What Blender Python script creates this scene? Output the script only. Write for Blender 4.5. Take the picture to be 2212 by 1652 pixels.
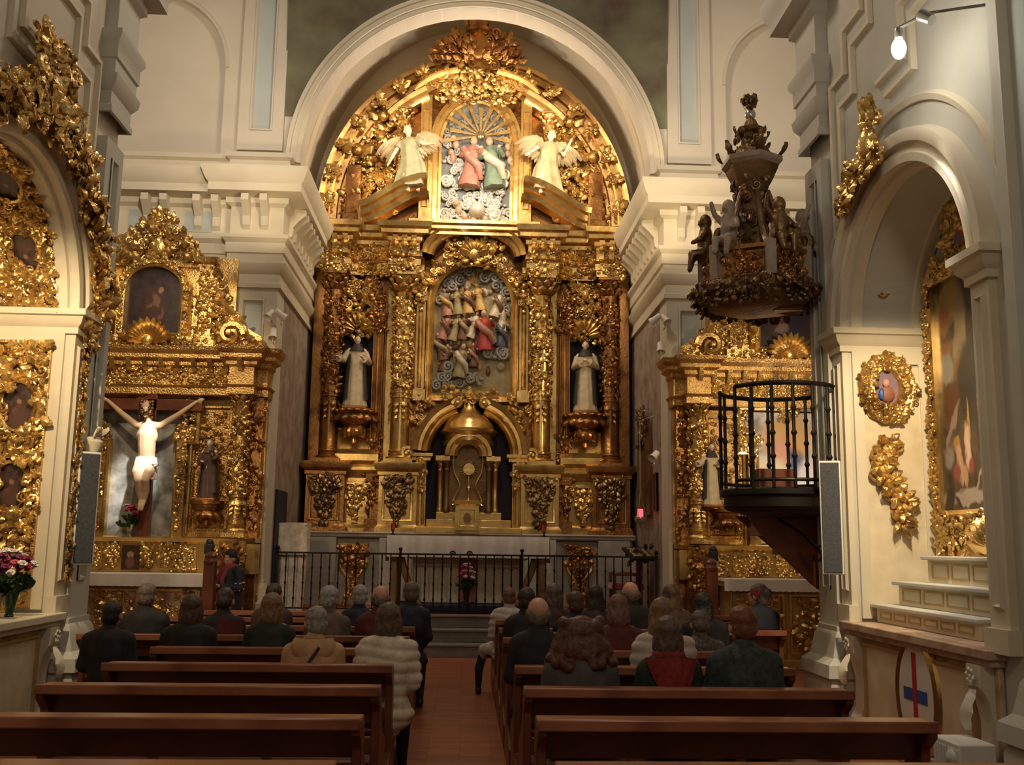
import bpy, math, random
from mathutils import Vector, Matrix, noise
for o in list(bpy.data.objects): bpy.data.objects.remove(o)
S = bpy.context.scene
COL = S.collection
PI = math.pi
sin, cos = math.sin, math.cos
rnd = random.Random(7)
V = Vector

# ---------------------------------------------------------------- camera
F, CX, CY, EYE = 2150.0, 1106.0, 826.0, 1.75
YAW, TILT, ROLL = math.atan(98/2150), math.atan(350/2150), 0.014
fw = V((sin(YAW)*cos(TILT), cos(YAW)*cos(TILT), sin(TILT)))
r_ = V((cos(YAW), -sin(YAW), 0)); u_ = r_.cross(fw)
rt = r_*cos(ROLL) + u_*sin(ROLL); up = u_*cos(ROLL) - r_*sin(ROLL)
cd = bpy.data.cameras.new('camera'); cam = bpy.data.objects.new('camera', cd); COL.objects.link(cam)
M = Matrix((rt, up, -fw)).transposed().to_4x4(); M.translation = (0, 0, EYE)
cam.matrix_world = M
cd.sensor_fit = 'HORIZONTAL'; cd.sensor_width = 36; cd.lens = 36*F/2212
cd.clip_start = 0.05; cd.clip_end = 200
S.camera = cam

def at(px, py, X=None, Y=None, Z=None):
    d = fw + rt*((px-CX)/F) - up*((py-CY)/F)
    t = X/d.x if X is not None else (Y/d.y if Y is not None else (Z-EYE)/d.z)
    return V((t*d.x, t*d.y, EYE+t*d.z))

# ---------------------------------------------------------------- world, exposure, room lamps, fill lights
S.view_settings.view_transform = 'Standard'; S.view_settings.look = 'None'
S.view_settings.exposure = 0.0; S.view_settings.gamma = 1.0; S.view_settings.use_curve_mapping = False
w = bpy.data.worlds.new('world'); S.world = w; w.use_nodes = True
w.node_tree.nodes['Background'].inputs[0].default_value = (1.0, 0.86, 0.68, 1)
w.node_tree.nodes['Background'].inputs[1].default_value = 0.085

WARM = (1.0, 0.76, 0.47); SOFT = (1.0, 0.83, 0.67); COOL = (1.0, 0.93, 0.84)
def lamp(name, loc, power, col=WARM, target=None, angle=60, blend=0.6, radius=0.08):
    l = bpy.data.lights.new(name, 'SPOT' if target is not None else 'POINT')
    l.energy = power; l.color = col; l.shadow_soft_size = radius
    o = bpy.data.objects.new(name, l); COL.objects.link(o); o.location = loc
    if target is not None:
        l.spot_size = math.radians(angle); l.spot_blend = blend
        o.rotation_euler = (V(target)-V(loc)).to_track_quat('-Z', 'Y').to_euler()
    return o
# unseen general fill lights, added behind the camera and above the frame
lamp('nave_fill', (0, -1.5, 7.5), 330, SOFT, radius=0.5)
lamp('crossing_fill', (0, 11.0, 11.0), 420, SOFT, radius=0.5)
# unseen lights added near the nave piers to brighten the upper transept walls
lamp('transept_wall_fill', (-3.2, 11.2, 7.9), 520, SOFT, (-5.2, 16.2, 8.6), 75, 0.8, 0.25)
lamp('transept_wall_fill', (3.2, 11.2, 7.9), 520, SOFT, (5.2, 16.2, 8.6), 75, 0.8, 0.25)
# chancel lamps: attic spots hidden behind the arch, vault and altar fills added
lamp('attic_spot', (-2.3, 16.75, 9.8), 330, WARM, (0.3, 19.3, 9.2), 95)
lamp('attic_spot', (2.4, 16.75, 9.8), 430, WARM, (-0.1, 19.3, 9.2), 95)
lamp('vault_fill', (0.1, 17.3, 9.3), 190, SOFT, radius=0.3)  # unseen point light added inside the chancel to brighten the vault
lamp('chancel_spot', (-2.75, 16.95, 5.7), 50, WARM, (0.6, 19.3, 3.9), 95)
lamp('chancel_spot', (2.95, 16.95, 5.7), 50, WARM, (-0.4, 19.3, 3.9), 95)
lamp('pedestal_spot', (-2.2, 18.2, 4.0), 26, WARM, (-2.2, 19.2, 3.0), 80)
lamp('pedestal_spot', (2.4, 18.2, 4.0), 26, WARM, (2.4, 19.2, 3.0), 80)
lamp('altar_fill', (0.1, 16.7, 7.8), 230, SOFT, (-0.2, 17.6, 1.7), 44, 0.8)  # added from the arch to lift the main altar cloth, no fixture there
# lamps of the transept altars
lamp('crucifix_spot', (-3.55, 13.2, 6.2), 2600, COOL, (-4.93, 15.4, 3.22), 11, 0.8)
lamp('left_altar_spot', (-4.3, 12.6, 6.4), 320, WARM, (-5.0, 15.7, 3.9), 75)
lamp('right_altar_spot', (4.9, 12.6, 4.6), 230, WARM, (4.9, 15.7, 3.6), 75)
lamp('right_picture_spot', (5.0, 14.6, 1.75), 120, COOL, (5.2, 15.9, 3.0), 75)
# lamps of the side chapels
lamp('right_chapel_spot', (3.5, 7.3, 4.2), 400, WARM, (4.2, 9.5, 2.3), 75, 0.7)
lamp('left_chapel_spot', (-3.45, 7.3, 4.4), 360, WARM, (-4.2, 9.5, 2.9), 85, 0.7)
# lamps that wash the cornices beside the chancel arch
lamp('cornice_spot', (-2.2, 14.3, 6.3), 100, WARM, (-3.4, 16.1, 7.6), 60)
lamp('cornice_spot', (2.3, 14.3, 6.3), 170, WARM, (3.3, 16.1, 7.5), 60)

# ---------------------------------------------------------------- object helpers
def tag(o, label=None, cat=None, group=None, kind=None):
    if label: o['label'] = label
    if cat: o['category'] = cat
    if group: o['group'] = group
    if kind: o['kind'] = kind
    return o
def thing(name, loc, label, cat, group=None, rz=0):
    o = bpy.data.objects.new(name, None); COL.objects.link(o)
    o.empty_display_size = 0.1
    o.location = loc; o.rotation_euler = (0, 0, rz)
    return tag(o, label, cat, group)
def base_mat(o):
    m = Matrix.Translation(o.location) @ o.rotation_euler.to_matrix().to_4x4()
    if o.parent: m = base_mat(o.parent) @ o.matrix_parent_inverse @ m
    return m
def copy_tree(o, parent=None):
    c = o.copy(); COL.objects.link(c)
    if parent is not None: c.parent = parent
    for ch in list(o.children): copy_tree(ch, c)
    return c

class MB:
    """collects faces; build() links them as ONE mesh object"""
    def __init__(s, T=None): s.v = []; s.f = []; s.k = []; s.mi = 0; s.T = T
    def add(s, vs, fs, T=None):
        n = len(s.v)
        A = (s.T @ T) if (s.T is not None and T is not None) else (s.T if s.T is not None else T)
        if A is not None: vs = [A @ V(p) for p in vs]
        s.v.extend(tuple(p) for p in vs)
        s.f.extend([i+n for i in f] for f in fs); s.k.extend([s.mi]*len(fs))
    def box(s, x0, x1, y0, y1, z0, z1, T=None):
        s.add([(x0,y0,z0),(x1,y0,z0),(x1,y1,z0),(x0,y1,z0),(x0,y0,z1),(x1,y0,z1),(x1,y1,z1),(x0,y1,z1)],
              [(0,3,2,1),(4,5,6,7),(0,1,5,4),(1,2,6,5),(2,3,7,6),(3,0,4,7)], T)
    def prism(s, pts, y0, y1, T=None):      # outline in XZ, extruded in Y
        n = len(pts)
        s.add([(x,y0,z) for x,z in pts]+[(x,y1,z) for x,z in pts],
              [list(range(n)), list(range(2*n-1,n-1,-1))]+[(i,n+i,n+(i+1)%n,(i+1)%n) for i in range(n)], T)
    def lathe(s, prof, seg=20, a0=0, a1=2*PI, T=None, fr=None, cap=True):   # prof (r,z)
        closed = abs(a1-a0-2*PI) < 1e-6
        na = seg if closed else seg+1
        vs = []
        for r, z in prof:
            for i in range(na):
                a = a0+(a1-a0)*i/seg
                q = r if fr is None else r*fr(a, z)
                vs.append((q*cos(a), q*sin(a), z))
        fs = []
        for j in range(len(prof)-1):
            for i in range(seg):
                k = (i+1) % na if closed else i+1
                fs.append((j*na+i, j*na+k, (j+1)*na+k, (j+1)*na+i))
        if cap and closed:
            fs.append(list(range(na))[::-1]); fs.append(list(range((len(prof)-1)*na, len(prof)*na)))
        s.add(vs, fs, T)
    def tube(s, pts, r, n=8, T=None, cap=True):
        pts = [V(p) for p in pts]; m = len(pts)
        rs = r if isinstance(r, (list, tuple)) else [r]*m
        up0 = V((0,0,1)); vs = []; prev = None
        for i, p in enumerate(pts):
            t = (pts[min(i+1,m-1)]-pts[max(i-1,0)])
            if t.length < 1e-9: t = V((0,0,1))
            t.normalize()
            if prev is None:
                a = up0 if abs(t.dot(up0)) < 0.9 else V((1,0,0))
                prev = (a - t*a.dot(t)).normalized()
            else:
                prev = prev - t*prev.dot(t)
                if prev.length < 1e-6: prev = t.orthogonal()
                prev.normalize()
            b = t.cross(prev)
            for k in range(n):
                an = 2*PI*k/n
                vs.append(p + (prev*cos(an) + b*sin(an))*rs[i])
        fs = [(i*n+k, i*n+(k+1)%n, (i+1)*n+(k+1)%n, (i+1)*n+k) for i in range(m-1) for k in range(n)]
        if cap: fs += [list(range(n))[::-1], list(range((m-1)*n, m*n))]
        s.add(vs, fs, T)
    def ball(s, c, r, seg=12, rings=8, T=None):
        r = (r, r, r) if not isinstance(r, (tuple, list)) else r
        A = Matrix.Translation(c)
        if T is not None: A = T @ A
        vs = [(0,0,r[2])]
        for j in range(1, rings):
            t = PI*j/rings
            for i in range(seg):
                a = 2*PI*i/seg
                vs.append((r[0]*sin(t)*cos(a), r[1]*sin(t)*sin(a), r[2]*cos(t)))
        vs.append((0,0,-r[2])); L = len(vs)-1
        fs = [(0, 1+i, 1+(i+1)%seg) for i in range(seg)]
        for j in range(rings-2):
            for i in range(seg):
                a = 1+j*seg+i; b = 1+j*seg+(i+1)%seg
                fs.append((a, a+seg, b+seg, b))
        q = 1+(rings-2)*seg
        fs += [(L, q+(i+1)%seg, q+i) for i in range(seg)]
        s.add(vs, fs, A)
    def sweep(s, prof, path, closed=False, T=None):   # prof (out,z); path in XY, 'out' is to the right of travel
        n = len(path); P = [V((p[0], p[1])) for p in path]; vs = []
        for i in range(n):
            if closed: a, b = P[i-1], P[(i+1) % n]
            else: a, b = P[max(i-1,0)], P[min(i+1,n-1)]
            d1 = (P[i]-a) if (P[i]-a).length > 1e-9 else (b-P[i])
            d2 = (b-P[i]) if (b-P[i]).length > 1e-9 else (P[i]-a)
            d1.normalize(); d2.normalize()
            n1 = V((d1.y, -d1.x)); n2 = V((d2.y, -d2.x))
            mm = (n1+n2); mm = mm/(mm.length_squared)*2 if mm.length > 1e-6 else n1
            for o, z in prof:
                q = P[i]+mm*o
                vs.append((q.x, q.y, z))
        m = len(prof)
        fs = [(i*m+j, ((i+1)%n)*m+j, ((i+1)%n)*m+j+1, i*m+j+1) for i in range(n if closed else n-1) for j in range(m-1)]
        s.add(vs, fs, T)
    def arch(s, prof, cx, cz, rx, rz, y, a0=0, a1=PI, n=32, T=None):  # prof (dr, dy)
        vs = []; m = len(prof)
        for i in range(n+1):
            a = a0+(a1-a0)*i/n
            for dr, dy in prof: vs.append((cx+(rx+dr)*cos(a), y+dy, cz+(rz+dr)*sin(a)))
        fs = [(i*m+j, i*m+j+1, (i+1)*m+j+1, (i+1)*m+j) for i in range(n) for j in range(m-1)]
        s.add(vs, fs, T)
    def frame_run(s, pts, prof, y, T=None, closed=True):  # moulding along an outline in the XZ plane, prof (offset to the left of travel, dy)
        n = len(pts); P = [V(p) for p in pts]; vs = []; m = len(prof)
        for i in range(n):
            if closed: a, b = P[i-1], P[(i+1) % n]
            else: a, b = P[max(i-1,0)], P[min(i+1,n-1)]
            d1 = (P[i]-a) if (P[i]-a).length > 1e-9 else (b-P[i])
            d2 = (b-P[i]) if (b-P[i]).length > 1e-9 else (P[i]-a)
            d1 = d1.normalized(); d2 = d2.normalized()
            n1 = V((-d1.y, d1.x)); n2 = V((-d2.y, d2.x)); mm = n1+n2
            mm = mm/mm.length_squared*2 if mm.length > 0.3 else n1
            for o, dy in prof:
                q = P[i]+mm*o; vs.append((q.x, y+dy, q.y))
        fs = [(i*m+j, ((i+1)%n)*m+j, ((i+1)%n)*m+j+1, i*m+j+1) for i in range(n if closed else n-1) for j in range(m-1)]
        s.add(vs, fs, T)
    def grid(s, fn, nu, nv, T=None):
        vs = [fn(i/nu, j/nv) for j in range(nv+1) for i in range(nu+1)]
        fs = [(j*(nu+1)+i, j*(nu+1)+i+1, (j+1)*(nu+1)+i+1, (j+1)*(nu+1)+i) for j in range(nv) for i in range(nu)]
        s.add(vs, fs, T)
    # ---- carved ornament
    def leaf(s, p, d, n, L, W, curl=0.6):
        d = V(d).normalized(); n = V(n); n = (n-d*n.dot(d)).normalized(); x = d.cross(n); p = V(p)
        vs = []; NT = 6
        for j in range(NT+1):
            t = j/NT
            wd = W*0.5*(sin(PI*min(1, 0.12+0.88*t)**0.85))**0.8*(1+0.22*sin(t*PI*5)) + 0.004
            h = L*(0.10+0.30*sin(PI*t*0.9) + curl*0.35*t**3); f = L*(t - curl*0.25*t**4)
            for i in (-1, -0.5, 0, 0.5, 1):
                vs.append(p + d*f + x*(wd*i) + n*(h*(1-0.45*i*i) - (0.03*L if abs(i) == 0.5 else 0)))
        fs = [(j*5+i, j*5+i+1, (j+1)*5+i+1, (j+1)*5+i) for j in range(NT) for i in range(4)]
        s.add(vs, fs)
    def curl(s, p, d, n, R, r, turns=1.4, hand=1, seg=16):
        d = V(d).normalized(); n = V(n); n = (n-d*n.dot(d)).normalized(); x = d.cross(n)*hand; p = V(p)
        pts = []; rs = []
        for i in range(seg+1):
            t = i/seg; a = t*turns*2*PI; q = R*(1-0.82*t)
            pts.append(p + x*(R - q*cos(a)) + d*(q*sin(a)) + n*(r*0.6+r*0.7*t)); rs.append(r*(1-0.55*t))
        s.tube(pts, rs, 6)
        s.ball(pts[-1], r*0.95, 6, 4)
    def knob(s, p, r): s.ball(p, r, 7, 5)
    def rosette(s, p, n, R, k=8):
        n = V(n).normalized(); a = n.orthogonal().normalized(); b = n.cross(a)
        for i in range(k):
            q = a*cos(2*PI*i/k)+b*sin(2*PI*i/k)
            s.leaf(V(p)+q*R*0.18, q, n, R*0.85, R*0.75, 0.5)
        s.ball(V(p)+n*R*0.15, R*0.24, 8, 6)
    def scatter(s, fn, cnt, size, updir=None):
        """fn() gives (point, normal, direction or None); mixes leaves, scrolls and buds"""
        cnt = int(cnt*1.9); size *= 0.74
        for _ in range(cnt):
            p, n, d = fn()
            n = V(n)
            if d is None:
                d = n.orthogonal(); d.rotate(Matrix.Rotation(rnd.uniform(0, 2*PI), 3, n))
            z = size*rnd.uniform(0.65, 1.35); c = rnd.random()
            if c < 0.62: s.leaf(p, d, n, z, z*rnd.uniform(0.45, 0.7), rnd.uniform(0.3, 1.0))
            elif c < 0.88: s.curl(p, d, n, z*0.42, z*0.13, rnd.uniform(1.0, 1.6), rnd.choice((-1, 1)), 12)
            else: s.knob(V(p)+n*z*0.1, z*0.2)
    def build(s, name, mats, parent=None, smooth=0.7, bevel=0, sub=0):
        me = bpy.data.meshes.new(name); me.from_pydata(s.v, [], s.f)
        mats = mats if isinstance(mats, (list, tuple)) else [mats]
        for m in mats: me.materials.append(m)
        if len(mats) > 1: me.polygons.foreach_set('material_index', s.k)
        me.validate()
        if smooth:
            me.polygons.foreach_set('use_smooth', [True]*len(me.polygons))
            me.set_sharp_from_angle(angle=smooth)
        me.update()
        o = bpy.data.objects.new(name, me); COL.objects.link(o)
        if parent is not None:
            o.parent = parent; o.matrix_parent_inverse = base_mat(parent).inverted()
        if bevel:
            b = o.modifiers.new('bevel', 'BEVEL'); b.width = bevel; b.segments = 2; b.limit_method = 'ANGLE'
        if sub:
            b = o.modifiers.new('sub', 'SUBSURF'); b.levels = sub; b.render_levels = sub
        return o

def blob(parts, voxel, name='blob', smooth=3):
    """parts: ('c', points, radii) chains or ('e', centre, radii[, matrix]); fused into ONE continuous skin"""
    m = MB()
    for p in parts:
        if p[0] == 'c':
            pts = [V(q) for q in p[1]]; rs = p[2]
            m.tube(pts, rs, 12)
            for q, r in zip(pts, rs): m.ball(q, r, 12, 8)
        elif p[0] == 'e': m.ball(p[1], p[2], 18, 12, p[3] if len(p) > 3 else None)
        elif p[0] == 'm': p[1](m)
    o = m.build(name, [], None, 0)
    r = o.modifiers.new('r', 'REMESH'); r.mode = 'VOXEL'; r.voxel_size = voxel
    if smooth:
        q = o.modifiers.new('s', 'SMOOTH'); q.iterations = smooth; q.factor = 0.5
    dg = bpy.context.evaluated_depsgraph_get(); dg.update()
    me = bpy.data.meshes.new_from_object(o.evaluated_get(dg))
    old = o.data; bpy.data.objects.remove(o); bpy.data.meshes.remove(old)
    me.name = name
    me.polygons.foreach_set('use_smooth', [True]*len(me.polygons))
    return me
def mobj(name, me, mats, parent, T=None):
    if T is not None: me.transform(T)
    me.materials.clear()
    for m in (mats if isinstance(mats, (list, tuple)) else [mats]): me.materials.append(m)
    o = bpy.data.objects.new(name, me); COL.objects.link(o)
    if parent is not None:
        o.parent = parent; o.matrix_parent_inverse = base_mat(parent).inverted()
    return o

# ---------------------------------------------------------------- materials
def new_mat(name):
    m = bpy.data.materials.new(name); m.use_nodes = True
    return m, m.node_tree.nodes, m.node_tree.links, m.node_tree.nodes['Principled BSDF']
def simple(name, col, rough=0.6, metal=0.0, var=0.12, scale=6.0, bump=0.0, bscale=40, col2=None, sheen=0, det=4):
    m, N, L, b = new_mat(name)
    b.inputs['Roughness'].default_value = rough; b.inputs['Metallic'].default_value = metal
    tc = N.new('ShaderNodeTexCoord'); nz = N.new('ShaderNodeTexNoise')
    nz.inputs['Scale'].default_value = scale; nz.inputs['Detail'].default_value = det
    L.new(tc.outputs['Object'], nz.inputs['Vector'])
    cr = N.new('ShaderNodeValToRGB'); c2 = col2 or tuple(c*(1-var*2) for c in col)
    cr.color_ramp.elements[0].position = 0.32; cr.color_ramp.elements[1].position = 0.68
    cr.color_ramp.elements[0].color = (*c2, 1); cr.color_ramp.elements[1].color = (*col, 1)
    L.new(nz.outputs['Fac'], cr.inputs[0]); L.new(cr.outputs[0], b.inputs['Base Color'])
    if bump:
        n2 = N.new('ShaderNodeTexNoise'); n2.inputs['Scale'].default_value = bscale; n2.inputs['Detail'].default_value = 3
        L.new(tc.outputs['Object'], n2.inputs['Vector'])
        bp = N.new('ShaderNodeBump'); bp.inputs['Strength'].default_value = bump; bp.inputs['Distance'].default_value = 0.02
        L.new(n2.outputs['Fac'], bp.inputs['Height']); L.new(bp.outputs[0], b.inputs['Normal'])
    if sheen: b.inputs['Sheen Weight'].default_value = sheen
    return m
def gold_mat(name, col=(0.78, 0.53, 0.19), dark=(0.20, 0.095, 0.032), rough=0.30, bump=0.35, scale=45):
    m = simple(name, col, rough, 0.9, 0, 3.5, bump, scale, dark, det=6)
    cr = [n for n in m.node_tree.nodes if n.type == 'VALTORGB'][0]
    cr.color_ramp.elements[0].position = 0.22; cr.color_ramp.elements[1].position = 0.55
    return m
GOLD = gold_mat('gilded_carving'); GOLDF = gold_mat('gilded_moulding', (0.80, 0.55, 0.20), (0.36, 0.19, 0.06), 0.27, 0.12, 14)
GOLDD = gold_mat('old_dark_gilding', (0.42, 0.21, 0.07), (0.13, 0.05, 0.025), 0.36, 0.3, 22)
GOLDP = gold_mat('punched_gold_ground', (0.70, 0.45, 0.17), (0.32, 0.16, 0.055), 0.36, 0.9, 40)
BROWN = gold_mat('brown_walnut_gilt', (0.25, 0.155, 0.075), (0.085, 0.045, 0.027), 0.42, 0.3, 25)
PLASTER = simple('cream_plaster', (0.66, 0.60, 0.48), 0.75, 0, 0.05, 1.2, 0.06, 30)
CREAM = simple('cream_stucco', (0.70, 0.63, 0.47), 0.6, 0, 0.05, 2.0, 0.05, 25)
BLUE = simple('pale_blue_panel', (0.49, 0.54, 0.51), 0.7, 0, 0.05, 2.0)
GREYW = simple('grey_green_plaster', (0.57, 0.56, 0.48), 0.75, 0, 0.05, 1.5, 0.06, 30)
MARBLE = simple('ivory_marbled_panel', (0.76, 0.67, 0.47), 0.4, 0, 0.07, 5.0, 0, 1, (0.62, 0.53, 0.36), det=8)
PINKM = simple('rosy_marbled_stone', (0.60, 0.47, 0.34), 0.4, 0, 0, 6, 0, 1, (0.36, 0.2, 0.12), det=8)
OCHRE = simple('ochre_gold_paint', (0.55, 0.38, 0.15), 0.45, 0.4, 0.1, 8)
WOOD = simple('dark_varnished_pine', (0.20, 0.062, 0.026), 0.34, 0, 0, 3, 0, 1, (0.10, 0.028, 0.014), det=6)
WOODT = simple('worn_ledge_wood', (0.42, 0.17, 0.085), 0.28, 0, 0, 2.5, 0, 1, (0.17, 0.05, 0.024), det=6)
WOODL = simple('light_oak', (0.33, 0.17, 0.06), 0.4, 0, 0.15, 5)
IRON = simple('black_iron', (0.025, 0.02, 0.018), 0.45, 0.7, 0.1, 20)
BRONZE = simple('bronzed_iron', (0.10, 0.065, 0.03), 0.4, 0.8, 0.2, 20)
STEP = simple('grey_stone_step', (0.17, 0.145, 0.12), 0.6, 0, 0.15, 5, 0.1, 40)
CARPET = simple('red_carpet', (0.30, 0.085, 0.035), 0.9, 0, 0.15, 12)
CLOTH = simple('white_altar_linen', (0.80, 0.75, 0.68), 0.8, 0, 0.05, 10, 0.15, 60)
DRAPE = simple('cream_stone_drape', (0.85, 0.75, 0.60), 0.7, 0, 0.16, 11, 0.25, 30)
STONEB = simple('grey_marble_base', (0.42, 0.39, 0.33), 0.5, 0, 0.12, 4)
CHANCEL = simple('brown_marbled_plaster', (0.42, 0.35, 0.28), 0.7, 0, 0, 3.5, 0, 1, (0.24, 0.17, 0.13), det=8)
BLACK = simple('black_plastic', (0.02, 0.019, 0.022), 0.5, 0, 0.1, 20)
SPK = simple('dark_grey_grille', (0.075, 0.08, 0.085), 0.7, 0, 0.25, 60)
WHITE = simple('white_paint', (0.8, 0.78, 0.72), 0.5, 0, 0.04, 5)
SKIN = simple('skin', (0.56, 0.30, 0.20), 0.5, 0, 0.08, 12)
PALE = simple('pale_carved_flesh', (0.80, 0.66, 0.50), 0.5, 0, 0.08, 8)
RED = simple('red_paint', (0.55, 0.03, 0.03), 0.5, 0, 0.1, 10)
BLUEP = simple('blue_paint', (0.035, 0.12, 0.40), 0.5, 0, 0.1, 10)
NAVY = simple('dark_navy_carpet', (0.02, 0.022, 0.05), 0.9, 0, 0.15, 20)
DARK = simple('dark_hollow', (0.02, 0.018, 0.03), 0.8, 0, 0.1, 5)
SLATE = simple('silvered_slate_backing', (0.52, 0.52, 0.49), 0.45, 0.2, 0, 5, 0.3, 12, (0.13, 0.13, 0.13), det=6)
GREEN = simple('leaf_green', (0.03, 0.075, 0.025), 0.6, 0, 0.25, 20)
def floor_mat():
    m, N, L, b = new_mat('parquet_floor')
    tc = N.new('ShaderNodeTexCoord'); mp = N.new('ShaderNodeMapping'); mp.inputs['Rotation'].default_value = (0, 0, 0)
    L.new(tc.outputs['Object'], mp.inputs['Vector'])
    br = N.new('ShaderNodeTexBrick'); br.inputs['Scale'].default_value = 1.0
    br.inputs['Brick Width'].default_value = 0.55; br.inputs['Row Height'].default_value = 0.09; br.inputs['Mortar Size'].default_value = 0.003
    br.inputs['Color1'].default_value = (0.36, 0.115, 0.05, 1); br.inputs['Color2'].default_value = (0.25, 0.075, 0.034, 1)
    br.inputs['Mortar'].default_value = (0.06, 0.025, 0.012, 1)
    L.new(mp.outputs[0], br.inputs['Vector']); L.new(br.outputs['Color'], b.inputs['Base Color'])
    b.inputs['Roughness'].default_value = 0.33
    return m
FLOOR = floor_mat()
def paint_mat(name, base, blobs, rough=0.35, distort=0.08, nscale=7.0):
    """picture painted on a flat canvas: soft brushed patches (u, v, ru, rv, turn, colour) over a ground, in UV space"""
    m, N, L, b = new_mat(name)
    b.inputs['Roughness'].default_value = rough
    uv = N.new('ShaderNodeUVMap'); nz = N.new('ShaderNodeTexNoise'); nz.inputs['Scale'].default_value = nscale; nz.inputs['Detail'].default_value = 5
    L.new(uv.outputs[0], nz.inputs['Vector'])
    sb = N.new('ShaderNodeVectorMath'); sb.operation = 'SUBTRACT'; sb.inputs[1].default_value = (0.5, 0.5, 0.5); L.new(nz.outputs['Color'], sb.inputs[0])
    sc = N.new('ShaderNodeVectorMath'); sc.operation = 'SCALE'; sc.inputs['Scale'].default_value = distort*2; L.new(sb.outputs[0], sc.inputs[0])
    ad = N.new('ShaderNodeVectorMath'); L.new(uv.outputs[0], ad.inputs[0]); L.new(sc.outputs[0], ad.inputs[1])
    cr = N.new('ShaderNodeValToRGB'); cr.color_ramp.elements[0].color = (*[c*0.45 for c in base], 1); cr.color_ramp.elements[1].color = (*[min(1, c*1.5) for c in base], 1)
    cr.color_ramp.elements[0].position = 0.3; cr.color_ramp.elements[1].position = 0.7
    L.new(nz.outputs['Fac'], cr.inputs[0]); last = cr.outputs[0]
    for (u, v, ru, rv, tn, c) in blobs:
        mp = N.new('ShaderNodeMapping'); mp.vector_type = 'TEXTURE'
        mp.inputs['Location'].default_value = (u, v, 0); mp.inputs['Rotation'].default_value = (0, 0, tn); mp.inputs['Scale'].default_value = (ru, rv, 1)
        L.new(ad.outputs[0], mp.inputs['Vector'])
        sx = N.new('ShaderNodeVectorMath'); sx.operation = 'MULTIPLY'; sx.inputs[1].default_value = (1, 1, 0); L.new(mp.outputs[0], sx.inputs[0])
        ln = N.new('ShaderNodeVectorMath'); ln.operation = 'LENGTH'; L.new(sx.outputs[0], ln.inputs[0])
        mr = N.new('ShaderNodeMapRange'); mr.inputs['From Min'].default_value = 1.15; mr.inputs['From Max'].default_value = 0.75
        L.new(ln.outputs['Value'], mr.inputs['Value'])
        mx = N.new('ShaderNodeMix'); mx.data_type = 'RGBA'; L.new(mr.outputs[0], mx.inputs[0]); L.new(last, mx.inputs[6]); mx.inputs[7].default_value = (*c, 1)
        last = mx.outputs[2]
    L.new(last, b.inputs['Base Color'])
    return m
def canvas(name, outline, y, mat, parent, T=None, depth=0.02):
    """flat painted panel with an outline in XZ, UV 0..1 over its box"""
    m = MB(T); m.prism(outline, y, y+depth)
    o = m.build(name, mat, parent, 0)
    xs = [p[0] for p in outline]; zs = [p[1] for p in outline]
    uvl = o.data.uv_layers.new(name='UVMap')
    n = len(outline)
    for poly in o.data.polygons:
        for li in poly.loop_indices:
            x, z = outline[o.data.loops[li].vertex_index % n]
            uvl.data[li].uv = ((x-min(xs))/(max(xs)-min(xs)), (z-min(zs))/(max(zs)-min(zs)))
    return o
def arch_outline(cx, half, z0, zs, rz, n=20):
    return [(cx-half, z0), (cx+half, z0)] + [(cx+half*cos(PI*i/n), zs+rz*sin(PI*i/n)) for i in range(n+1)]
def oval(cx, cz, rx, rz, n=28): return [(cx+rx*cos(2*PI*i/n), cz+rz*sin(2*PI*i/n)) for i in range(n)]
def glow(name, col, strength):
    m, N, L, b = new_mat(name)
    b.inputs['Base Color'].default_value = (*col, 1); b.inputs['Emission Color'].default_value = (*col, 1); b.inputs['Emission Strength'].default_value = strength
    return m

# ================================================================ the setting
XC = 0.08; CHW = 3.22                     # chancel axis and half width
XL, XR = -3.85, 3.80                      # nave walls
YP, YE = 10.45, 16.2                       # end of the nave walls, east wall of the transept
def struct(name, mb, mats, smooth=0.6, bevel=0):
    return tag(mb.build(name, mats, None, smooth, bevel), kind='structure')
TR = Matrix.Translation((XR, 0, 0)) @ Matrix.Rotation(-PI/2, 4, 'Z')   # local x -> -Y, local y -> into right wall
TL = Matrix.Translation((XL, 0, 0)) @ Matrix.Rotation(PI/2, 4, 'Z')    # local x -> +Y, local y -> into left wall

m = MB(); m.box(-7.6, 7.6, -2.0, 16.0, -0.1, 0.0)
struct('floor', m, FLOOR)
m = MB()
for k in range(3): m.box(-3.13, 3.29, 16.0+0.34*k, 16.8, 0.2*k, 0.2*(k+1)-0.035); m.box(-3.13, 3.29, 15.97+0.34*k, 16.8, 0.2*(k+1)-0.035, 0.2*(k+1))
struct('trim_1', m, STEP, 0.6, 0.008)                               # the three steps up to the chancel
m = MB(); m.box(-3.13, 3.29, 16.8, 20.2, 0.0, 0.6)
struct('floor_chancel', m, CARPET)

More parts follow.
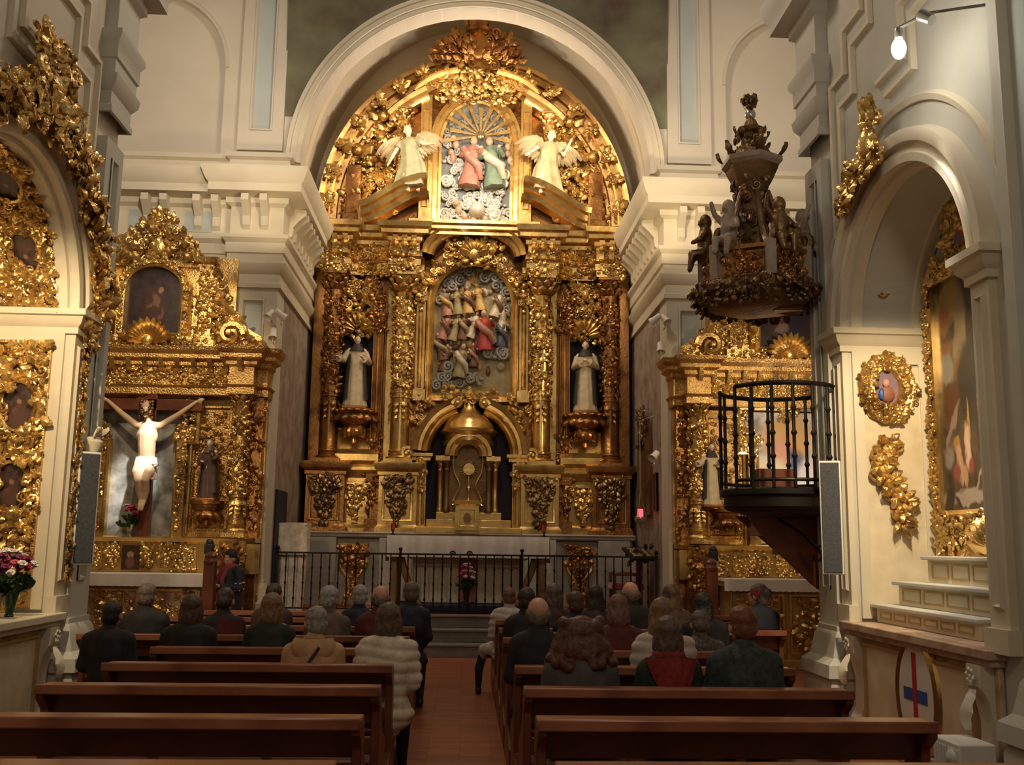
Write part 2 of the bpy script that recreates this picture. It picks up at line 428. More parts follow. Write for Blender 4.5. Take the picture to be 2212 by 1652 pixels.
ENT = [(0.0,6.05),(0.05,6.05),(0.05,6.12),(0.02,6.15),(0.02,6.28),(0.10,6.36),(0.12,6.45),(0.06,6.46),(0.06,6.62),(0.09,6.63),(0.09,6.80),(0.15,6.87),(0.15,6.93),
       (0.04,6.95),(0.04,7.42),(0.12,7.47),(0.12,7.56),(0.36,7.60),(0.36,7.73),(0.41,7.79),(0.47,7.95),(0.47,8.0),(0.10,8.06),(0.10,8.22),(0.16,8.26),(0.16,8.34),(0.0,8.36)]
EZ = -0.2                                  # the whole entablature sits this much lower
ENT = [(a, b+EZ) for a, b in ENT]
def brackets(mb, p, q, n, depth=0.26):
    p = V(p); q = V(q); d = (q-p).normalized(); r = V((d.y, -d.x))
    for i in range(n):
        c = p+(q-p)*((i+0.5)/n)
        for k in (-0.15, 0.15):
            A = Matrix(((d.x, r.x, 0, c.x+d.x*k), (d.y, r.y, 0, c.y+d.y*k), (0, 0, 1, EZ), (0, 0, 0, 1)))
            mb.prism([(0.03, 7.02), (0.10, 7.10), (0.11, 7.25), (0.20, 7.36), (depth+0.05, 7.46), (depth+0.05, 7.57), (0.03, 7.57)], -0.06, 0.06, A @ Matrix(((0,1,0,0),(1,0,0,0),(0,0,1,0),(0,0,0,1))))
def friezes(mb, p, q, n):
    p = V(p); q = V(q); d = (q-p).normalized(); r = V((d.y, -d.x))
    for i in range(n+1):
        c = p+(q-p)*(i/n); A = Matrix(((d.x, r.x, 0, c.x), (d.y, r.y, 0, c.y), (0, 0, 1, EZ), (0, 0, 0, 1)))
        wd = (q-p).length/n-0.48
        if 0 < i < n: mb.box(-wd/2, wd/2, 0.03, 0.05, 7.0, 7.36, A)
def paneled_pilaster(mb, x0, x1, y0, z0, z1, T, out=0.10, panel_m=0.13, base=True):
    """pilaster standing out from a wall (local frame, wall at y=0): moulded base, blue sunk panel, capital left to the entablature"""
    mb.mi = 0
    mb.box(x0, x0+panel_m, -out, 0, z0, z1, T); mb.box(x1-panel_m, x1, -out, 0, z0, z1, T)
    mb.box(x0+panel_m, x1-panel_m, -out, 0, z0, z0+0.35, T); mb.box(x0+panel_m, x1-panel_m, -out, 0, z1-0.18, z1, T)
    a, b, c, d = x0+panel_m, x1-panel_m, z0+0.35, z1-0.18
    mb.frame_run([(a,c),(b,c),(b,d),(a,d)], [(0,-out-0.015),(0.025,-out-0.02),(0.05,-out+0.03),(0.05,-out+0.06)], 0, T)
    mb.mi = 1; mb.box(a+0.03, b-0.03, -out+0.045, 0, c+0.03, d-0.03, T)
    mb.mi = 0
    if base:
        prof = [(0, z0-0.02), (0.02, z0-0.05), (0.05, z0-0.1), (0.06, z0-0.16), (0.09, z0-0.3), (0.16, z0-0.36), (0.17, z0-0.48)]
        mb.sweep([(p-0.0, z) for p, z in prof], [(x1, 0), (x1, -out), (x0, -out), (x0, 0)][::-1], False, T)
        mb.sweep([(0.17, z0-0.48), (0.12, z0-0.5), (0.14, z0-0.56), (0.14, 0.0)], [(x0, 0), (x0, -out), (x1, -out), (x1, 0)], False, T)
        mb.box(x0-0.02, x1+0.02, -out-0.02, 0, 0.0, z0, T)

# ---- east wall: transept parts, chancel arch
AZ, ARX, ARZ = 8.06, 2.98, 2.98           # springing and radii of the chancel arch
def wall_with_arch(mb, x0, x1, z0, z1, cx, half, zs, rz, y0, y1, T=None, zbot=None, n=28):
    zb = z0 if zbot is None else zbot
    if zb > z0: mb.box(cx-half, cx+half, y0, y1, z0, zb, T)
    mb.box(x0, cx-half, y0, y1, z0, z1, T); mb.box(cx+half, x1, y0, y1, z0, z1, T)
    pts = [(cx+half*cos(PI-PI*i/n), zs+rz*sin(PI-PI*i/n)) for i in range(n+1)]
    for i in range(n):
        (xa, za), (xb, zb2) = pts[i], pts[i+1]
        mb.add([(xa,y0,za),(xb,y0,zb2),(xb,y0,z1),(xa,y0,z1),(xa,y1,za),(xb,y1,zb2),(xb,y1,z1),(xa,y1,z1)],
               [(0,1,2,3),(7,6,5,4),(0,4,5,1)], T)
m = MB()
for sx in (-1, 1):
    cx = XC+sx*5.55
    a, b = sorted((XC+sx*CHW, sx*7.75))
    m.box(a, b, YE, YE+0.45, 0, 8.06)
    wall_with_arch(m, a, b, 8.06, 13.4, cx, 1.22, 9.75, 1.3, YE, YE+0.14, None)
    m.box(a, b, YE+0.14, YE+0.45, 8.06, 13.4)
    m.arch([(0,0.0),(0.0,-0.03),(0.05,-0.04),(0.07,0)], cx, 9.75, 1.22, 1.3, YE)
wall_with_arch(m, XC-CHW, XC+CHW, AZ, 13.4, XC, ARX, AZ, ARZ, YE, YE+0.4)
struct('wall_far', m, PLASTER)
m = MB()
AP = [(0.0,0.35),(0,-0.05),(0.07,-0.07),(0.08,-0.12),(0.16,-0.12),(0.17,-0.16),(0.23,-0.17),(0.25,-0.10),(0.25,0.0)]
m.arch(AP, XC, AZ, ARX, ARZ, YE, n=64)
struct('trim_2', m, CREAM)                                          # archivolt of the chancel arch
m = MB()                                                             # pilasters beside the arch: below and above the entablature
TE = Matrix.Translation((0, YE, 0))
for sx in (-1, 1):
    e = XC+sx*CHW; a, b = sorted((e, e+sx*0.78))
    paneled_pilaster(m, a, b, 0, 1.15, 5.85, TE, 0.12, 0.2)
    a, b = sorted((e+sx*0.06, e+sx*0.82))
    paneled_pilaster(m, a, b, 0, 8.25, 13.3, TE, 0.09, 0.19, False)
struct('trim_3', m, [PLASTER, BLUE])
for nm, path in (('trim_4', [(-7.6, YE), (-3.93, YE), (-3.93, YE-0.12), (XC-CHW, YE-0.12), (XC-CHW, 19.9)]),
                 ('trim_5', [(XC+CHW, 19.9), (XC+CHW, YE-0.12), (4.09, YE-0.12), (4.09, YE), (7.6, YE)])):
    m = MB(); m.sweep(ENT, path)
    if nm == 'trim_4':
        brackets(m, (-7.3, YE), (-3.95, YE), 4); brackets(m, (-3.9, YE-0.12), (-3.2, YE-0.12), 1); brackets(m, (-3.14, 16.4), (-3.14, 19.2), 4)
    else:
        brackets(m, (4.1, YE), (7.3, YE), 4); brackets(m, (3.34, YE-0.12), (4.05, YE-0.12), 1); brackets(m, (3.3, 19.2), (3.3, 16.4), 4)
    m.mi = 1
    if nm == 'trim_4': friezes(m, (-7.3, YE), (-3.6, YE), 4)
    else: friezes(m, (3.8, YE), (7.3, YE), 4)
    struct(nm, m, [CREAM, BLUE])
# ---- chancel: side walls, vault, back wall
m = MB(); m.box(XC-CHW-0.35, XC-CHW, YE+.46, 20.2, 0, 8.2); struct('wall_chancel_left', m, CHANCEL)
m = MB(); m.box(XC+CHW, XC+CHW+0.35, YE+.46, 20.2, 0, 8.2); struct('wall_chancel_right', m, CHANCEL)
m = MB(); m.box(XC-CHW-0.3, XC+CHW+0.3, 20.0, 20.3, 0, 13); struct('wall_back', m, PLASTER)
m = MB()                                                             # vault with two lunettes cut above the cornice
def vault(u, v):
    a = PI*(1-u); y = 16.6+3.5*v
    k = 1+0.07*max(0, 1-((v-0.45)/0.36)**2)*max(0, 1-abs(abs(a-PI/2)-0.95)/0.5)
    return (XC+3.42*cos(a)*k, y, 8.05+4.65*sin(a)*k)
m.grid(vault, 72, 30); struct('ceiling', m, PLASTER, 0.9)
m = MB()
for yy in (16.75, 18.35): m.arch([(0,0),(-0.08,0),(-0.08,0.28),(0,0.28)], XC, 8.05, 3.42, 4.65, yy, n=48)
struct('trim_6', m, CREAM)
# frescoed pendentives beside the arch
FRESCO = simple('dim_green_fresco', (0.20, 0.205, 0.115), 0.8, 0, 0, 1.6, 0, 1, (0.11, 0.075, 0.05), det=7)
for sx in (-1, 1):
    m = MB()
    def pend(u, v):
        z = 8.9+4.2*v
        arch_x = (ARX+0.26)*math.sqrt(max(0.0, 1-min(1, (z-AZ)/(ARZ+0.26))**2))
        xo = CHW+0.08
        return (XC+sx*(arch_x+(xo-arch_x)*u), YE-0.03-0.22*v*u, z)
    m.grid(pend, 10, 30); struct('ceiling_pendentive', m, FRESCO, 0.9)

# ---- nave walls with their chapel alcoves
ACY, AHW, AZS, ARH, ADP = 8.34, 1.28, 3.88, 1.22, 0.80   # alcove: centre, half width, springing, rise, depth
IMPOST = [(0,3.70),(0.03,3.70),(0.03,3.76),(0.07,3.80),(0.09,3.86),(0.12,3.87),(0.12,3.93),(0,3.95)]
for side, T, sg, nm in (('right', TR, -1, 'wall_right'), ('left', TL, 1, 'wall_left')):
    c = sg*ACY; lo, hi = sorted((sg*-2.0, sg*YP))
    m = MB(T)
    wall_with_arch(m, lo, hi, 0, 12.5, c, AHW, AZS, ARH, 0, ADP)
    m.box(c-AHW-0.2, c+AHW+0.2, ADP, ADP+0.2, 0, 5.6)
    e = sg*YP; a, b = sorted((e, e-sg*0.35))
    m.box(a, b, 0.8, 3.9, 0, 12.5)                                   # wall that turns into the transept
    struct(nm, m, GREYW if side == 'right' else PLASTER)
    m = MB(T)                                                        # stucco architrave round the alcove, impost, panels
    ARV = [(0,0.02),(0,-0.07),(0.07,-0.08),(0.08,-0.05),(0.16,-0.05),(0.17,-0.10),(0.24,-0.12),(0.28,-0.11),(0.30,0.0)]
    m.arch(ARV, c, AZS, AHW, ARH, 0, n=48)
    m.arch([(0.50,0),(0.50,-0.03),(0.55,-0.05),(0.58,0)], c, AZS, AHW, ARH, 0, PI*0.0, PI*1.0, n=40)
    for s in (-1, 1):
        x0, x1 = sorted((c+s*AHW, c+s*(AHW+0.26)))
        m.box(x0, x1, -0.06, 0, 1.10, 3.72); m.box(x0-0.03, x1+0.03, -0.10, 0, 1.05, 1.22)
        m.frame_run([(x0+0.06,1.35),(x1-0.06,1.35),(x1-0.06,3.6),(x0+0.06,3.6)], [(0,-0.06),(0.02,-0.085),(0.035,-0.06)], 0)
        m.sweep([(p, z) for p, z in IMPOST], [(x0, ADP-0.05), (x0, -0.06), (x1, -0.06), (x1, 0)] if s*1 > 0 else [(x0, 0), (x0, -0.06), (x1, -0.06), (x1, ADP-0.05)])
        q = c+s*AHW                                                  # moulded edge on the reveal
        m.box(*sorted((q, q-s*0.035)), 0.03, 0.13, 1.1, 3.72); m.box(*sorted((q, q-s*0.035)), 0.70, 0.78, 1.1, 3.72)
        m.box(*sorted((q, q-s*0.035)), 0.13, 0.70, 3.58, 3.72)
    m.arch([(0,0.02),(-0.04,0.03),(-0.04,0.14),(0,0.15)], c, AZS, AHW, ARH, 0, n=40)
    m.arch([(0,0.66),(-0.04,0.67),(-0.04,0.78),(0,0.79)], c, AZS, AHW, ARH, 0, n=40)
    # raised frames on the wall above
    for pl in ([(9.72,4.9),(9.72,6.55),(9.35,6.55),(9.35,7.0),(8.9,7.0),(8.9,7.5)], [(9.50,5.45),(9.50,6.25),(9.15,6.25),(9.15,6.75),(8.7,6.75),(8.7,7.5)], [(7.75,7.5),(7.75,6.55),(8.05,6.55),(8.05,6.05),(8.6,6.05)], [(7.5,7.5),(7.5,6.35),(7.85,6.35),(7.85,5.85),(8.4,5.85)]):
        pl = [(sg*q, z) for q, z in pl]
        m.frame_run(pl, [(-.035,0),(-.03,-0.045),(.02,-0.05),(.03,0)], 0, closed=False)
    struct('trim_7' if side == 'right' else 'trim_8', m, CREAM)
    m = MB(T); x0, x1 = sorted((sg*9.90, sg*10.39)); paneled_pilaster(m, x0, x1, 0, 1.0, 5.85, None, 0.10, 0.14)
    x0, x1 = sorted((sg*6.56, sg*5.9)); paneled_pilaster(m, x0, x1, 0, 1.0, 5.85, None, 0.08, 0.14)
    struct('trim_9' if side == 'right' else 'trim_10', m, [GREYW, BLUE])
    m = MB()
    if side == 'left': path = [(XL, 9.88), (XL+0.1, 9.88), (XL+0.1, YP), (-7.5, YP)]
    else: path = [(7.5, YP), (XR-0.1, YP), (XR-0.1, 9.88), (XR, 9.88)]
    m.sweep([(o*0.7, z+0.25) for o, z in ENT if z < 7.9], path)
    struct('trim_11' if side == 'right' else 'trim_12', m, GREYW)
m = MB(); m.box(-7.8, -7.6, YP, YE, 0, 12.5); struct('wall_transept_left', m, PLASTER)
m = MB(); m.box(7.6, 7.8, YP, YE, 0, 12.5); struct('wall_transept_right', m, PLASTER)
# dark doorway in the chancel side wall, left
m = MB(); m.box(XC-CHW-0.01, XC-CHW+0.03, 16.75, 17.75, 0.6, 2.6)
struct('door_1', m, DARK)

# ================================================================ the gilded main retable
RY = 19.3
def zz(py): return at(1017, py, Y=RY).z
K = 0.00898
def rect_pts(x0, x1, z0, z1, y, n=(0,-1,0)):
    return lambda: ((rnd.uniform(x0, x1), y, rnd.uniform(z0, z1)), n, None)
def drop_pts(cx, z1, L, W, y):       # hanging cluster that narrows downwards
    def f():
        t = rnd.random()**1.3; wd = W*0.5*(1-t)**0.8
        return ((cx+rnd.uniform(-wd, wd), y-0.03*rnd.random(), z1-L*t), (rnd.uniform(-.3,.3), -1, rnd.uniform(-.2,.3)), (rnd.uniform(-.6,.6), 0, -1))
    return f
def cap_mb(mb, x, y, z0, z1, r):     # leafy capital
    h = z1-z0
    mb.lathe([(r*0.95, z0), (r*1.08, z0+0.02), (r*0.98, z0+0.04), (r*1.05, z0+h*0.5), (r*1.35, z0+h*0.85)], 16, T=Matrix.Translation((x, y, 0)))
    for ring, zb, n, L in ((0, 0.05, 8, 0.55), (1, 0.38, 8, 0.55)):
        for i in range(n):
            a = 2*PI*(i+0.5*ring)/n; q = V((cos(a), sin(a), 0))
            mb.leaf(V((x, y, z0+h*zb))+q*r*(1.0+0.08*ring), (q.x*0.15, q.y*0.15, 1), q, h*L, r*0.8, 1.0)
    for i in range(4):
        a = PI/4+PI/2*i; q = V((cos(a), sin(a), 0))
        mb.ball(V((x, y, z0+h*0.82))+q*r*1.5, (r*0.33, r*0.33, r*0.33), 8, 6)
    s = r*1.5; mb.box(x-s, x+s, y-s, y+s, z1-h*0.13, z1)
def base_mb(mb, x, y, z0, r, h=0.2):
    mb.box(x-r*1.45, x+r*1.45, y-r*1.45, y+r*1.45, z0, z0+h*0.35)
    mb.lathe([(r*1.4, z0+h*0.35), (r*1.45, z0+h*0.5), (r*1.35, z0+h*0.62), (r*1.12, z0+h*0.7), (r*1.15, z0+h*0.85), (r*1.2, z0+h*0.92), (r*1.0, z0+h)], 18, T=Matrix.Translation((x, y, 0)))
def carved_column(root, x, y, z0, z1, r, mat, vmat, flute_to=0.33, dens=60, name='column', size=None):
    h = z1-z0; bz = z0+0.2; cz = z1-r*2.1
    m = MB()
    def fr(a, z):
        t = (z-bz)/(cz-bz)
        return (1-0.05*abs(cos(a*9)) if t < flute_to else 1+0.045*sin(a*3+t*18))
    prof = [(r*(1.0-0.10*max(0, (i/24-0.3))**1.3), bz+(cz-bz)*i/24) for i in range(25)]
    m.lathe(prof, 28, fr=fr, T=Matrix.Translation((x, y, 0)))
    for t in (0.0, flute_to, flute_to+0.03): m.lathe([(r, bz+(cz-bz)*t), (r*1.14, bz+(cz-bz)*t+0.015), (r*1.14, bz+(cz-bz)*t+0.05), (r, bz+(cz-bz)*t+0.065)], 18, T=Matrix.Translation((x, y, 0)), cap=False)
    sh = m.build(name, mat, root)
    m = MB(); m.T = None
    sz = size or r*0.95
    def vine():
        t = flute_to+0.05+(0.97-flute_to-0.05)*rnd.random(); a = rnd.uniform(PI*0.95, PI*2.05); q = V((cos(a), sin(a), 0))
        return (V((x, y, bz+(cz-bz)*t))+q*r*0.95, q, (q.y*rnd.uniform(-.8, .8), -q.x*rnd.uniform(-.8, .8), rnd.choice((1, 1, -1))))
    m.scatter(vine, dens, sz)
    for k in range(4):                                               # hanging bunches in the fluted part
        a = PI+PI*(k+0.5)/4; q = V((cos(a), sin(a), 0))
        for j in range(3): m.leaf(V((x, y, bz+(cz-bz)*(flute_to-0.02-0.04*j)))+q*r, (0, 0, -1), q, sz*0.9, sz*(0.7-0.15*j), 0.7)
    m.build('vine', vmat, sh)
    m = MB(); cap_mb(m, x, y, cz, z1, r*0.95); m.build('capital', vmat, sh)
    m = MB(); base_mb(m, x, y, z0, r); m.build('column_base', mat, sh)
    return sh
def moulded_block(mb, x0, x1, y0, y1, prof):    # block with a moulding on front and sides
    mb.sweep(prof, [(x0, y1), (x0, y0), (x1, y0), (x1, y1)])
    mb.add([(x0,y0,prof[-1][1]),(x1,y0,prof[-1][1]),(x1,y1,prof[-1][1]),(x0,y1,prof[-1][1])], [(0,1,2,3)])

GOLDA = gold_mat('brown_gilt_moulding', (0.58, 0.36, 0.13), (0.22, 0.10, 0.04), 0.3, 0.15, 14)
RET = thing('altar_retable', (XC, RY, 0.6), 'huge gilded main retable with columns, painted reliefs and round top, filling the chancel', 'altarpiece')
ZB, ZP, ZC, ZE, ZT = 1.93, 3.26, 6.98, 7.96, 8.15
m = MB(); m.box(XC-3.12, XC+3.12, 19.0, 19.9, 0.6, 1.84)
for x in (-2.75, -1.35, 1.35, 2.75): m.box(XC+x-0.3, XC+x+0.3, 18.86, 19.1, 0.6, 1.84)
m.sweep([(0,1.84),(0.03,1.86),(0.03,1.90),(0.06,1.93),(0,1.95)], [(XC-3.15, 18.9), (XC+3.15, 18.9)])
m.box(XC-3.15, XC+3.15, 18.9, 19.9, 1.84, 1.94)
m.build('stone_base', STONEB, RET, bevel=0.01)
# back: straight part and half-round top
n = 36
out = [(XC-3.12, ZB), (XC+3.12, ZB)] + [(XC+3.12*cos(PI*i/n), ZT+3.46*sin(PI*i/n)) for i in range(n+1)]
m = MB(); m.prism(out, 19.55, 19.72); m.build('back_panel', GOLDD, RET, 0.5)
m = MB(); m.arch([(-0.42,0.2),(-0.42,-0.02),(-0.36,-0.04),(-0.34,-0.10),(-0.22,-0.12),(-0.20,-0.20),(-0.08,-0.22),(-0.06,-0.28),(0.02,-0.30),(0.03,0.2)], XC, ZT, 3.12, 3.46, 19.40, n=72)
m.build('top_archivolt', GOLDA, RET, 0.4)

# pedestal zone
PED = [(0,ZB),(0.05,ZB),(0.05,ZB+0.10),(0.02,ZB+0.13),(0,ZB+0.16),(0,ZP-0.26),(0.03,ZP-0.24),(0.03,ZP-0.18),(0.08,ZP-0.12),(0.10,ZP-0.04),(0.10,ZP),(0,ZP)]
for sx in (-1, 1):
    for x, wd, yf in ((1.35, 0.36, 18.98), (2.72, 0.36, 19.0)):
        c = XC+sx*x
        m = MB(); moulded_block(m, c-wd, c+wd, yf, 19.6, PED)
        m.frame_run([(c-wd+.07,ZB+.22),(c+wd-.07,ZB+.22),(c+wd-.07,ZP-.3),(c-wd+.07,ZP-.3)], [(0,0),(0.01,-0.025),(0.04,-0.02),(0.05,0.0)], yf)
        p = m.build('pedestal', GOLDF if x < 2 else GOLDD, RET, 0.4)
        m = MB(); m.scatter(drop_pts(c, ZP-0.22, 0.92, 0.62, yf-0.01), 85, 0.17)
        m.build('fruit_garland', BROWN, p)
    c = XC+sx*2.2
    m = MB(); m.box(c-0.42, c+0.42, 19.3, 19.6, ZB, 2.98)
    m.frame_run([(c-.36,ZB+.1),(c+.36,ZB+.1),(c+.36,2.9),(c-.36,2.9)], [(0,0),(0.01,-0.04),(0.05,-0.045),(0.08,-0.02),(0.09,0)], 19.3)
    p = m.build('base_panel', GOLDF, RET, 0.4)
    m = MB(); m.scatter(drop_pts(c, 2.86, 0.62, 0.56, 19.28), 60, 0.15); m.build('leaf_cluster', GOLD, p)
    m = MB(); m.sweep([(0,2.98),(0.10,2.98),(0.12,3.05),(0.20,3.12),(0.2,3.18),(0.16,3.2),(0.22,3.30),(0.22,3.42),(0.18,3.44),(0.10,3.52),(0,3.54)], [(c-0.45, 19.35), (c+0.45, 19.35)])
    m.box(c-0.45, c+0.45, 19.3, 19.6, 2.98, 3.52); m.build('bright_plinth', GOLDF, RET, 0.4)

# columns and dark pilasters
for sx in (-1, 1):
    carved_column(RET, XC+sx*1.36, 19.22, ZP, ZC+0.02, 0.185, GOLDF, GOLD, dens=150, size=0.17)
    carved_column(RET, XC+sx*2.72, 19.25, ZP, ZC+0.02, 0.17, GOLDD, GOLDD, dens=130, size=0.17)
    m = MB(); c = XC+sx*1.84
    m.box(c-0.10, c+0.10, 19.28, 19.6, ZB, 6.7); m.box(c-0.15, c+0.15, 19.2, 19.6, ZB, 2.2); m.box(c-0.14, c+0.14, 19.22, 19.6, 2.9, 3.2)
    m.tube([(c-0.05, 19.28, 3.25), (c-0.05, 19.28, 6.5)], 0.035, 8); m.tube([(c+0.05, 19.28, 3.25), (c+0.05, 19.28, 6.5)], 0.035, 8)
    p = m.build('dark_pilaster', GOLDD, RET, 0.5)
    m = MB(); m.scatter(rect_pts(c-.13, c+.13, 2.3, 3.9, 19.25), 40, 0.14); m.build('carving', GOLDD, p); m = MB(); m.scatter(rect_pts(c-.13, c+.13, 5.9, 6.7, 19.25), 44, 0.16); m.build('carving', GOLDD, p)
    m = MB(); c = XC+sx*1.62; m.box(c-0.06, c+0.06, 19.36, 19.6, ZP, 6.75); m.build('gold_strip', GOLDF, RET)
    m = MB(); c = XC+sx*1.02; m.box(c-0.09, c+0.09, 19.3, 19.6, 4.6, 6.6); m.frame_run([(c-.05,4.75),(c+.05,4.75),(c+.05,6.4),(c-.05,6.4)], [(0,0),(.01,-.02),(.025,0)], 19.3)
    m.box(c-0.12, c+0.12, 19.26, 19.6, 4.5, 4.72); m.box(c-0.12, c+0.12, 19.26, 19.6, 6.5, 6.68); m.tube([(c, 19.29, 4.8), (c, 19.29, 6.2)], 0.022, 6); m.ball((c, 19.28, 6.32), 0.045, 8, 6)
    m.build('inner_pilaster', GOLDF, RET, 0.4)
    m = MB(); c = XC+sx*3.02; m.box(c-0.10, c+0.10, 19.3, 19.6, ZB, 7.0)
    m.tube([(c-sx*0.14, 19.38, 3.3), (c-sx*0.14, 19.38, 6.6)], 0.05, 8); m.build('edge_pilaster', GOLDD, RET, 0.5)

# statue niches
for sx in (-1, 1):
    c = XC+sx*2.24
    m = MB(); m.mi = 0
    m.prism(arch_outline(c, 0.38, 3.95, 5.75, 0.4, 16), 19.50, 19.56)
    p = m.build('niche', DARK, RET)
    m = MB(); m.frame_run(arch_outline(c, 0.38, 3.95, 5.75, 0.4, 16), [(0.0,0.05),(0.0,-0.10),(-0.05,-0.12),(-0.07,0.05)], 19.5)
    m.build('niche_frame', GOLD, p)
    m = MB(); m.scatter(lambda: ((c+rnd.uniform(-.42,.42), 19.42-rnd.random()*0.08, rnd.uniform(5.75, 6.95)), (rnd.uniform(-.4,.4), -1, rnd.uniform(-.3,.3)), None), 110, 0.22)
    for i in range(9):
        a = PI*(i+0.5)/9; m.leaf((c+0.1*cos(a), 19.36, 5.86+0.1*sin(a)), (cos(a), 0, sin(a)), (0, -1, 0), 0.34, 0.14, 0.3)
    m.build('niche_crown', GOLD, p)
    m = MB()                                                          # leafy corbel that carries the statue
    m.lathe([(0.02, 3.62), (0.07, 3.66), (0.05, 3.76), (0.10, 3.86), (0.16, 3.95), (0.27, 4.02), (0.36, 4.10), (0.40, 4.22), (0.40, 4.28)], 18, T=Matrix.Translation((c, 19.22, 0)))
    for i in range(9):
        a = PI+PI*i/8; q = V((cos(a), sin(a), 0))
        m.leaf(V((c, 19.22, 4.20))+q*0.34, (q.x*.2, q.y*.2, -1), q, 0.24, 0.20, 0.8); m.curl(V((c, 19.22, 4.2))+q*0.38, (q.x, q.y, 0.3), (0, 0, 1), 0.07, 0.03)
        m.leaf(V((c, 19.22, 3.98))+q*0.2, (-q.x*.4, -q.y*.4, -1), q, 0.26, 0.16, 0.5)
    m.build('corbel', GOLDD, p)
    m = MB(); m.box(c-0.34, c+0.34, 19.5, 19.6, 3.55, 4.0); m.build('gold_ground', GOLDP, p)

# entablature with breaks over the columns
RENT = [(0,7.0),(0.03,7.0),(0.03,7.12),(0.06,7.13),(0.06,7.25),(0.10,7.30),(0.03,7.32),(0.03,7.58),(0.08,7.62),(0.08,7.70),(0.20,7.74),(0.20,7.82),(0.25,7.86),(0.28,7.96),(0,7.98)]
for sx in (-1, 1):
    xs = [(0.98, 19.40), (1.10, 19.40), (1.10, 19.0), (1.62, 19.0), (1.62, 19.34), (2.46, 19.34), (2.46, 19.02), (2.98, 19.02), (2.98, 19.34), (3.14, 19.34)]
    path = [(XC+sx*x, y) for x, y in xs]
    if sx < 0: path = path[::-1]
    m = MB(); m.sweep(RENT, path)
    m.add([(p[0], p[1], 7.97) for p in path]+[(path[-1][0], 19.7, 7.97), (path[0][0], 19.7, 7.97)], [list(range(len(path)+2))])
    p = m.build('entablature', GOLDF, RET, 0.35)
    for x in (1.18, 1.36, 1.54, 2.52, 2.72, 2.92):
        m = MB(); c = XC+sx*x; m.prism([(0, 7.3), (0.06, 7.34), (0.06, 7.45), (0.13, 7.55), (0.16, 7.7), (0, 7.7)], -0.05, 0.05, Matrix.Translation((c, 18.98, 0)) @ Matrix.Rotation(-PI/2, 4, 'Z'))
        m.leaf((c, 18.9, 7.66), (0, -0.2, -1), (0, -1, 0), 0.3, 0.12, 0.8); m.build('modillion', GOLD, p)
    for x, hw, yy, k_ in ((2.04, .4, 19.30, 95), (1.36, .26, 18.96, 50), (2.72, .26, 18.98, 50)):
        m = MB(); m.scatter(rect_pts(XC+sx*x-hw, XC+sx*x+hw, 7.02, 7.6, yy), k_, 0.16); m.build('frieze_carving', GOLD, p)

# central relief: arched frame, gilded pelmet, curved pediment
m = MB(); m.frame_run(arch_outline(XC, 0.76, 4.66, 6.5, 0.76, 24), [(0.0,0.1),(0.0,-0.12),(-0.05,-0.17),(-0.09,-0.13),(-0.12,-0.13),(-0.15,-0.2),(-0.19,0.1)], 19.5)
p = m.build('relief_frame', GOLDF, RET, 0.4)
m = MB()
def archring():
    a = rnd.uniform(0.02, PI-0.02); q = rnd.uniform(0.93, 1.16); return ((XC+q*cos(a), 19.28-rnd.random()*.06, 6.45+q*0.86*sin(a)), (rnd.uniform(-.3,.3), -1, .2), (cos(a), 0, sin(a)) if rnd.random() < .5 else None)
m.scatter(archring, 120, 0.2)
m.scatter(lambda: ((XC+rnd.uniform(-.55,.55), 19.2-rnd.random()*.08, rnd.uniform(7.3, 7.72)), (0, -1, .3), None), 60, 0.22)
for i in range(8): a = PI*(i+.5)/8; m.leaf((XC, 19.15, 7.42), (cos(a), 0, sin(a)), (0, -1, .2), .36, .18, .5)
m.ball((XC, 19.12, 7.45), (0.13, 0.08, 0.16), 12, 8)
m.build('arch_carving', GOLD, p)
m = MB(); m.arch([(-0.16,0.25),(-0.16,-0.05),(-0.12,-0.10),(-0.06,-0.12),(-0.04,-0.2),(0.03,-0.24),(0.06,-0.28),(0.08,0.25)], XC, 7.40, 0.96, 0.60, 19.2, n=36)
m.build('curved_pediment', GOLDF, RET, 0.4)
m = MB(); m.sweep([(0,7.78),(0.05,7.78),(0.05,7.84),(0.12,7.88),(0.12,7.94),(0.17,7.98),(0.17,8.05),(0,8.07)], [(XC-1.12, 19.5), (XC-1.12, 19.02), (XC+1.12, 19.02), (XC+1.12, 19.5)])
m.add([(XC-1.12,19.02,8.065),(XC+1.12,19.02,8.065),(XC+1.12,19.6,8.065),(XC-1.12,19.6,8.065)], [(0,1,2,3)])
m.build('attic_sill', GOLDF, RET, 0.4)

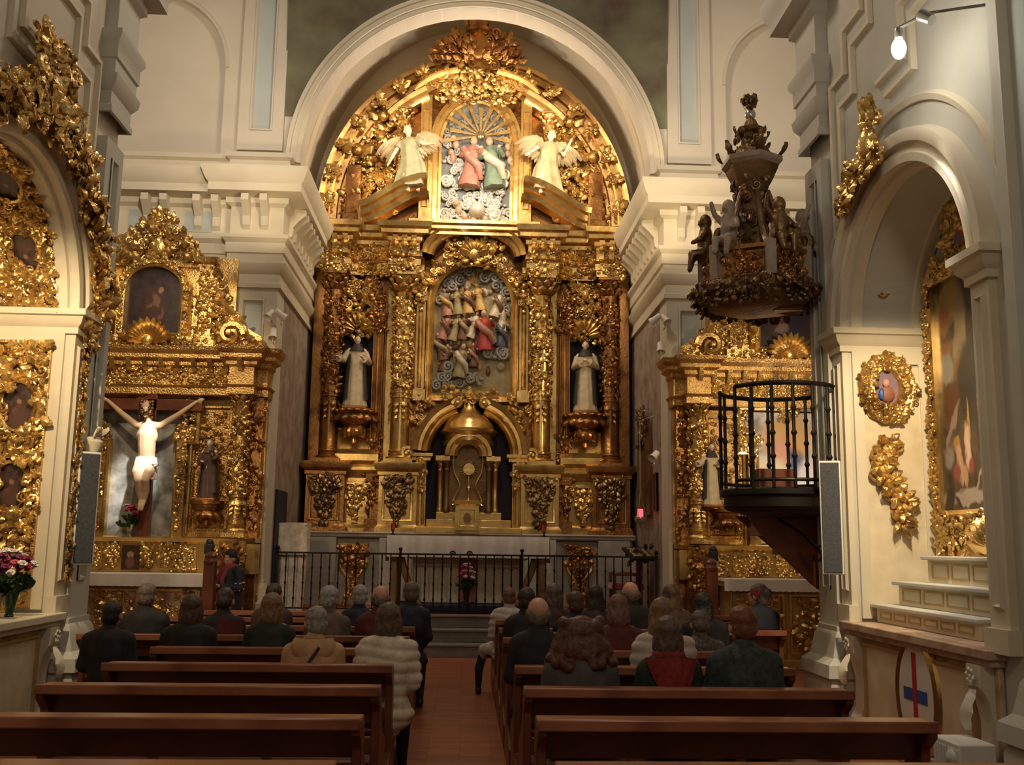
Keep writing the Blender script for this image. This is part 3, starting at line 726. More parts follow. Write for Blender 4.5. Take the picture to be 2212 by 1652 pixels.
# ---- painted relief scenes
P_ = {k: simple('relief_'+k, c, 0.45, 0.1, 0.12, 9, 0.15, 20) for k, c in dict(
    cloud=(0.30,0.29,0.26), red=(0.42,0.05,0.045), rose=(0.46,0.22,0.16), navy=(0.08,0.09,0.12), flesh=(0.62,0.40,0.26), olive=(0.36,0.30,0.15),
    green=(0.19,0.27,0.20), brown=(0.18,0.08,0.05), gold=(0.62,0.40,0.13), ivory=(0.66,0.58,0.42), sky=(0.34,0.28,0.14), silver=(0.56,0.56,0.52), slate=(0.19,0.20,0.20)).items()}
def mini_figure(mb, x, y, z, h, i_robe, i_skin, lean=0.0, i_cape=None, kneel=False):
    """small carved figure of a relief: draped body, head, arms; stands at (x,y,z), height h"""
    hb = h*(0.8 if not kneel else 0.78)
    A = Matrix.Translation((x, y, z)) @ Matrix.Rotation(lean, 4, 'Y')
    mb.mi = i_robe
    mb.lathe([(h*.20,0),(h*.19,h*.10),(h*.15,h*.30),(h*.125,h*.45),(h*.15,h*.62),(h*.13,h*.72),(h*.055,hb)], 14, T=A, fr=lambda a, q: 1+0.10*sin(a*6+q*9))
    if i_cape is not None:
        mb.mi = i_cape; mb.tube([A @ V((-h*.17, -h*.06, h*.70)), A @ V((-h*.06, -h*.17, h*.52)), A @ V((h*.13, -h*.17, h*.36)), A @ V((h*.19, -h*.05, h*.15))], [h*.06, h*.085, h*.08, h*.05], 8)
    mb.mi = i_robe
    mb.tube([A @ V((-h*.13, 0, h*.70)), A @ V((-h*.2, -h*.08, h*.56)), A @ V((-h*.08, -h*.2, h*.55))], [h*.055, h*.05, h*.035], 7)
    mb.tube([A @ V((h*.13, 0, h*.70)), A @ V((h*.21, -h*.08, h*.58)), A @ V((h*.15, -h*.2, h*.66))], [h*.055, h*.05, h*.035], 7)
    mb.mi = i_skin
    mb.ball((0, -h*.02, h*.88), (h*.068, h*.075, h*.09), 10, 8, A); mb.ball((0, -h*.09, h*.875), h*.016, 6, 4, A)
    mb.ball((-h*.07, -h*.22, h*.55), h*.035, 6, 5, A); mb.ball((h*.15, -h*.22, h*.69), h*.035, 6, 5, A)
    mb.mi = 7; mb.ball((0, h*.015, h*.905), (h*.073, h*.07, h*.085), 10, 6, A)
def clouds(mb, pts, y, i):
    mb.mi = i
    for (x, z, r) in pts:
        mb.curl((x, y, z), (rnd.uniform(-1,1), 0, rnd.uniform(-1,1)), (0, -1, 0), r, r*0.34, 1.5, rnd.choice((-1,1)), 14)
        for _ in range(3): mb.ball((x+rnd.uniform(-r,r), y, z+rnd.uniform(-r,r)*.7), (r*.5, r*.3, r*.4), 8, 6)
RL = ['cloud','red','rose','navy','flesh','olive','green','brown','gold','ivory','sky','silver','slate']; RI = {k: i for i, k in enumerate(RL)}; RM = [P_[k] for k in RL]
m = MB(); m.mi = RI['sky']; m.prism(arch_outline(XC, 0.78, 4.66, 6.5, 0.76, 24), 19.5, 19.56)
c0 = lambda px: XC+(px-1017)*K
clouds(m, [(XC+0.64*cos(a), 6.5+0.64*sin(a), 0.11) for a in [PI*i/12 for i in range(13)]], 19.46, RI['cloud'])
clouds(m, [(c0(945+q*14), zz(822-(q%2)*16), 0.10) for q in range(7)]+[(c0(955), zz(800), .12), (c0(975), zz(806), .1)], 19.42, RI['cloud'])
clouds(m, [(c0(1050+q*9), zz(765-(q%3)*14), 0.11) for q in range(5)], 19.42, RI['cloud'])
m.mi = RI['gold']
for a in [0.5+0.3*i for i in range(8)]: m.tube([(c0(1022), 19.47, zz(610)), (c0(1022)+0.42*cos(a), 19.47, zz(610)+0.42*sin(a))], [0.03, 0.008], 5)
mini_figure(m, c0(1046), 19.40, zz(755), 0.86, RI['red'], RI['flesh'], -0.05, RI['rose'])
mini_figure(m, c0(1080), 19.45, zz(745), 0.62, RI['navy'], RI['flesh'], 0.1, RI['navy'])
mini_figure(m, c0(990), 19.40, zz(815), 0.72, RI['olive'], RI['flesh'], 0.12, RI['ivory'], True)
mini_figure(m, c0(1020), 19.43, zz(790), 0.5, RI['brown'], RI['flesh'], 0.0, RI['rose'])
for q, (px, py, k) in enumerate([(955,790,'brown'),(950,720,'rose'),(972,722,'olive'),(995,720,'brown'),(1012,715,'ivory'),(962,668,'rose'),(985,665,'olive'),(1008,662,'gold'),(1035,655,'gold'),(1065,668,'ivory'),(1082,700,'ivory'),(955,765,'brown')]):
    mini_figure(m, c0(px), 19.47, zz(py+12), 0.60, RI[k], RI['flesh'], rnd.uniform(-.3,.3), RI[rnd.choice(('brown','olive','gold'))] if q % 2 else None)
for _ in range(70):
    px, py = rnd.uniform(945, 1092), rnd.uniform(600, 800)
    if 1020 < px < 1100 and 650 < py < 770: continue
    m.mi = RI[rnd.choice(('olive','gold','brown','olive','ivory'))]; m.ball((c0(px), 19.49, zz(py)), (rnd.uniform(.04,.09), .05, rnd.uniform(.05,.12)), 8, 6)
m.build('painted_relief', RM, RET, 0.8)
# attic relief
ZA0, ZAS, ZA1 = zz(474), 9.75, zz(222)
AW = 0.70
m = MB(); m.mi = RI['slate']; m.prism(arch_outline(XC, AW, ZA0, ZAS, ZA1-ZAS, 20), 19.42, 19.46)
for _ in range(95):
    t = rnd.random()
    clouds(m, [(XC+rnd.uniform(-.64,.64), ZA0+0.06+1.5*t**1.6, rnd.uniform(.06,.12))], 19.37, RI['silver'])
clouds(m, [(XC+0.56*cos(a), ZAS+0.1+0.6*sin(a), 0.09) for a in [PI*i/10 for i in range(11)]], 19.38, RI['cloud'])
m.mi = RI['silver']; m.ball((c0(1022), 19.25, zz(455)), 0.16, 14, 10)
mini_figure(m, c0(1003), 19.28, zz(405), 1.12, RI['rose'], RI['flesh'], 0.08, RI['rose'])
mini_figure(m, c0(1060), 19.28, zz(405), 1.12, RI['green'], RI['flesh'], -0.12, RI['ivory'])
for px, py in ((995,468),(1015,474),(1040,472),(975,440),(1090,330),(960,330),(1085,300),(965,300)):
    m.mi = RI['flesh']; m.ball((c0(px), 19.3, zz(py)), 0.07, 8, 6); m.ball((c0(px)+0.05, 19.32, zz(py)-0.12), (0.07,.06,.11), 8, 6)
m.build('painted_relief', RM, RET, 0.8)
m = MB()                                                              # gilded rays above the figures
for i in range(11):
    a = -0.15+PI*1.1*i/10; L = rnd.uniform(0.6, 0.85); o = V((c0(1027), 19.2, zz(297))); q = V((cos(a), 0, sin(a))); s = V((-sin(a), 0, cos(a)))
    m.add([o+q*.1-s*.012, o+q*.1+s*.012, o+q*L+s*.045, o+q*L-s*.045, o+q*.1+V((0,.03,0)), o+q*L+V((0,.05,0))], [(0,1,2,3),(1,0,4),(2,3,5),(0,3,5,4),(1,4,5,2)])
m.ball((c0(1027), 19.2, zz(297)), (0.07, 0.04, 0.07), 10, 6)
m.build('gilded_rays', GOLDF, RET, 0.4)
m = MB(); m.frame_run(arch_outline(XC, AW, ZA0, ZAS, ZA1-ZAS, 20), [(0.0,0.08),(0.0,-0.10),(-0.05,-0.12),(-0.08,-0.08),(-0.16,-0.10),(-0.18,-0.16),(-0.24,-0.16),(-0.26,0.1)], 19.4)
p = m.build('attic_frame', GOLDF, RET, 0.4)
m = MB(); m.arch([(-0.14,0.3),(-0.14,-0.02),(-0.09,-0.08),(-0.03,-0.10),(0.0,-0.18),(0.07,-0.22),(0.09,-0.26),(0.11,0.3)], XC, 10.62, 1.24, 0.62, 19.2, PI*.08, PI*.40, n=16); m.build('attic_cornice', GOLDF, RET, 0.4); m = MB()
m.arch([(-0.14,0.3),(-0.14,-0.02),(-0.09,-0.08),(-0.03,-0.10),(0.0,-0.18),(0.07,-0.22),(0.09,-0.26),(0.11,0.3)], XC, 10.62, 1.24, 0.62, 19.2, PI*.60, PI*.92, n=16)
m.build('attic_cornice', GOLDF, RET, 0.4)
for sx in (-1, 1):
    m = MB(); m.arch([(-0.12,0.3),(-0.12,-0.05),(-0.05,-0.10),(0.0,-0.18),(0.08,-0.22),(0.10,0.3)], XC, ZT, 2.55, 2.9, 19.2, *(sorted((PI/2-sx*PI*.13, PI/2-sx*PI*.24))), n=10); m.build('bright_cornice', GOLDF, RET, 0.4)
# attic: side columns, cornice pieces, broken pediments, carving
for sx in (-1, 1):
    m = MB(); c = XC+sx*1.02; m.box(c-0.11, c+0.11, 19.2, 19.5, ZT-.2, 10.8); m.frame_run([(c-.07,8.4),(c+.07,8.4),(c+.07,10.5),(c-.07,10.5)], [(0,0),(.01,-.025),(.03,0)], 19.2)
    m.build('attic_pilaster', GOLDF, RET, 0.4)
    carved_column(RET, XC+sx*1.48, 19.2, 8.6, 10.45, 0.13, GOLDF, GOLD, 0.5, 26, 'attic_column', 0.12)
    pts = []
    for i in range(13):                                               # S-curved half pediment, highest towards the middle
        t = i/12; pts.append((XC+sx*(2.25-1.32*t), 7.98+0.62*(3*t*t-2*t**3)**0.9))
    pr = [(0.0,0.3),(0.0,-0.08),(0.10,-0.12),(0.12,-0.22),(0.22,-0.26),(0.24,-0.38),(0.34,-0.42),(0.36,0.3)]
    if sx > 0: pts = pts[::-1]
    m = MB(); m.frame_run(pts, pr, 19.1, closed=False)
    q0, q1 = pts[0], pts[-1]
    for q in (q0, q1): m.box(q[0]-0.015, q[0]+0.015, 18.72, 19.4, q[1]-0.02, q[1]+0.37)
    m.build('broken_pediment', GOLDF, RET, 0.35)
    m = MB()
    def wing():
        for _ in range(30):
            x = rnd.uniform(1.6, 2.75); z = rnd.uniform(8.3, 10.8)
            if ((x)/2.72)**2+((z-ZT)/3.05)**2 < 1: break
        return ((XC+sx*x, 19.46-rnd.random()*0.1, z), (rnd.uniform(-.4,.4), -1, rnd.uniform(-.2,.4)), None)
    m.scatter(wing, 150, 0.26)
    for (x, z) in ((1.9, 10.35), (2.4, 9.6)):                         # cherub heads
        m.ball((XC+sx*x, 19.25, z), (0.11, 0.11, 0.13), 12, 8); m.ball((XC+sx*x, 19.13, z), 0.025, 6, 5)
        for s in (-1, 1): m.leaf((XC+sx*x+s*.1, 19.27, z-.05), (s, 0, .4), (0, -1, 0), .3, .2, .3)
    m.build('attic_carving', GOLD, RET)
    m = MB(); c = XC+sx*2.45; m.box(c-0.15, c+0.15, 19.3, 19.55, 8.2, 9.3); m.box(c-0.2, c+0.2, 19.2, 19.55, 8.0, 8.25)
    m.build('dark_block', GOLDD, RET, 0.4, 0.02)
m = MB()
m.scatter(lambda: ((XC+rnd.uniform(-.85,.85), 19.2-rnd.random()*.1, rnd.uniform(10.65, 11.35)), (rnd.uniform(-.3,.3), -1, .3), None), 130, 0.26)
m.build('attic_garland', GOLD, p)
m = MB()                                                              # crest: shield with mantling
def crest():
    a = rnd.uniform(0, PI); q = rnd.random()**0.6
    return ((XC+0.85*q*cos(a), 19.12-rnd.random()*0.12, 11.5+0.85*q*sin(a)*(1-0.4*abs(cos(a)))), (rnd.uniform(-.3,.3), -1, rnd.uniform(-.2,.3)), (cos(a), 0, sin(a)))
m.scatter(crest, 150, 0.28)
m.ball((XC, 19.05, 11.85), (0.26, 0.12, 0.33), 16, 12); m.lathe([(0.24,12.1),(0.27,12.16),(0.2,12.2),(0.24,12.32),(0.1,12.42),(0.02,12.46)], 14, T=Matrix.Translation((XC, 19.05, 0)))
m.build('crest', GOLDD, RET)
for i in range(17):
    a = PI*(i+.5)/17
    if 7 <= i <= 9: continue
    x, z = XC+2.92*cos(a), ZT+3.24*sin(a); m = MB()
    m.scatter(lambda: ((x+rnd.uniform(-.09,.09), 19.12-rnd.random()*.05, z+rnd.uniform(-.09,.09)), (rnd.uniform(-.3,.3), -1, .2), None), 9, .24)
    m.knob((x, 19.12, z), .07); m.build('leaf_boss', GOLD, RET)

# ---- tabernacle bay below the relief
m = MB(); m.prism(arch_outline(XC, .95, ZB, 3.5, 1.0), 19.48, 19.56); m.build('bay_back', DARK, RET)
m = MB(); m.arch([(-0.20,0.3),(-0.20,-0.02),(-0.15,-0.08),(-0.10,-0.05),(-0.04,-0.12),(0.02,-0.12),(0.05,-0.18),(0.12,-0.2),(0.12,0.3)], XC, 3.45, 0.98, 1.02, 19.25, 0.02, PI*0.40, n=20)
m.arch([(-0.20,0.3),(-0.20,-0.02),(-0.15,-0.08),(-0.10,-0.05),(-0.04,-0.12),(0.02,-0.12),(0.05,-0.18),(0.12,-0.2),(0.12,0.3)], XC, 3.45, 0.98, 1.02, 19.25, PI*0.60, PI*0.98, n=20)
for sx in (-1, 1): m.curl((XC+sx*0.36, 19.12, 4.42), (0, 0, 1), (0, -1, 0), 0.1, 0.05, 1.3, -sx); m.curl((XC+sx*1.14, 19.1, 3.55), (sx, 0, .5), (0, -1, 0), 0.12, 0.05, 1.4, sx)
p = m.build('bay_arch', GOLDF, RET, 0.4)
for sx in (-1, 1):
    m = MB(); m.scatter(lambda: ((XC+sx*rnd.uniform(.75,1.1), 19.3, rnd.uniform(3.9,4.6)), (0,-1,.2), None), 22, .18); m.build('spandrel_carving', GOLD, p)
m = MB()
m.scatter(lambda: ((XC+rnd.uniform(-.5,.5), 19.2, rnd.uniform(4.5,4.72)), (0,-1,.2), None), 26, .18); m.build('spandrel_carving', GOLD, p)
for sx in (-1, 1):
    c = XC+sx*0.93
    m = MB(); m.box(c-0.10, c+0.10, 19.2, 19.6, ZB, 3.32); m.tube([(c-.05, 19.19, 2.1), (c-.05, 19.19, 3.1)], 0.03, 8); m.tube([(c+.05, 19.19, 2.1), (c+.05, 19.19, 3.1)], 0.03, 8)
    m.sweep([(0,3.30),(.05,3.32),(.05,3.37),(.09,3.40),(.09,3.46),(0,3.47)], [(c-.13, 19.5), (c-.13, 19.17), (c+.13, 19.17), (c+.13, 19.5)])
    q = m.build('bay_pilaster', GOLDF, RET, 0.4)
    m = MB(); m.scatter(rect_pts(c-.1, c+.1, 2.75, 3.28, 19.16), 16, .13); m.curl((c, 19.1, 3.2), (sx, 0, 0), (0, -1, 0), .09, .04); m.build('scroll', GOLD, q)
m = MB(); m.box(XC-1.0, XC+1.0, 18.85, 19.6, ZB, 2.06); m.box(XC-0.8, XC+0.8, 18.9, 19.6, 2.06, 2.2); m.box(XC-0.62, XC+0.62, 19.0, 19.6, 2.2, 2.34)
m.build('bay_steps', GOLDF, RET, 0.4, 0.012)

TAB = thing('tabernacle_temple', (XC-0.03, 19.2, 2.34), 'gilded domed tabernacle shrine with keyhole shaped opening in the central bay', 'tabernacle')
xc = XC-0.03
m = MB(); m.lathe([(0.52,3.88),(0.53,3.93),(0.50,3.96),(0.47,4.05),(0.38,4.16),(0.24,4.26),(0.15,4.36),(0.11,4.46),(0.10,4.56),(0.14,4.60),(0.12,4.64),(0.05,4.68),(0.02,4.72)], 28, T=Matrix.Translation((xc, 19.3, 0)))
m.build('dome', GOLDF, TAB)
m = MB(); m.lathe([(0.0,3.62),(0.48,3.62),(0.50,3.70),(0.46,3.72),(0.46,3.82),(0.54,3.86),(0.56,3.90),(0.0,3.9)], 28, T=Matrix.Translation((xc, 19.3, 0)), cap=False); m.build('drum', GOLDF, TAB)
m = MB(); m.arch([(-0.14,0.25),(-0.14,-0.05),(-0.08,-0.1),(0.0,-0.08),(0.03,-0.14),(0.1,-0.12),(0.1,0.25)], xc, 3.40, 0.35, 0.36, 18.98, n=28); m.build('temple_arch', GOLDF, TAB, 0.4)
for sx in (-1, 1):
    for x, y in ((0.40, 18.98), (0.52, 19.12)):
        m = MB(); c = xc+sx*x
        m.lathe([(0.06,2.34),(0.07,2.40),(0.05,2.44),(0.05,3.12),(0.06,3.14),(0.05,3.16),(0.07,3.24),(0.09,3.27),(0.09,3.31)], 14, T=Matrix.Translation((c, y, 0))); m.build('colonnette', GOLDF if x > .45 else BROWN, TAB)
m = MB(); m.box(xc-0.62, xc-0.34, 18.9, 19.3, 3.30, 3.40); m.box(xc+0.34, xc+0.62, 18.9, 19.3, 3.30, 3.40); m.build('architrave', GOLDF, TAB, bevel=0.01)
key = []
for i in range(41):
    t = i/40; z = 2.5+1.12*t
    wd = 0.27-0.13*math.exp(-((z-2.85)/0.2)**2) if z < 3.3 else 0.27*math.sqrt(max(0, 1-((z-3.3)/0.33)**2))
    key.append((wd, z))
outl = [(xc-q, z) for q, z in key]+[(xc+q, z) for q, z in key[::-1]]
m = MB(); m.frame_run([(x, z) for x, z in outl[::-1]], [(0,0.03),(0,-0.03),(-0.025,-0.04),(-0.035,0.03)], 19.05); m.build('keyhole_frame', GOLDF, TAB, 0.5)
m = MB(); m.box(xc-0.42, xc+0.42, 19.12, 19.16, 2.34, 3.66); m.build('inner_wall', BROWN, TAB)
MON = thing('monstrance', (xc+0.02, 19.06, 2.78), 'small gilded monstrance with a round sunburst standing inside the keyhole opening', 'monstrance')
m = MB(); m.lathe([(0.10,2.5),(0.10,2.54),(0.03,2.6),(0.025,2.75),(0.045,2.8),(0.02,2.86),(0.02,3.02)], 14, T=Matrix.Translation((xc+.02, 19.05, 0))); m.build('stem', GOLDF, MON)
m = MB()
for i in range(20):
    a = 2*PI*i/20; m.tube([(xc+.02+.1*cos(a), 19.05, 3.16+.1*sin(a)), (xc+.02+(.2 if i % 2 else .16)*cos(a), 19.05, 3.16+(.2 if i % 2 else .16)*sin(a))], [.014, .003], 5)
m.lathe([(0.0,-.02),(0.11,-.02),(0.11,.02),(0.0,.02)], 20, T=Matrix.Translation((xc+.02, 19.05, 3.16)) @ Matrix.Rotation(PI/2, 4, 'X'), cap=False); m.build('sunburst', GOLDF, MON)
BOXT = thing('tabernacle_box', (xc, 18.85, 2.06), 'small gold tabernacle box with dark oval on its door below the keyhole opening', 'tabernacle')
m = MB(); m.box(xc-.22, xc+.22, 18.72, 19.0, 2.0, 2.5); m.sweep([(0,2.46),(.03,2.48),(.04,2.54),(0,2.56)], [(xc-.22,19),(xc-.22,18.72),(xc+.22,18.72),(xc+.22,19)]); m.box(xc-.22, xc+.22, 18.72, 19, 2.5, 2.555); m.build('cabinet', GOLDF, BOXT, .5)
m = MB(); m.prism(oval(xc, 2.22, .07, .1), 18.695, 18.72); m.build('door_oval', BROWN, BOXT)
m = MB(); m.frame_run([(xc-.16,2.06),(xc+.16,2.06),(xc+.16,2.4),(xc-.16,2.4)], [(0,0),(0,-.02),(.02,-.02),(.03,0)], 18.72); m.build('door_frame', GOLD, BOXT, .5)

# ================================================================ figures: statues and people share these builders
def head_parts(c, yaw=0, pitch=0, s=1.0, beard=False):
    """skull, jaw, nose, ears, brow; c = centre of the skull; faces local -Y turned by yaw"""
    A = Matrix.Translation(c) @ Matrix.Rotation(yaw, 4, 'Z') @ Matrix.Rotation(pitch, 4, 'X') @ Matrix.Scale(s, 4)
    e = lambda p, r: ('e', p, r, A)
    L = [e((0, 0.012, 0.025), (0.074, 0.092, 0.088)), e((0, -0.03, -0.035), (0.058, 0.062, 0.075)), e((0, -0.055, -0.085), (0.033, 0.032, 0.028)),
         e((0, -0.098, -0.018), (0.013, 0.020, 0.028)), e((0, -0.083, 0.022), (0.052, 0.014, 0.012)), e((-0.034, -0.082, -0.002), (0.013, 0.008, 0.009)), e((0.034, -0.082, -0.002), (0.013, 0.008, 0.009)),
         e((0, -0.086, -0.058), (0.026, 0.012, 0.012)), e((-0.076, 0.005, -0.012), (0.012, 0.022, 0.032)), e((0.076, 0.005, -0.012), (0.012, 0.022, 0.032))]
    if beard: L.append(e((0, -0.07, -0.12), (0.04, 0.035, 0.055)))
    return L
def hand_parts(w, d, n, s=1.0, curl=0.35, side=1):
    """palm, four fingers of different lengths and a thumb; w wrist, d pointing direction, n back of the hand"""
    d = V(d).normalized(); n = V(n); n = (n-d*n.dot(d)).normalized(); x = d.cross(n)*side; w = V(w)
    P = [('c', [w, w+d*0.045*s, w+d*0.085*s], [0.024*s, 0.031*s, 0.030*s]), ('c', [w+d*.05*s-x*.018*s, w+d*.085*s-x*.026*s], [.018*s, .016*s]), ('c', [w+d*.05*s+x*.018*s, w+d*.085*s+x*.022*s], [.018*s, .015*s])]
    for i, L in enumerate((0.070, 0.080, 0.074, 0.056)):
        o = w+d*0.088*s+x*(-0.030+0.020*i)*s; k = o+d*L*0.5*s-n*L*0.18*curl*s; t = k+d*L*0.42*s*(1-curl*.5)-n*L*0.55*curl*s
        P.append(('c', [o, k, t], [0.0095*s, 0.009*s, 0.0075*s]))
    o = w+d*0.03*s-x*0.024*s; P.append(('c', [o, o+d*0.032*s-x*0.028*s, o+d*0.062*s-x*0.034*s-n*0.01*s], [0.013*s, 0.011*s, 0.0085*s]))
    return P
def folds(mb, c, prof, k, amp, T=None, seg=40, phase=0.0):
    """draped robe: stack of ellipses (z, rx, ry, ox, oy) whose folds deepen to the hem"""
    vs = []; n = len(prof)
    for j, q in enumerate(prof):
        z, rx, ry = q[:3]; ox, oy = (q[3], q[4]) if len(q) > 3 else (0, 0)
        dp = amp*(1-j/(n-1))**0.7
        for i in range(seg):
            a = 2*PI*i/seg; f = 1+dp*(sin(k*a+phase+z*1.5)+0.4*sin((k*2+1)*a+z*3))
            vs.append((c[0]+ox+rx*f*cos(a), c[1]+oy+ry*f*sin(a), c[2]+z))
    fs = [(j*seg+i, j*seg+(i+1)%seg, (j+1)*seg+(i+1)%seg, (j+1)*seg+i) for j in range(n-1) for i in range(seg)]
    fs += [list(range(seg))[::-1], list(range((n-1)*seg, n*seg))]
    mb.add(vs, fs, T)

def friar(name, x, y, z, h, robe, cape, label, turn=0.0, arms='book', hairm=None, cat='statue', group=None):
    """standing carved friar, height h, facing the nave (-Y)"""
    s = h/1.7
    root = thing(name, (x, y, z), label, cat, group)
    T = Matrix.Translation((x, y, z)) @ Matrix.Rotation(turn, 4, 'Z') @ Matrix.Scale(s, 4)
    P = head_parts((0, -0.03, 1.58), 0.15, 0.2)+[('c', [(0,0,1.36),(0,-0.015,1.47),(0,-.02,1.52)], [.06,.05,.05]), ('c', [(0,0,0.1),(0,0,0.9),(0,0,1.3)], [.10,.14,.13]), ('c', [(-.17,0,1.33),(0,0,1.36),(.17,0,1.33)], [.06,.08,.06])]
    if arms == 'book': J = [((-.19,0,1.3),(-.27,-.02,1.06),(-.14,-.2,1.05)), ((.19,0,1.3),(.28,-.04,1.05),(.2,-.22,1.2))]
    elif arms == 'out': J = [((-.19,0,1.3),(-.32,-.04,1.08),(-.42,-.18,1.12)), ((.19,0,1.3),(.27,-.05,1.05),(.14,-.22,1.12))]
    else: J = [((-.19,0,1.3),(-.26,-.03,1.05),(-.06,-.22,1.14)), ((.19,0,1.3),(.26,-.03,1.05),(.06,-.22,1.16))]
    for sd, (a, b, c) in zip((1, -1), J):
        P.append(('c', [a, b, c], [.055, .05, .036])); P += hand_parts(c, V(c)-V(b), (0, -.2, 1), 1, .5, sd)
    for sx in (-.09, .09): P.append(('c', [(sx, .02, .04), (sx, -.10, .03)], [.045, .035]))
    b = mobj('body', blob(P, 0.016), PALE if cape is not BROWN else SKIN, root, T)
    m = MB(); folds(m, (0,0,0), [(0.02,.27,.20),(.15,.25,.19),(.5,.21,.17),(.85,.18,.14),(1.05,.19,.14),(1.25,.22,.14),(1.34,.19,.12),(1.40,.10,.09)], 9, .09, T)
    for sd, (a, bb, c) in zip((1, -1), J): m.tube([T @ V(a), T @ V(bb), T @ (V(bb)*.2+V(c)*.8)], [.075*s, .085*s, .10*s], 12)
    m.build('robe', robe, root, 1.2)
    m = MB()
    def cp(u, v):
        a = PI*(-0.28+1.56*u); q = 1+0.09*sin(9*u*PI)*(1-v)
        zz_ = 0.16+1.22*v; r = (0.30-0.09*v)*q if v < .9 else .17
        return (r*cos(a), 0.03+r*0.85*sin(a), zz_)
    m.grid(cp, 30, 14, T); 
    m.lathe([(.20,1.30),(.17,1.38),(.11,1.45),(.10,1.50)], 20, T=T @ Matrix.Translation((0,.02,0)), cap=False)
    m.build('cape', cape, root, 1.2)
    hm = MB(); hm.ball((0,-.01,1.625), (.079,.095,.075), 16, 10, T @ Matrix.Rotation(0.0, 4, 'X')); hm.build('hair', hairm or BROWN, root)
    if arms == 'book':
        bm = MB(); bm.box(-.07, .07, -.03, .03, -.1, .1, T @ Matrix.Translation((.17,-.27,1.28)) @ Matrix.Rotation(.5, 4, 'X')); bm.build('book', BROWN, root, bevel=.004)
    bm = MB(); bm.box(-.28*s, .28*s, -.22*s, .22*s, -.06*s, .02*s, Matrix.Translation((x, y, z))); bm.build('plinth', GOLDD if cape is not BROWN else BROWN, root, bevel=.01)
    return root
IVORY = simple('ivory_habit', (0.66, 0.55, 0.36), 0.6, 0, 0.12, 10); DKCAPE = simple('black_cape', (0.045, 0.035, 0.035), 0.6, 0, 0.15, 10); DKHABIT = simple('dark_brown_habit', (0.13, 0.075, 0.06), 0.5, 0, 0.2, 10)
friar('saint_statue', XC-2.24, 19.2, 4.33, 1.42, IVORY, DKCAPE, 'carved friar in cream habit and black cape in left niche of main retable', 0.15, 'out')
friar('saint_statue', XC+2.24, 19.2, 4.33, 1.42, IVORY, DKCAPE, 'carved friar in cream habit and black cape in right niche of main retable', -0.2, 'pray')

def angel(x, y, z, h, sx, robe, label):
    s = h/1.6; root = thing('angel_statue', (x, y, z), label, 'statue')
    T = Matrix.Translation((x, y, z)) @ Matrix.Rotation(sx*0.25, 4, 'Z') @ Matrix.Scale(s, 4) @ Matrix.Rotation(sx*0.12, 4, 'Y')
    P = head_parts((0, -0.02, 1.46), -sx*.5, .1, 1.25)+[('c', [(0,0,.2),(0,0,.9),(0,0,1.2)], [.09,.13,.12]), ('c', [(0,0,1.25),(0,-.01,1.4)], [.06,.05]), ('c', [(-.16,0,1.22),(.16,0,1.22)], [.06,.06])]
    J = [((-.18,0,1.22),(-.36,-.06,1.02),(-.50,-.14,.86)), ((.18,0,1.22),(.34,-.06,1.05),(.40,-.2,1.3))]
    if sx < 0: J = [((-.18,0,1.22),(-.33,-.05,1.0),(-.46,-.1,.78)), ((.18,0,1.22),(.38,-.06,1.05),(.56,-.16,.98))]
    for sd, (a, b, c) in zip((1, -1), J): P.append(('c', [a, b, c], [.055,.047,.033])); P += hand_parts(c, V(c)-V(b), (0,-.3,1), 1, .3, sd)
    P += [('c', [(-.08,-.02,.6),(-.12,-.16,.35),(-.1,-.06,.03),(-.1,-.16,.0)], [.08,.065,.045,.03]), ('c', [(.08,0,.6),(.1,-.02,.3),(.1,.04,.03),(.1,-.06,0)], [.08,.06,.045,.03])]
    mobj('body', blob(P, .017), PALE, root, T)
    m = MB(); folds(m, (0,0,0), [(.10,.40,.26,sx*.10,.03),(.3,.36,.24,sx*.05,.02),(.6,.29,.2),(.85,.21,.16),(1.0,.21,.15),(1.18,.23,.15),(1.29,.13,.10)], 7, .12, T)
    for a, b, c in J: m.tube([T @ V(a), T @ (V(a)*.4+V(b)*.6)], [.085*s, .10*s], 12)
    m.build('robe', robe, root, 1.2)
    for k in (-1, 1):
        m = MB()
        for r in range(3):
            for i in range(7):
                q = i/6; o = V((k*(.08+.24*q*(1-.2*r)), .14+.03*r, 1.15+.28*sin(PI*q*.62)-.12*r))
                m.leaf(T @ o, T.to_3x3() @ V((k*(.25+.5*q), .1, -1+.5*q)), T.to_3x3() @ V((0,-1,.1)), s*(.34+.28*q-.06*r), s*.12, .15)
        m.tube([T @ V((k*.06,.13,1.1)), T @ V((k*.2,.15,1.4)), T @ V((k*.36,.15,1.36))], [.04*s,.05*s,.03*s], 8)
        m.build('wing', IVORY, root, 1.0)
    hm = MB(); hm.ball((0,.015,1.51), (.10,.115,.10), 14, 10, T)
    for i in range(14): hm.ball((.10*cos(i*2.4), .04+.06*sin(i*2.4), 1.43+.1*sin(i*1.7)), .04, 7, 5, T)
    hm.build('hair', BROWN, root)
angel(XC-1.22, 18.92, 8.62, 1.40, -1, simple('sage_robe', (.38,.38,.24), .55, 0, .15, 8), 'carved angel in sage and pink robe seated on left broken pediment of main retable')
angel(XC+1.36, 18.92, 8.62, 1.40, 1, simple('straw_robe', (.50,.42,.25), .55, 0, .15, 8), 'carved angel in straw coloured robe on right broken pediment of main retable')

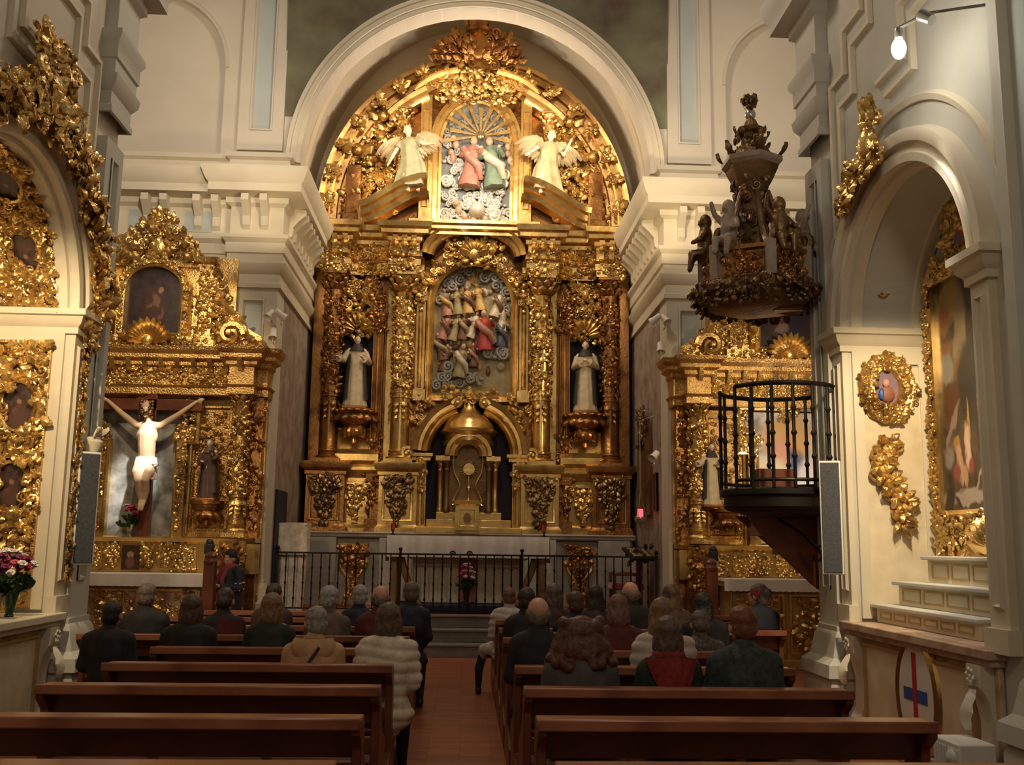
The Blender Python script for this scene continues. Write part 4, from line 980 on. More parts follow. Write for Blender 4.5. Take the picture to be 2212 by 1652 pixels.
# ================================================================ the two altarpieces of the transept
def side_retable(X0, sx, label):
    """sx = +1: its inner (visible) flank is towards +X (left transept); mirrored for the right transept"""
    Y0 = 15.85
    root = thing('side_retable', (X0, Y0, 0), label, 'altarpiece')
    q = lambda x: X0+sx*x
    def bx(mb, a, b, y0, y1, z0, z1): mb.box(min(q(a), q(b)), max(q(a), q(b)), y0, y1, z0, z1)
    m = MB(); m.box(X0-1.85, X0+1.85, 15.95, 16.15, 0.2, 4.7); m.box(X0-1.25, X0+1.25, 15.95, 16.15, 4.7, 6.3); m.build('back_panel', GOLD, root)
    m = MB(); m.box(X0-1.85, X0+1.85, 15.55, 16.0, 1.25, 1.72); m.sweep([(0,1.70),(.04,1.72),(.06,1.78),(0,1.8)], [(X0-1.85,15.55),(X0+1.85,15.55)]); m.box(X0-1.85, X0+1.85, 15.55, 16, 1.7, 1.79)
    p = m.build('predella', GOLDF, root, .5)
    for k in range(5):
        c = X0-1.4+0.7*k
        if k == 2 and sx > 0: continue
        m = MB(); m.frame_run([(c-.28,1.3),(c+.28,1.3),(c+.28,1.66),(c-.28,1.66)], [(0,0),(0,-.03),(.03,-.03),(.04,0)], 15.55); m.scatter(rect_pts(c-.29, c+.29, 1.30, 1.67, 15.54), 80, .09); m.build('carved_panel', GOLD, p, .6)
    for k in (-1, 1):
        c = X0+k*.26; m = MB(); m.scatter(rect_pts(c-.08, c+.08, 1.30, 1.67, 15.54), 26, .09); m.build('carved_panel', GOLD, p, .6)
    # columns
    for k in (-1, 1):
        carved_column(root, X0+k*1.52, 15.62, 1.8, 4.05, .12, GOLD, GOLD, .22, 90, 'column', .15)
        c = X0+k*1.52
        m = MB(); m.box(c-.2, c+.2, 15.5, 15.7, .2, 1.8); m.scatter(rect_pts(c-.15, c+.15, .4, 1.7, 15.49), 44, .17); m.build('column_pedestal', GOLDD, root, .6)
        c = X0+k*1.74; m = MB(); m.box(c-.09, c+.09, 15.75, 16.0, .2, 4.0); m.scatter(rect_pts(c-.08, c+.08, 1.9, 3.95, 15.74), 34, .15); m.build('edge_pilaster', GOLDD, root, .6)
        c = X0+k*.62; m = MB(); m.box(c-.06, c+.06, 15.72, 16.0, 1.8, 3.3); m.scatter(rect_pts(c-.05, c+.05, 1.9, 3.25, 15.71), 36, .09)
        m.tube([(c+k*.11, 15.78, 1.85), (c+k*.11, 15.78, 3.25)], .025, 8); m.build('inner_pilaster', GOLD, root, .6)
        m = MB(); bxs = sorted((X0+k*.70, X0+k*1.38)); m.box(bxs[0], bxs[1], 15.85, 15.95, 1.8, 3.95); m.frame_run([(bxs[0]+.05,1.9),(bxs[1]-.05,1.9),(bxs[1]-.05,3.85),(bxs[0]+.05,3.85)], [(0,0),(0,-.03),(.03,-.04),(.05,0)], 15.85)
        m.scatter(rect_pts(bxs[0]+.12, bxs[1]-.12, 1.95, 3.8, 15.84), 90, .11); m.build('bay_panel', GOLDP, root, .5)
        c = X0+k*1.06; m = MB()
        m.lathe([(.02,1.98),(.06,2.04),(.05,2.09),(.13,2.15),(.20,2.2),(.22,2.24),(.22,2.28),(.26,2.30),(.26,2.35)], 16, T=Matrix.Translation((c, 15.68, 0)))
        for i in range(7): a = PI+PI*i/6; v = V((cos(a), sin(a), 0)); m.leaf(V((c, 15.68, 2.2))+v*.17, (v.x*.2, v.y*.2, -1), v, .16, .12, .7)
        m.build('corbel', GOLDD, root)
    # crossetted frame of the middle bay
    fr = [(X0-.5,1.8),(X0+.5,1.8),(X0+.5,3.3),(X0+.78,3.3),(X0+.78,3.95),(X0-.78,3.95),(X0-.78,3.3),(X0-.5,3.3)]
    m = MB(); m.frame_run(fr, [(0,.1),(0,-.06),(-.03,-.09),(-.07,-.07),(-.09,.1)], 15.8); m.build('bay_frame', GOLD, root, .5)
    m = MB(); m.scatter(lambda: ((X0+rnd.uniform(-.15,.15), 15.74, rnd.uniform(3.85,4.02)), (0,-1,0), None), 16, .14); m.build('bay_carving', GOLD, root)
    for k in (-1, 1):
        m = MB(); m.scatter(lambda: ((X0+k*rnd.uniform(.5,.8), 15.74, rnd.uniform(3.3,3.5)), (0,-1,0), None), 18, .14)
        m.scatter(lambda: ((X0+k*rnd.uniform(.62,.8), 15.74, rnd.uniform(3.3,3.95)), (0,-1,0), None), 22, .12); m.build('bay_carving', GOLD, root)
    # entablature
    path = [(X0-1.86,16.1),(X0-1.86,15.74),(X0-1.7,15.74),(X0-1.7,15.46),(X0-1.34,15.46),(X0-1.34,15.66),(X0+1.34,15.66),(X0+1.34,15.46),(X0+1.7,15.46),(X0+1.7,15.74),(X0+1.86,15.74),(X0+1.86,16.1)]
    m = MB(); m.sweep([(0,3.98),(.03,4.0),(.03,4.1),(.07,4.14),(.01,4.16),(.01,4.42),(.06,4.46),(.06,4.52),(.14,4.56),(.14,4.62),(.2,4.68),(.22,4.74),(0,4.75)], path)
    m.add([(a, b, 4.745) for a, b in path], [list(range(len(path)))]); p = m.build('entablature', GOLDP, root, .35)
    m = MB(); m.scatter(rect_pts(X0-1.25, X0+1.25, 4.14, 4.44, 15.64), 240, .11); m.build('frieze_carving', GOLD, p)
    for i in range(13):
        c = X0-1.5+.25*i; m = MB(); m.prism([(0,4.36),(.06,4.4),(.1,4.5),(.12,4.56),(0,4.56)], -.035, .035, Matrix.Translation((c, 15.6 if abs(c-X0) < 1.3 else 15.44, 0)) @ Matrix.Rotation(-PI/2, 4, 'Z')); m.build('modillion', GOLD, p, .5)
    # attic with arched picture
    m = MB(); m.box(X0-.98, X0+.98, 15.75, 15.98, 4.75, 4.95); m.frame_run(arch_outline(X0-sx*.02, .44, 5.0, 5.68, .4, 18), [(0,.15),(0,-.05),(-.03,-.07),(-.06,-.05),(-.1,-.08),(-.14,.15)], 15.78); m.scatter(lambda: ((X0+rnd.uniform(-.9,.9), 15.74, rnd.uniform(4.78,4.93)), (0,-1,0), None), 50, .1)
    m.scatter(lambda: (lambda a: ((X0-sx*.02+.52*cos(a), 15.72, 5.68+.5*sin(a)), (0,-1,0), None))(PI*rnd.random()), 50, .12); m.scatter(lambda: ((X0+rnd.choice((-1,1))*.52, 15.72, rnd.uniform(5,5.7)), (0,-1,0), None), 40, .1); p = m.build('picture_frame', GOLD, root, .5)
    for k in (-1, 1):
        c = X0+k*.78; m = MB(); m.box(c-.13, c+.13, 15.78, 16.0, 4.95, 6.2); m.frame_run([(c-.08,5.05),(c+.08,5.05),(c+.08,6.0),(c-.08,6.0)], [(0,0),(0,-.02),(.02,0)], 15.78)
        m.scatter(rect_pts(c-.12, c+.12, 4.98, 6.1, 15.77), 70, .1); m.sweep([(0,6.15),(.04,6.18),(.06,6.26),(0,6.27)], [(c-.14,16),(c-.14,15.77),(c+.14,15.77),(c+.14,16)]); m.build('attic_pilaster', GOLD, root, .5)
        m = MB()                                                       # scrolled flank falling to the cornice
        def fl():
            t = rnd.random(); z = 4.8+1.25*t; w_ = .85*(1-t)**1.6
            return ((X0+k*(.92+w_*rnd.random()), 15.85-.06*rnd.random(), z), (rnd.uniform(-.3,.3), -1, .2), None)
        m.scatter(fl, 90, .2); m.prism([(X0+k*.9,4.75),(X0+k*1.75,4.75),(X0+k*1.7,5.0),(X0+k*1.35,5.2),(X0+k*1.1,5.55),(X0+k*1.02,6.1),(X0+k*.9,6.2)][::k], 15.88, 16.0)
        m.curl((X0+k*1.45, 15.8, 5.0), (0, 0, 1), (0,-1,0), .2, .07, 1.4, -k); m.build('scroll_flank', GOLD, root)
    m = MB()
    def cr():
        t = rnd.random(); return ((X0+rnd.uniform(-1,1)*.85*(1-t)**.8, 15.82-.06*rnd.random(), 6.15+.85*t), (rnd.uniform(-.3,.3), -1, .2), (rnd.uniform(-.6,.6), 0, 1))
    m.scatter(cr, 120, .2); m.prism([(X0-.85,6.12),(X0+.85,6.12),(X0+.6,6.4),(X0+.25,6.6),(X0,6.95),(X0-.25,6.6),(X0-.6,6.4)], 15.86, 15.98)
    m.ball((X0, 15.78, 6.42), (.13,.07,.17), 12, 8); m.build('crest', GOLD, root)
    m = MB()                                                          # shell over the cornice
    for i in range(11): a = PI*(i+.5)/11; m.leaf((X0-sx*.0+.08*cos(a), 15.6, 4.82+.06*sin(a)), (cos(a), -.1, sin(a)), (0,-1,.1), .36, .13, .4)
    m.ball((X0, 15.55, 4.84), (.09,.05,.1), 10, 8); m.scatter(lambda: ((X0+rnd.uniform(-.6,.6), 15.62, rnd.uniform(4.74,4.9)), (0,-1,.2), None), 30, .13); m.build('shell', GOLD, root)
    return root
XLr, XRr = -5.03, 5.2
LR = side_retable(XLr, 1, 'gilded carved retable in left transept around the large crucifix')
RR = side_retable(XRr, -1, 'gilded carved retable in right transept behind the iron pulpit')
dk = (0.035, 0.022, 0.025)
canvas('picture', arch_outline(XLr-.02, .44, 5.0, 5.68, .4, 18), 15.83, paint_mat('night_picture', dk, [(.5,.42,.22,.3,.2,(.055,.025,.02)),(.54,.5,.06,.10,.3,(.15,.08,.05)),(.60,.66,.04,.045,0,(.26,.14,.09)),(.42,.42,.08,.035,.6,(.14,.07,.05)),(.64,.3,.035,.10,-.5,(.15,.06,.05)),(.5,.1,.10,.04,0,(.24,.035,.02))], .35, .10), LR)
canvas('picture', arch_outline(XRr+.02, .44, 5.0, 5.68, .4, 18), 15.83, paint_mat('saint_picture', dk, [(.4,.5,.16,.28,-.2,(.09,.03,.025)),(.36,.62,.055,.12,.3,(.32,.17,.13)),(.3,.5,.08,.045,.4,(.22,.11,.08)),(.45,.3,.14,.08,.2,(.18,.14,.12)),(.7,.5,.2,.3,0,(.025,.018,.04))], .35, .10), RR)
m = MB(); m.box(XLr-.8, XLr+.8, 15.86, 15.94, 1.8, 3.95); m.build('silvered_back', SLATE, LR)
rp = paint_mat('altar_picture', (.50,.46,.42), [(.5,.8,.3,.18,0,(.56,.34,.14)),(.5,.72,.13,.12,.2,(.62,.28,.10)),(.55,.6,.12,.12,-.3,(.07,.10,.2)),(.45,.66,.08,.16,.2,(.6,.3,.2)),(.3,.45,.25,.2,.4,(.66,.55,.36)),(.75,.4,.2,.25,.2,(.6,.52,.5)),(.5,.25,.5,.16,0,(.8,.72,.6)),(.7,.12,.2,.12,0,(.62,.30,.22)),(.2,.15,.2,.1,0,(.75,.6,.45))])
canvas('altar_picture', [(XRr-.78,1.82),(XRr+.78,1.82),(XRr+.78,3.93),(XRr-.78,3.93)], 15.86, rp, RR)
canvas('predella_picture', [(XLr-.13,1.3),(XLr+.13,1.3),(XLr+.13,1.66),(XLr-.13,1.66)], 15.53, paint_mat('small_picture', (.06,.03,.02), [(.5,.6,.2,.15,0,(.4,.25,.16)),(.5,.3,.25,.25,0,(.2,.08,.05))]), LR)
friar('saint_statue', XLr+1.06, 15.62, 2.38, .92, DKHABIT, DKHABIT, 'dark brown carved saint on a bracket to the right of the crucifix', -.1, 'book', hairm=simple('grey_carved_hair', (.4,.36,.3), .6))
friar('saint_statue', XRr-1.34, 15.5, 2.40, .98, IVORY, DKCAPE, 'cream robed carved saint with dark halo in right transept, left of the pulpit railing', .1, 'out')
friar('saint_statue', XLr-1.06, 15.62, 2.38, .92, DKHABIT, DKHABIT, 'dark carved saint on the bracket to the left of the crucifix', .1, 'book')

# crucifix
CR = thing('crucifix', (XLr+.12, 15.66, 1.85), 'life size white bodied crucifix on dark wooden cross in left transept retable', 'crucifix')
xk = XLr+.12
m = MB(); m.box(xk-.08, xk+.08, 15.64, 15.74, 1.8, 4.02); m.box(xk-.86, xk+.78, 15.64, 15.74, 3.74, 3.92); m.build('cross', WOOD, CR, bevel=.008)
P = head_parts((xk-.03, 15.42, 3.70), .25, .55, .95, True)+[('c', [(xk,15.5,3.45),(xk-.01,15.47,3.58),(xk-.02,15.44,3.64)], [.06,.05,.05]),
  ('c', [(xk,15.53,2.92),(xk,15.5,3.1),(xk,15.48,3.28),(xk,15.5,3.40)], [.125,.135,.14,.12]), ('c', [(xk-.17,15.52,3.43),(xk,15.5,3.40),(xk+.17,15.52,3.43)], [.06,.1,.06]), ('e', (xk,15.49,3.26), (.165,.10,.17)), ('e', (xk,15.53,2.88), (.135,.11,.13)), ('e', (xk,15.51,3.06), (.135,.10,.14))]
for k in (-1, 1):
    P.append(('c', [(xk+k*.18,15.52,3.43),(xk+k*.44,15.56,3.62),(xk+k*.68,15.60,3.82)], [.056,.044,.028])); P += hand_parts((xk+k*.68,15.6,3.82), (k*.8,0,.35), (0,1,0), .9, .5, k)
    P.append(('c', [(xk+k*.075,15.53,2.86),(xk+k*.085,15.42,2.70),(xk+k*.055,15.38,2.58),(xk+k*.045,15.47,2.42),(xk+k*.025,15.5,2.28)], [.095,.085,.062,.058,.036]))
    P.append(('c', [(xk+k*.025,15.5,2.28),(xk+k*.02,15.43,2.19),(xk+k*.02,15.42,2.14)], [.036,.032,.026]))
# raise the whole figure so that hands lie on the beam and feet at a quarter of the post
mobj('body', blob(P, .013), simple('ivory_flesh', (.66,.47,.30), .5, 0, .05, 8), CR, Matrix.Translation((0,.04,.06)))
m = MB(); folds(m, (xk,15.56,2.66), [(0,.175,.15),(.1,.18,.15),(.25,.175,.14),(.34,.155,.125)], 7, .06); m.curl((xk+.2,15.5,2.9), (0,0,-1), (0,-1,0), .05, .03); m.build('loincloth', simple('white_cloth', (.85,.8,.7), .7), CR, 1.2)
m = MB()
for i in range(46): a = i*2.4; m.ball((xk-.03+.085*cos(a), 15.49+.085*sin(a)*.9+.0, 3.80+.06*sin(i*1.3)-.14*(i%3)*.5), .033, 7, 5)
m.build('hair', BROWN, CR)
def altar(X0, wd, y0, y1, h, root_label, frontal, cloth_label, relief=True):
    root = thing('side_altar', (X0, (y0+y1)/2, 0), root_label, 'altar')
    m = MB(); m.box(X0-wd+.1, X0+wd-.1, y0+.08, y1, 0, h-.1); m.box(X0-wd+.04, X0+wd-.04, y0+.02, y1, 0, .14); p = m.build('altar_body', frontal, root, bevel=.01)
    m = MB(); m.box(X0-wd, X0+wd, y0, y1, h-.1, h-.02); m.build('altar_slab', OCHRE, root, bevel=.01)
    for k in (-1, 0, 1):
        c = X0+k*wd*.62; m = MB(); m.frame_run([(c-.38,.22),(c+.38,.22),(c+.38,h-.2),(c-.38,h-.2)], [(0,0),(0,-.03),(.03,-.03),(.05,0)], y0+.08); m.scatter(rect_pts(c-.3, c+.3, .3, h-.26, y0+.07), 50, .16); m.build('carved_panel', GOLD if relief else GOLDD, p, .6)
    cl = MB(); n = 60
    cl.box(X0-wd-.02, X0+wd+.02, y0-.03, y1-.05, h-.02, h+.012)
    vs = []
    for i in range(n+1):
        t = i/n; x = X0-wd-.02+(2*wd+.04)*t; yv = y0-.035-.012*abs(sin(t*40))
        vs += [(x, yv, h+.01), (x, yv-.004, h-.06), (x, yv-.012*abs(sin(t*30)), h-.15-.012*abs(sin(t*95)))]
    cl.add(vs, [(3*i+j, 3*i+3+j, 3*i+4+j, 3*i+1+j) for i in range(n) for j in range(2)])
    o = cl.build('altar_cloth', CLOTH, None, .6); tag(o, cloth_label, 'altar cloth')
altar(XLr, 1.35, 14.75, 15.5, 1.25, 'painted and gilded altar table below the crucifix in left transept', PINKM, 'white linen cloth along the altar below the crucifix')
altar(XRr, 1.35, 14.75, 15.5, 1.28, 'gilded altar table in right transept behind the pulpit stair', OCHRE, 'white lace edged cloth on the altar in right transept')

# ================================================================ side chapels in the nave walls
def chapel_altar(T, sg, label, emblem):
    c = sg*ACY; root_loc = T @ V((c, 0, 0))
    root = thing('chapel_altar', root_loc, label, 'altar')
    x0, x1 = c-1.32, c+1.32
    m = MB(T); m.box(x0-.06, x1+.06, -.16, -.005, 1.0, 1.07); m.box(x0-.03, x1+.03, -.12, -.005, .95, 1.0); m.box(c-1.24, c+1.24, -.006, ADP-.03, .95, 1.07); m.build('altar_slab', PINKM if emblem else CREAM, root, bevel=.01)
    m = MB(T); m.box(x0, x1, -.05, -.005, .0, .95); m.box(c-1.24, c+1.24, -.006, ADP-.03, 0, .95); m.box(x0-.04, x1+.04, -.10, -.005, 0, .14); p = m.build('frontal', PINKM, root, bevel=.01)
    m = MB(T); m.box(x0+.34, x1-.34, -.065, -.05, .2, .88); m.build('frontal_panel', MARBLE, p)
    m = MB(T); m.frame_run([(x0+.32,.18),(x1-.32,.18),(x1-.32,.9),(x0+.32,.9)], [(0,-.05),(0,-.085),(.02,-.09),(.04,-.065)], 0); m.build('gilded_fillet', OCHRE, p, .5)
    for k in (-1, 1):
        xx = c+k*1.16; m = MB(T)
        pr = [(-.05,.1),(-.11,.12),(-.12,.2),(-.07,.3),(-.06,.55),(-.10,.72),(-.15,.8),(-.15,.95),(-.05,.95)]
        m.add([(xx+s*.1, y, z) for s in (-1, 1) for y, z in pr], [(i, i+1, 9+i+1, 9+i) for i in range(8)]+[list(range(9)), list(range(17, 8, -1))])
        m.rosette((xx, -.16, .87), (0,-1,0), .07, 6); m.leaf((xx, -.14, .78), (0,0,-1), (0,-1,0), .3, .14, .3); m.build('console', CREAM, root, .5)
    if emblem:
        m = MB(T); m.prism(oval(c+.08, .57, .31, .42), -.09, -.05); e = m.build('oval_plaque', WHITE, root)
        ov = oval(c+.08, .57, .33, .44, 40)
        m = MB(T); m.frame_run(ov, [(0.02,-.06),(.02,-.09),(-.02,-.105),(-.06,-.09),(-.08,-.06)], 0); m.build('gilded_ring', GOLDF, e, .6)
        m = MB(T); m.box(c-.21+.08, c+.21+.08, -.096, -.09, .53, .63); m.build('blue_cross_arm', BLUEP, e)
        m = MB(T); m.box(c-.03+.08, c+.03+.08, -.10, -.09, .24, .92); m.build('red_cross_arm', RED, e)
    return root
chapel_altar(TR, -1, 'marbled altar in right side chapel with red and blue cross on an oval', True)
chapel_altar(TL, 1, 'marbled altar in left side chapel carrying the flower vases', False)
# stepped shelves on the right altar
for i, (xf, z0, z1, ya, yb, n) in enumerate(((3.95,1.07,1.24,7.62,9.55,6), (4.09,1.24,1.46,7.52,9.36,4), (4.24,1.46,1.70,7.48,9.06,4))):
    lab = ('lowest and longest stepped altar shelf in right chapel with six small panels', 'middle stepped altar shelf in right chapel with four panels', 'topmost and shortest stepped altar shelf in right chapel, under the picture')[i]
    rt_ = thing('altar_shelf', (xf, (ya+yb)/2, z0), lab, 'altar shelf', 'stepped shelves on the right altar')
    m = MB(); m.box(xf, 4.58, ya, yb, z0, z1-.03); m.build('riser', CREAM, rt_, bevel=.006)
    m = MB(); m.box(xf-.05, 4.58, ya-.04, min(yb+.04, 9.6), z1-.035, z1); m.build('ledge', GREYW, rt_, bevel=.008)
    for k in range(n):
        a = -yb+.06+(yb-ya-.12)*k/n+.03; b = -yb+.06+(yb-ya-.12)*(k+1)/n-.03
        m = MB(Matrix.Translation((xf, 0, 0)) @ Matrix.Rotation(-PI/2, 4, 'Z')); zz0, zz1 = z0+.035, z1-.065
        m.frame_run([(a,zz0),(b,zz0),(b,zz1),(a,zz1)], [(0,0),(0,-.008),(.014,-.008),(.018,0)], 0); m.build('panel', OCHRE, rt_, .5)

def applique(mb, cx, z0, z1, w, y, n=(0,-1,0), cnt=60, size=.2):
    """gilded rocaille spray: twisting stem with scrolls and leaves"""
    pts = [(cx+w*.25*sin(2*PI*1.1*i/20), y-.02, z0+(z1-z0)*i/20) for i in range(21)]
    mb.tube(pts, [.012+.03*sin(PI*i/20) for i in range(21)], 7)
    for i in range(2, 20, 2):
        k = 1 if (i//2) % 2 else -1
        mb.curl(pts[i], (k*.6, 0, 1), n, w*.17, w*.05, 1.1, k)
        for q in ((-k, .7), (k, .9), (-k*.6, -.8), (k*.4, -1), (k*.8, .1)): mb.leaf(pts[i], (q[0], 0, q[1]+rnd.uniform(-.3,.3)), n, w*rnd.uniform(.3,.5), w*.17, .8)
# ---- right chapel: picture in a gilded frame on the back wall of the alcove
PX = XR+ADP-.02
PT = Matrix.Translation((PX, 0, 0)) @ Matrix.Rotation(-PI/2, 4, 'Z')          # local x = -Y
PIC = thing('altar_painting', (PX, 8.6, 1.7), 'tall dark painting with child angel in gilded frame, right side chapel', 'painting')
a, b = -9.32, -7.9
pic = paint_mat('chapel_painting', (.075,.055,.038), [(.20,.90,.17,.10,.3,(.33,.22,.07)),(.12,.83,.09,.07,.2,(.30,.13,.05)),(.34,.82,.08,.12,-.2,(.28,.22,.12)),(.32,.70,.10,.08,.4,(.24,.18,.10)),(.12,.69,.10,.05,.3,(.22,.10,.06)),(.13,.61,.11,.07,0,(.22,.22,.19)),(.28,.60,.06,.05,.4,(.26,.14,.08)),
  (.45,.52,.22,.20,0,(.03,.032,.03)),(.17,.45,.12,.09,.5,(.10,.045,.025)),(.16,.36,.15,.022,.7,(.26,.19,.13)),(.21,.285,.042,.042,0,(.36,.20,.05)),(.23,.225,.04,.055,.1,(.52,.30,.18)),(.35,.26,.035,.10,-.06,(.60,.38,.24)),(.35,.24,.018,.06,-.06,(.62,.46,.36)),(.26,.15,.03,.06,-.1,(.50,.29,.18)),(.31,.135,.025,.05,.15,(.48,.27,.17)),(.19,.165,.045,.04,.3,(.24,.05,.05)),(.38,.19,.03,.035,-.3,(.28,.06,.05)),
  (.10,.235,.07,.05,.5,(.24,.22,.19)),(.38,.36,.012,.10,.05,(.40,.24,.05)),(.52,.36,.02,.13,0,(.36,.20,.04)),(.30,.05,.34,.032,0,(.36,.31,.25)),(.08,.04,.08,.05,.5,(.03,.03,.035)),(.20,.03,.06,.02,-.4,(.05,.04,.045)),(.48,.13,.13,.012,.8,(.34,.30,.26))], .35, .045, 11)
canvas('canvas', [(a,2.12),(b,2.12),(b,4.3),(a,4.3)], -.02, pic, PIC, PT)
m = MB(PT); m.frame_run([(a,2.12),(b,2.12),(b,4.3),(a,4.3)], [(0,0),(0,-.06),(-.04,-.09),(-.08,-.07),(-.1,0)], -.0); fr_ = m.build('frame', GOLDF, PIC, .5)
m = MB(PT); m.scatter(lambda: ((a-.05+rnd.uniform(-.03,.03), -.08, rnd.uniform(1.75,4.4)), (0,-1,0), None), 120, .10); m.build('frame_carving', GOLD, fr_); m = MB(PT); m.scatter(lambda: ((b+.05+rnd.uniform(-.03,.03), -.08, rnd.uniform(2.1,4.4)), (0,-1,0), None), 90, .10)
m.scatter(lambda: ((rnd.uniform(a,b), -.08, 4.36+rnd.uniform(-.03,.03)), (0,-1,0), None), 60, .11); m.build('frame_carving', GOLD, fr_)
m = MB(PT); m.box(a-.1, b+.1, -.06, 0, 1.70, 2.06); m.scatter(rect_pts(a-.05, b+.05, 1.74, 2.04, -.07), 80, .15)
for i in range(9): q = PI*(i+.5)/9; m.leaf(((a+b)/2+.3+.06*cos(q), -.09, 1.78), (cos(q), 0, sin(q)), (0,-1,0), .3, .13, .4)
m.build('shell_base', GOLD, PIC)
m = MB(PT); m.scatter(lambda: (((a+b)/2+rnd.uniform(-.62,.62), -.06, rnd.uniform(4.4,4.55)), (0,-1,0), None), 50, .15)
m.scatter(lambda: (((a+b)/2+rnd.uniform(-.3,.3), -.06, rnd.uniform(4.55,5.0)), (0,-1,0), None), 50, .16); m.build('frame_crest', GOLD, PIC)
canvas('crest_picture', oval((a+b)/2+.05, 4.68, .17, .17), -.10, paint_mat('crest_painting', (.30,.08,.06), [(.3,.4,.3,.35,0,(.14,.14,.24)),(.6,.55,.3,.35,0,(.46,.07,.05))]), PIC, PT)
# far reveal of the right alcove (a plane that faces the nave's rear)
RVY = ACY+AHW-.012
MED = thing('medallion', (4.16, RVY, 3.33), 'octagonal gilded medallion with small purple figure on reveal of right chapel', 'medallion')
def octo(r, k=8, c=(4.16, 3.33), s=1.2): return [(c[0]+r*cos(PI/8+2*PI*i/k), c[1]+s*r*sin(PI/8+2*PI*i/k)) for i in range(k)]
m = MB(); m.frame_run(octo(.30, 12), [(0,0),(0,-.05),(.03,-.08),(.09,-.06),(.15,-.08),(.18,-.02),(.18,0)], RVY); m.build('frame', GOLD, MED, .5)
m = MB(); m.scatter(lambda: (lambda q: (lambda r: ((4.16+r*cos(q), RVY-.07, 3.33+1.2*r*sin(q)), (0,-1,0), None))(rnd.uniform(.16,.28)))(rnd.uniform(0, 2*PI)), 120, .09); m.build('frame_carving', GOLD, MED)
m = MB(); m.prism(octo(.15, 12), RVY-.03, RVY); m.mi = 1; m.ball((4.15, RVY-.05, 3.38), (.035,.03,.045), 10, 8); m.mi = 2; m.ball((4.16, RVY-.04, 3.27), (.08,.04,.08), 10, 8); m.mi = 3; m.ball((4.1, RVY-.05, 3.27), (.03,.03,.06), 8, 6)
m.build('relief_bust', [simple('violet_ground', (.22,.15,.20), .6), SKIN, simple('rust_robe', (.32,.13,.07), .6), BLUEP], MED)
m = MB(); m.T = None; applique(m, 4.17, 1.93, 2.88, .46, RVY-.01); o = m.build('rocaille_ornament', GOLD); tag(o, 'tall gilded rocaille spray below the octagonal medallion in right chapel', 'ornament')
m = MB(); m.rosette((4.21, RVY-.02, 4.40), (0,-1,0), .14, 8); m.curl((4.21, RVY-.03, 4.5), (0,0,1), (0,-1,0), .06, .02); m.curl((4.21, RVY-.03, 4.3), (0,0,-1), (0,-1,0), .06, .02); o = m.build('gilded_rosette', GOLD); tag(o, 'small gilded rosette above the octagonal medallion in right chapel', 'ornament')
m = MB(); m.box(3.92, 4.50, RVY-.008, RVY, 1.12, 3.55); o = tag(m.build('trim_13', MARBLE), kind='structure')
m = MB(); m.box(-4.55, -3.97, RVY-.008, RVY, 1.12, 3.55); o = tag(m.build('trim_14', MARBLE), kind='structure')
m = MB(TR)
m.rosette((-8.1, .4, AZS+ARH-.02), (0,0,-1), .10, 6); o = m.build('painted_flower', RED); tag(o, 'faded red flower motif under the vault of right chapel', 'ornament')
# gilded crest on the archivolt of the right chapel
m = MB(TR)
m.scatter(lambda: (lambda q: ((-ACY+(AHW+.2)*cos(q)+rnd.uniform(-.08,.08), -.13-rnd.random()*.06, AZS+(ARH+.2)*sin(q)+rnd.uniform(-.1,.1)), (rnd.uniform(-.2,.2),-1,.1), None))(PI*rnd.uniform(.50,.70)), 60, .20)
m.scatter(lambda: ((-ACY-.12+rnd.uniform(-.12,.12), -.15, rnd.uniform(5.15,5.75)), (0,-1,.1), (rnd.uniform(-.4,.4),0,1)), 34, .2)
m.ball((-ACY-.12, -.2, 5.4), (.1,.08,.15), 12, 8); o = m.build('gilded_crest', GOLD); tag(o, 'gilded carved crest on top of right chapel archivolt', 'ornament')

# ---- left chapel: gilded carved panels on the far reveal and soffit, cresting over the arch
LP = thing('chapel_panelling', (-4.26, RVY, 1.15), 'gilded scrollwork panel with two dark oval pictures on reveal of left chapel', 'panel')
m = MB(); m.box(-4.62, -3.98, RVY-.03, RVY, 1.12, 3.62); m.frame_run([(-4.62,1.12),(-3.98,1.12),(-3.98,3.62),(-4.62,3.62)], [(0,-.03),(0,-.06),(.03,-.07),(.05,-.03)], RVY); m.build('ground', GOLDP, LP, .5)
m = MB()
def lpan():
    while True:
        x, z = rnd.uniform(-4.58,-4.02), rnd.uniform(1.16,3.58)
        if all(((x+4.24)/.17)**2+((z-q)/.25)**2 > 1 for q in (2.98, 2.22)): return ((x, RVY-.05-.03*rnd.random(), z), (rnd.uniform(-.3,.3),-1,rnd.uniform(-.2,.3)), None)
m.scatter(lpan, 330, .17); m.build('scrollwork', GOLD, LP)
OVP = paint_mat('oval_portrait', (.05,.025,.022), [(.5,.28,.3,.25,0,(.08,.035,.025)),(.52,.60,.075,.065,0,(.24,.12,.07)),(.38,.42,.09,.06,.3,(.12,.05,.03))])
for z in (2.98, 2.22):
    p = canvas('oval_picture', oval(-4.24, z, .14, .215), RVY-.055, OVP, LP)
    m = MB(); m.frame_run(oval(-4.24, z, .145, .22), [(0,-.03),(0,-.08),(-.025,-.10),(-.05,-.03)], RVY); m.build('oval_frame', GOLDF, p, .6)
LV = thing('arch_lining', (-4.26, ACY, AZS), 'gilded scrollwork with oval pictures lining the arch of left chapel', 'panel')
cL = ACY
m = MB(TL)
def sof(u, v):
    q = PI*(.02+.96*u); return (cL+(AHW-.02)*cos(q), .14+.54*v, AZS+(ARH-.02)*sin(q))
m.grid(sof, 40, 3); m.build('ground', GOLDP, LV, 1.0)
m = MB(TL)
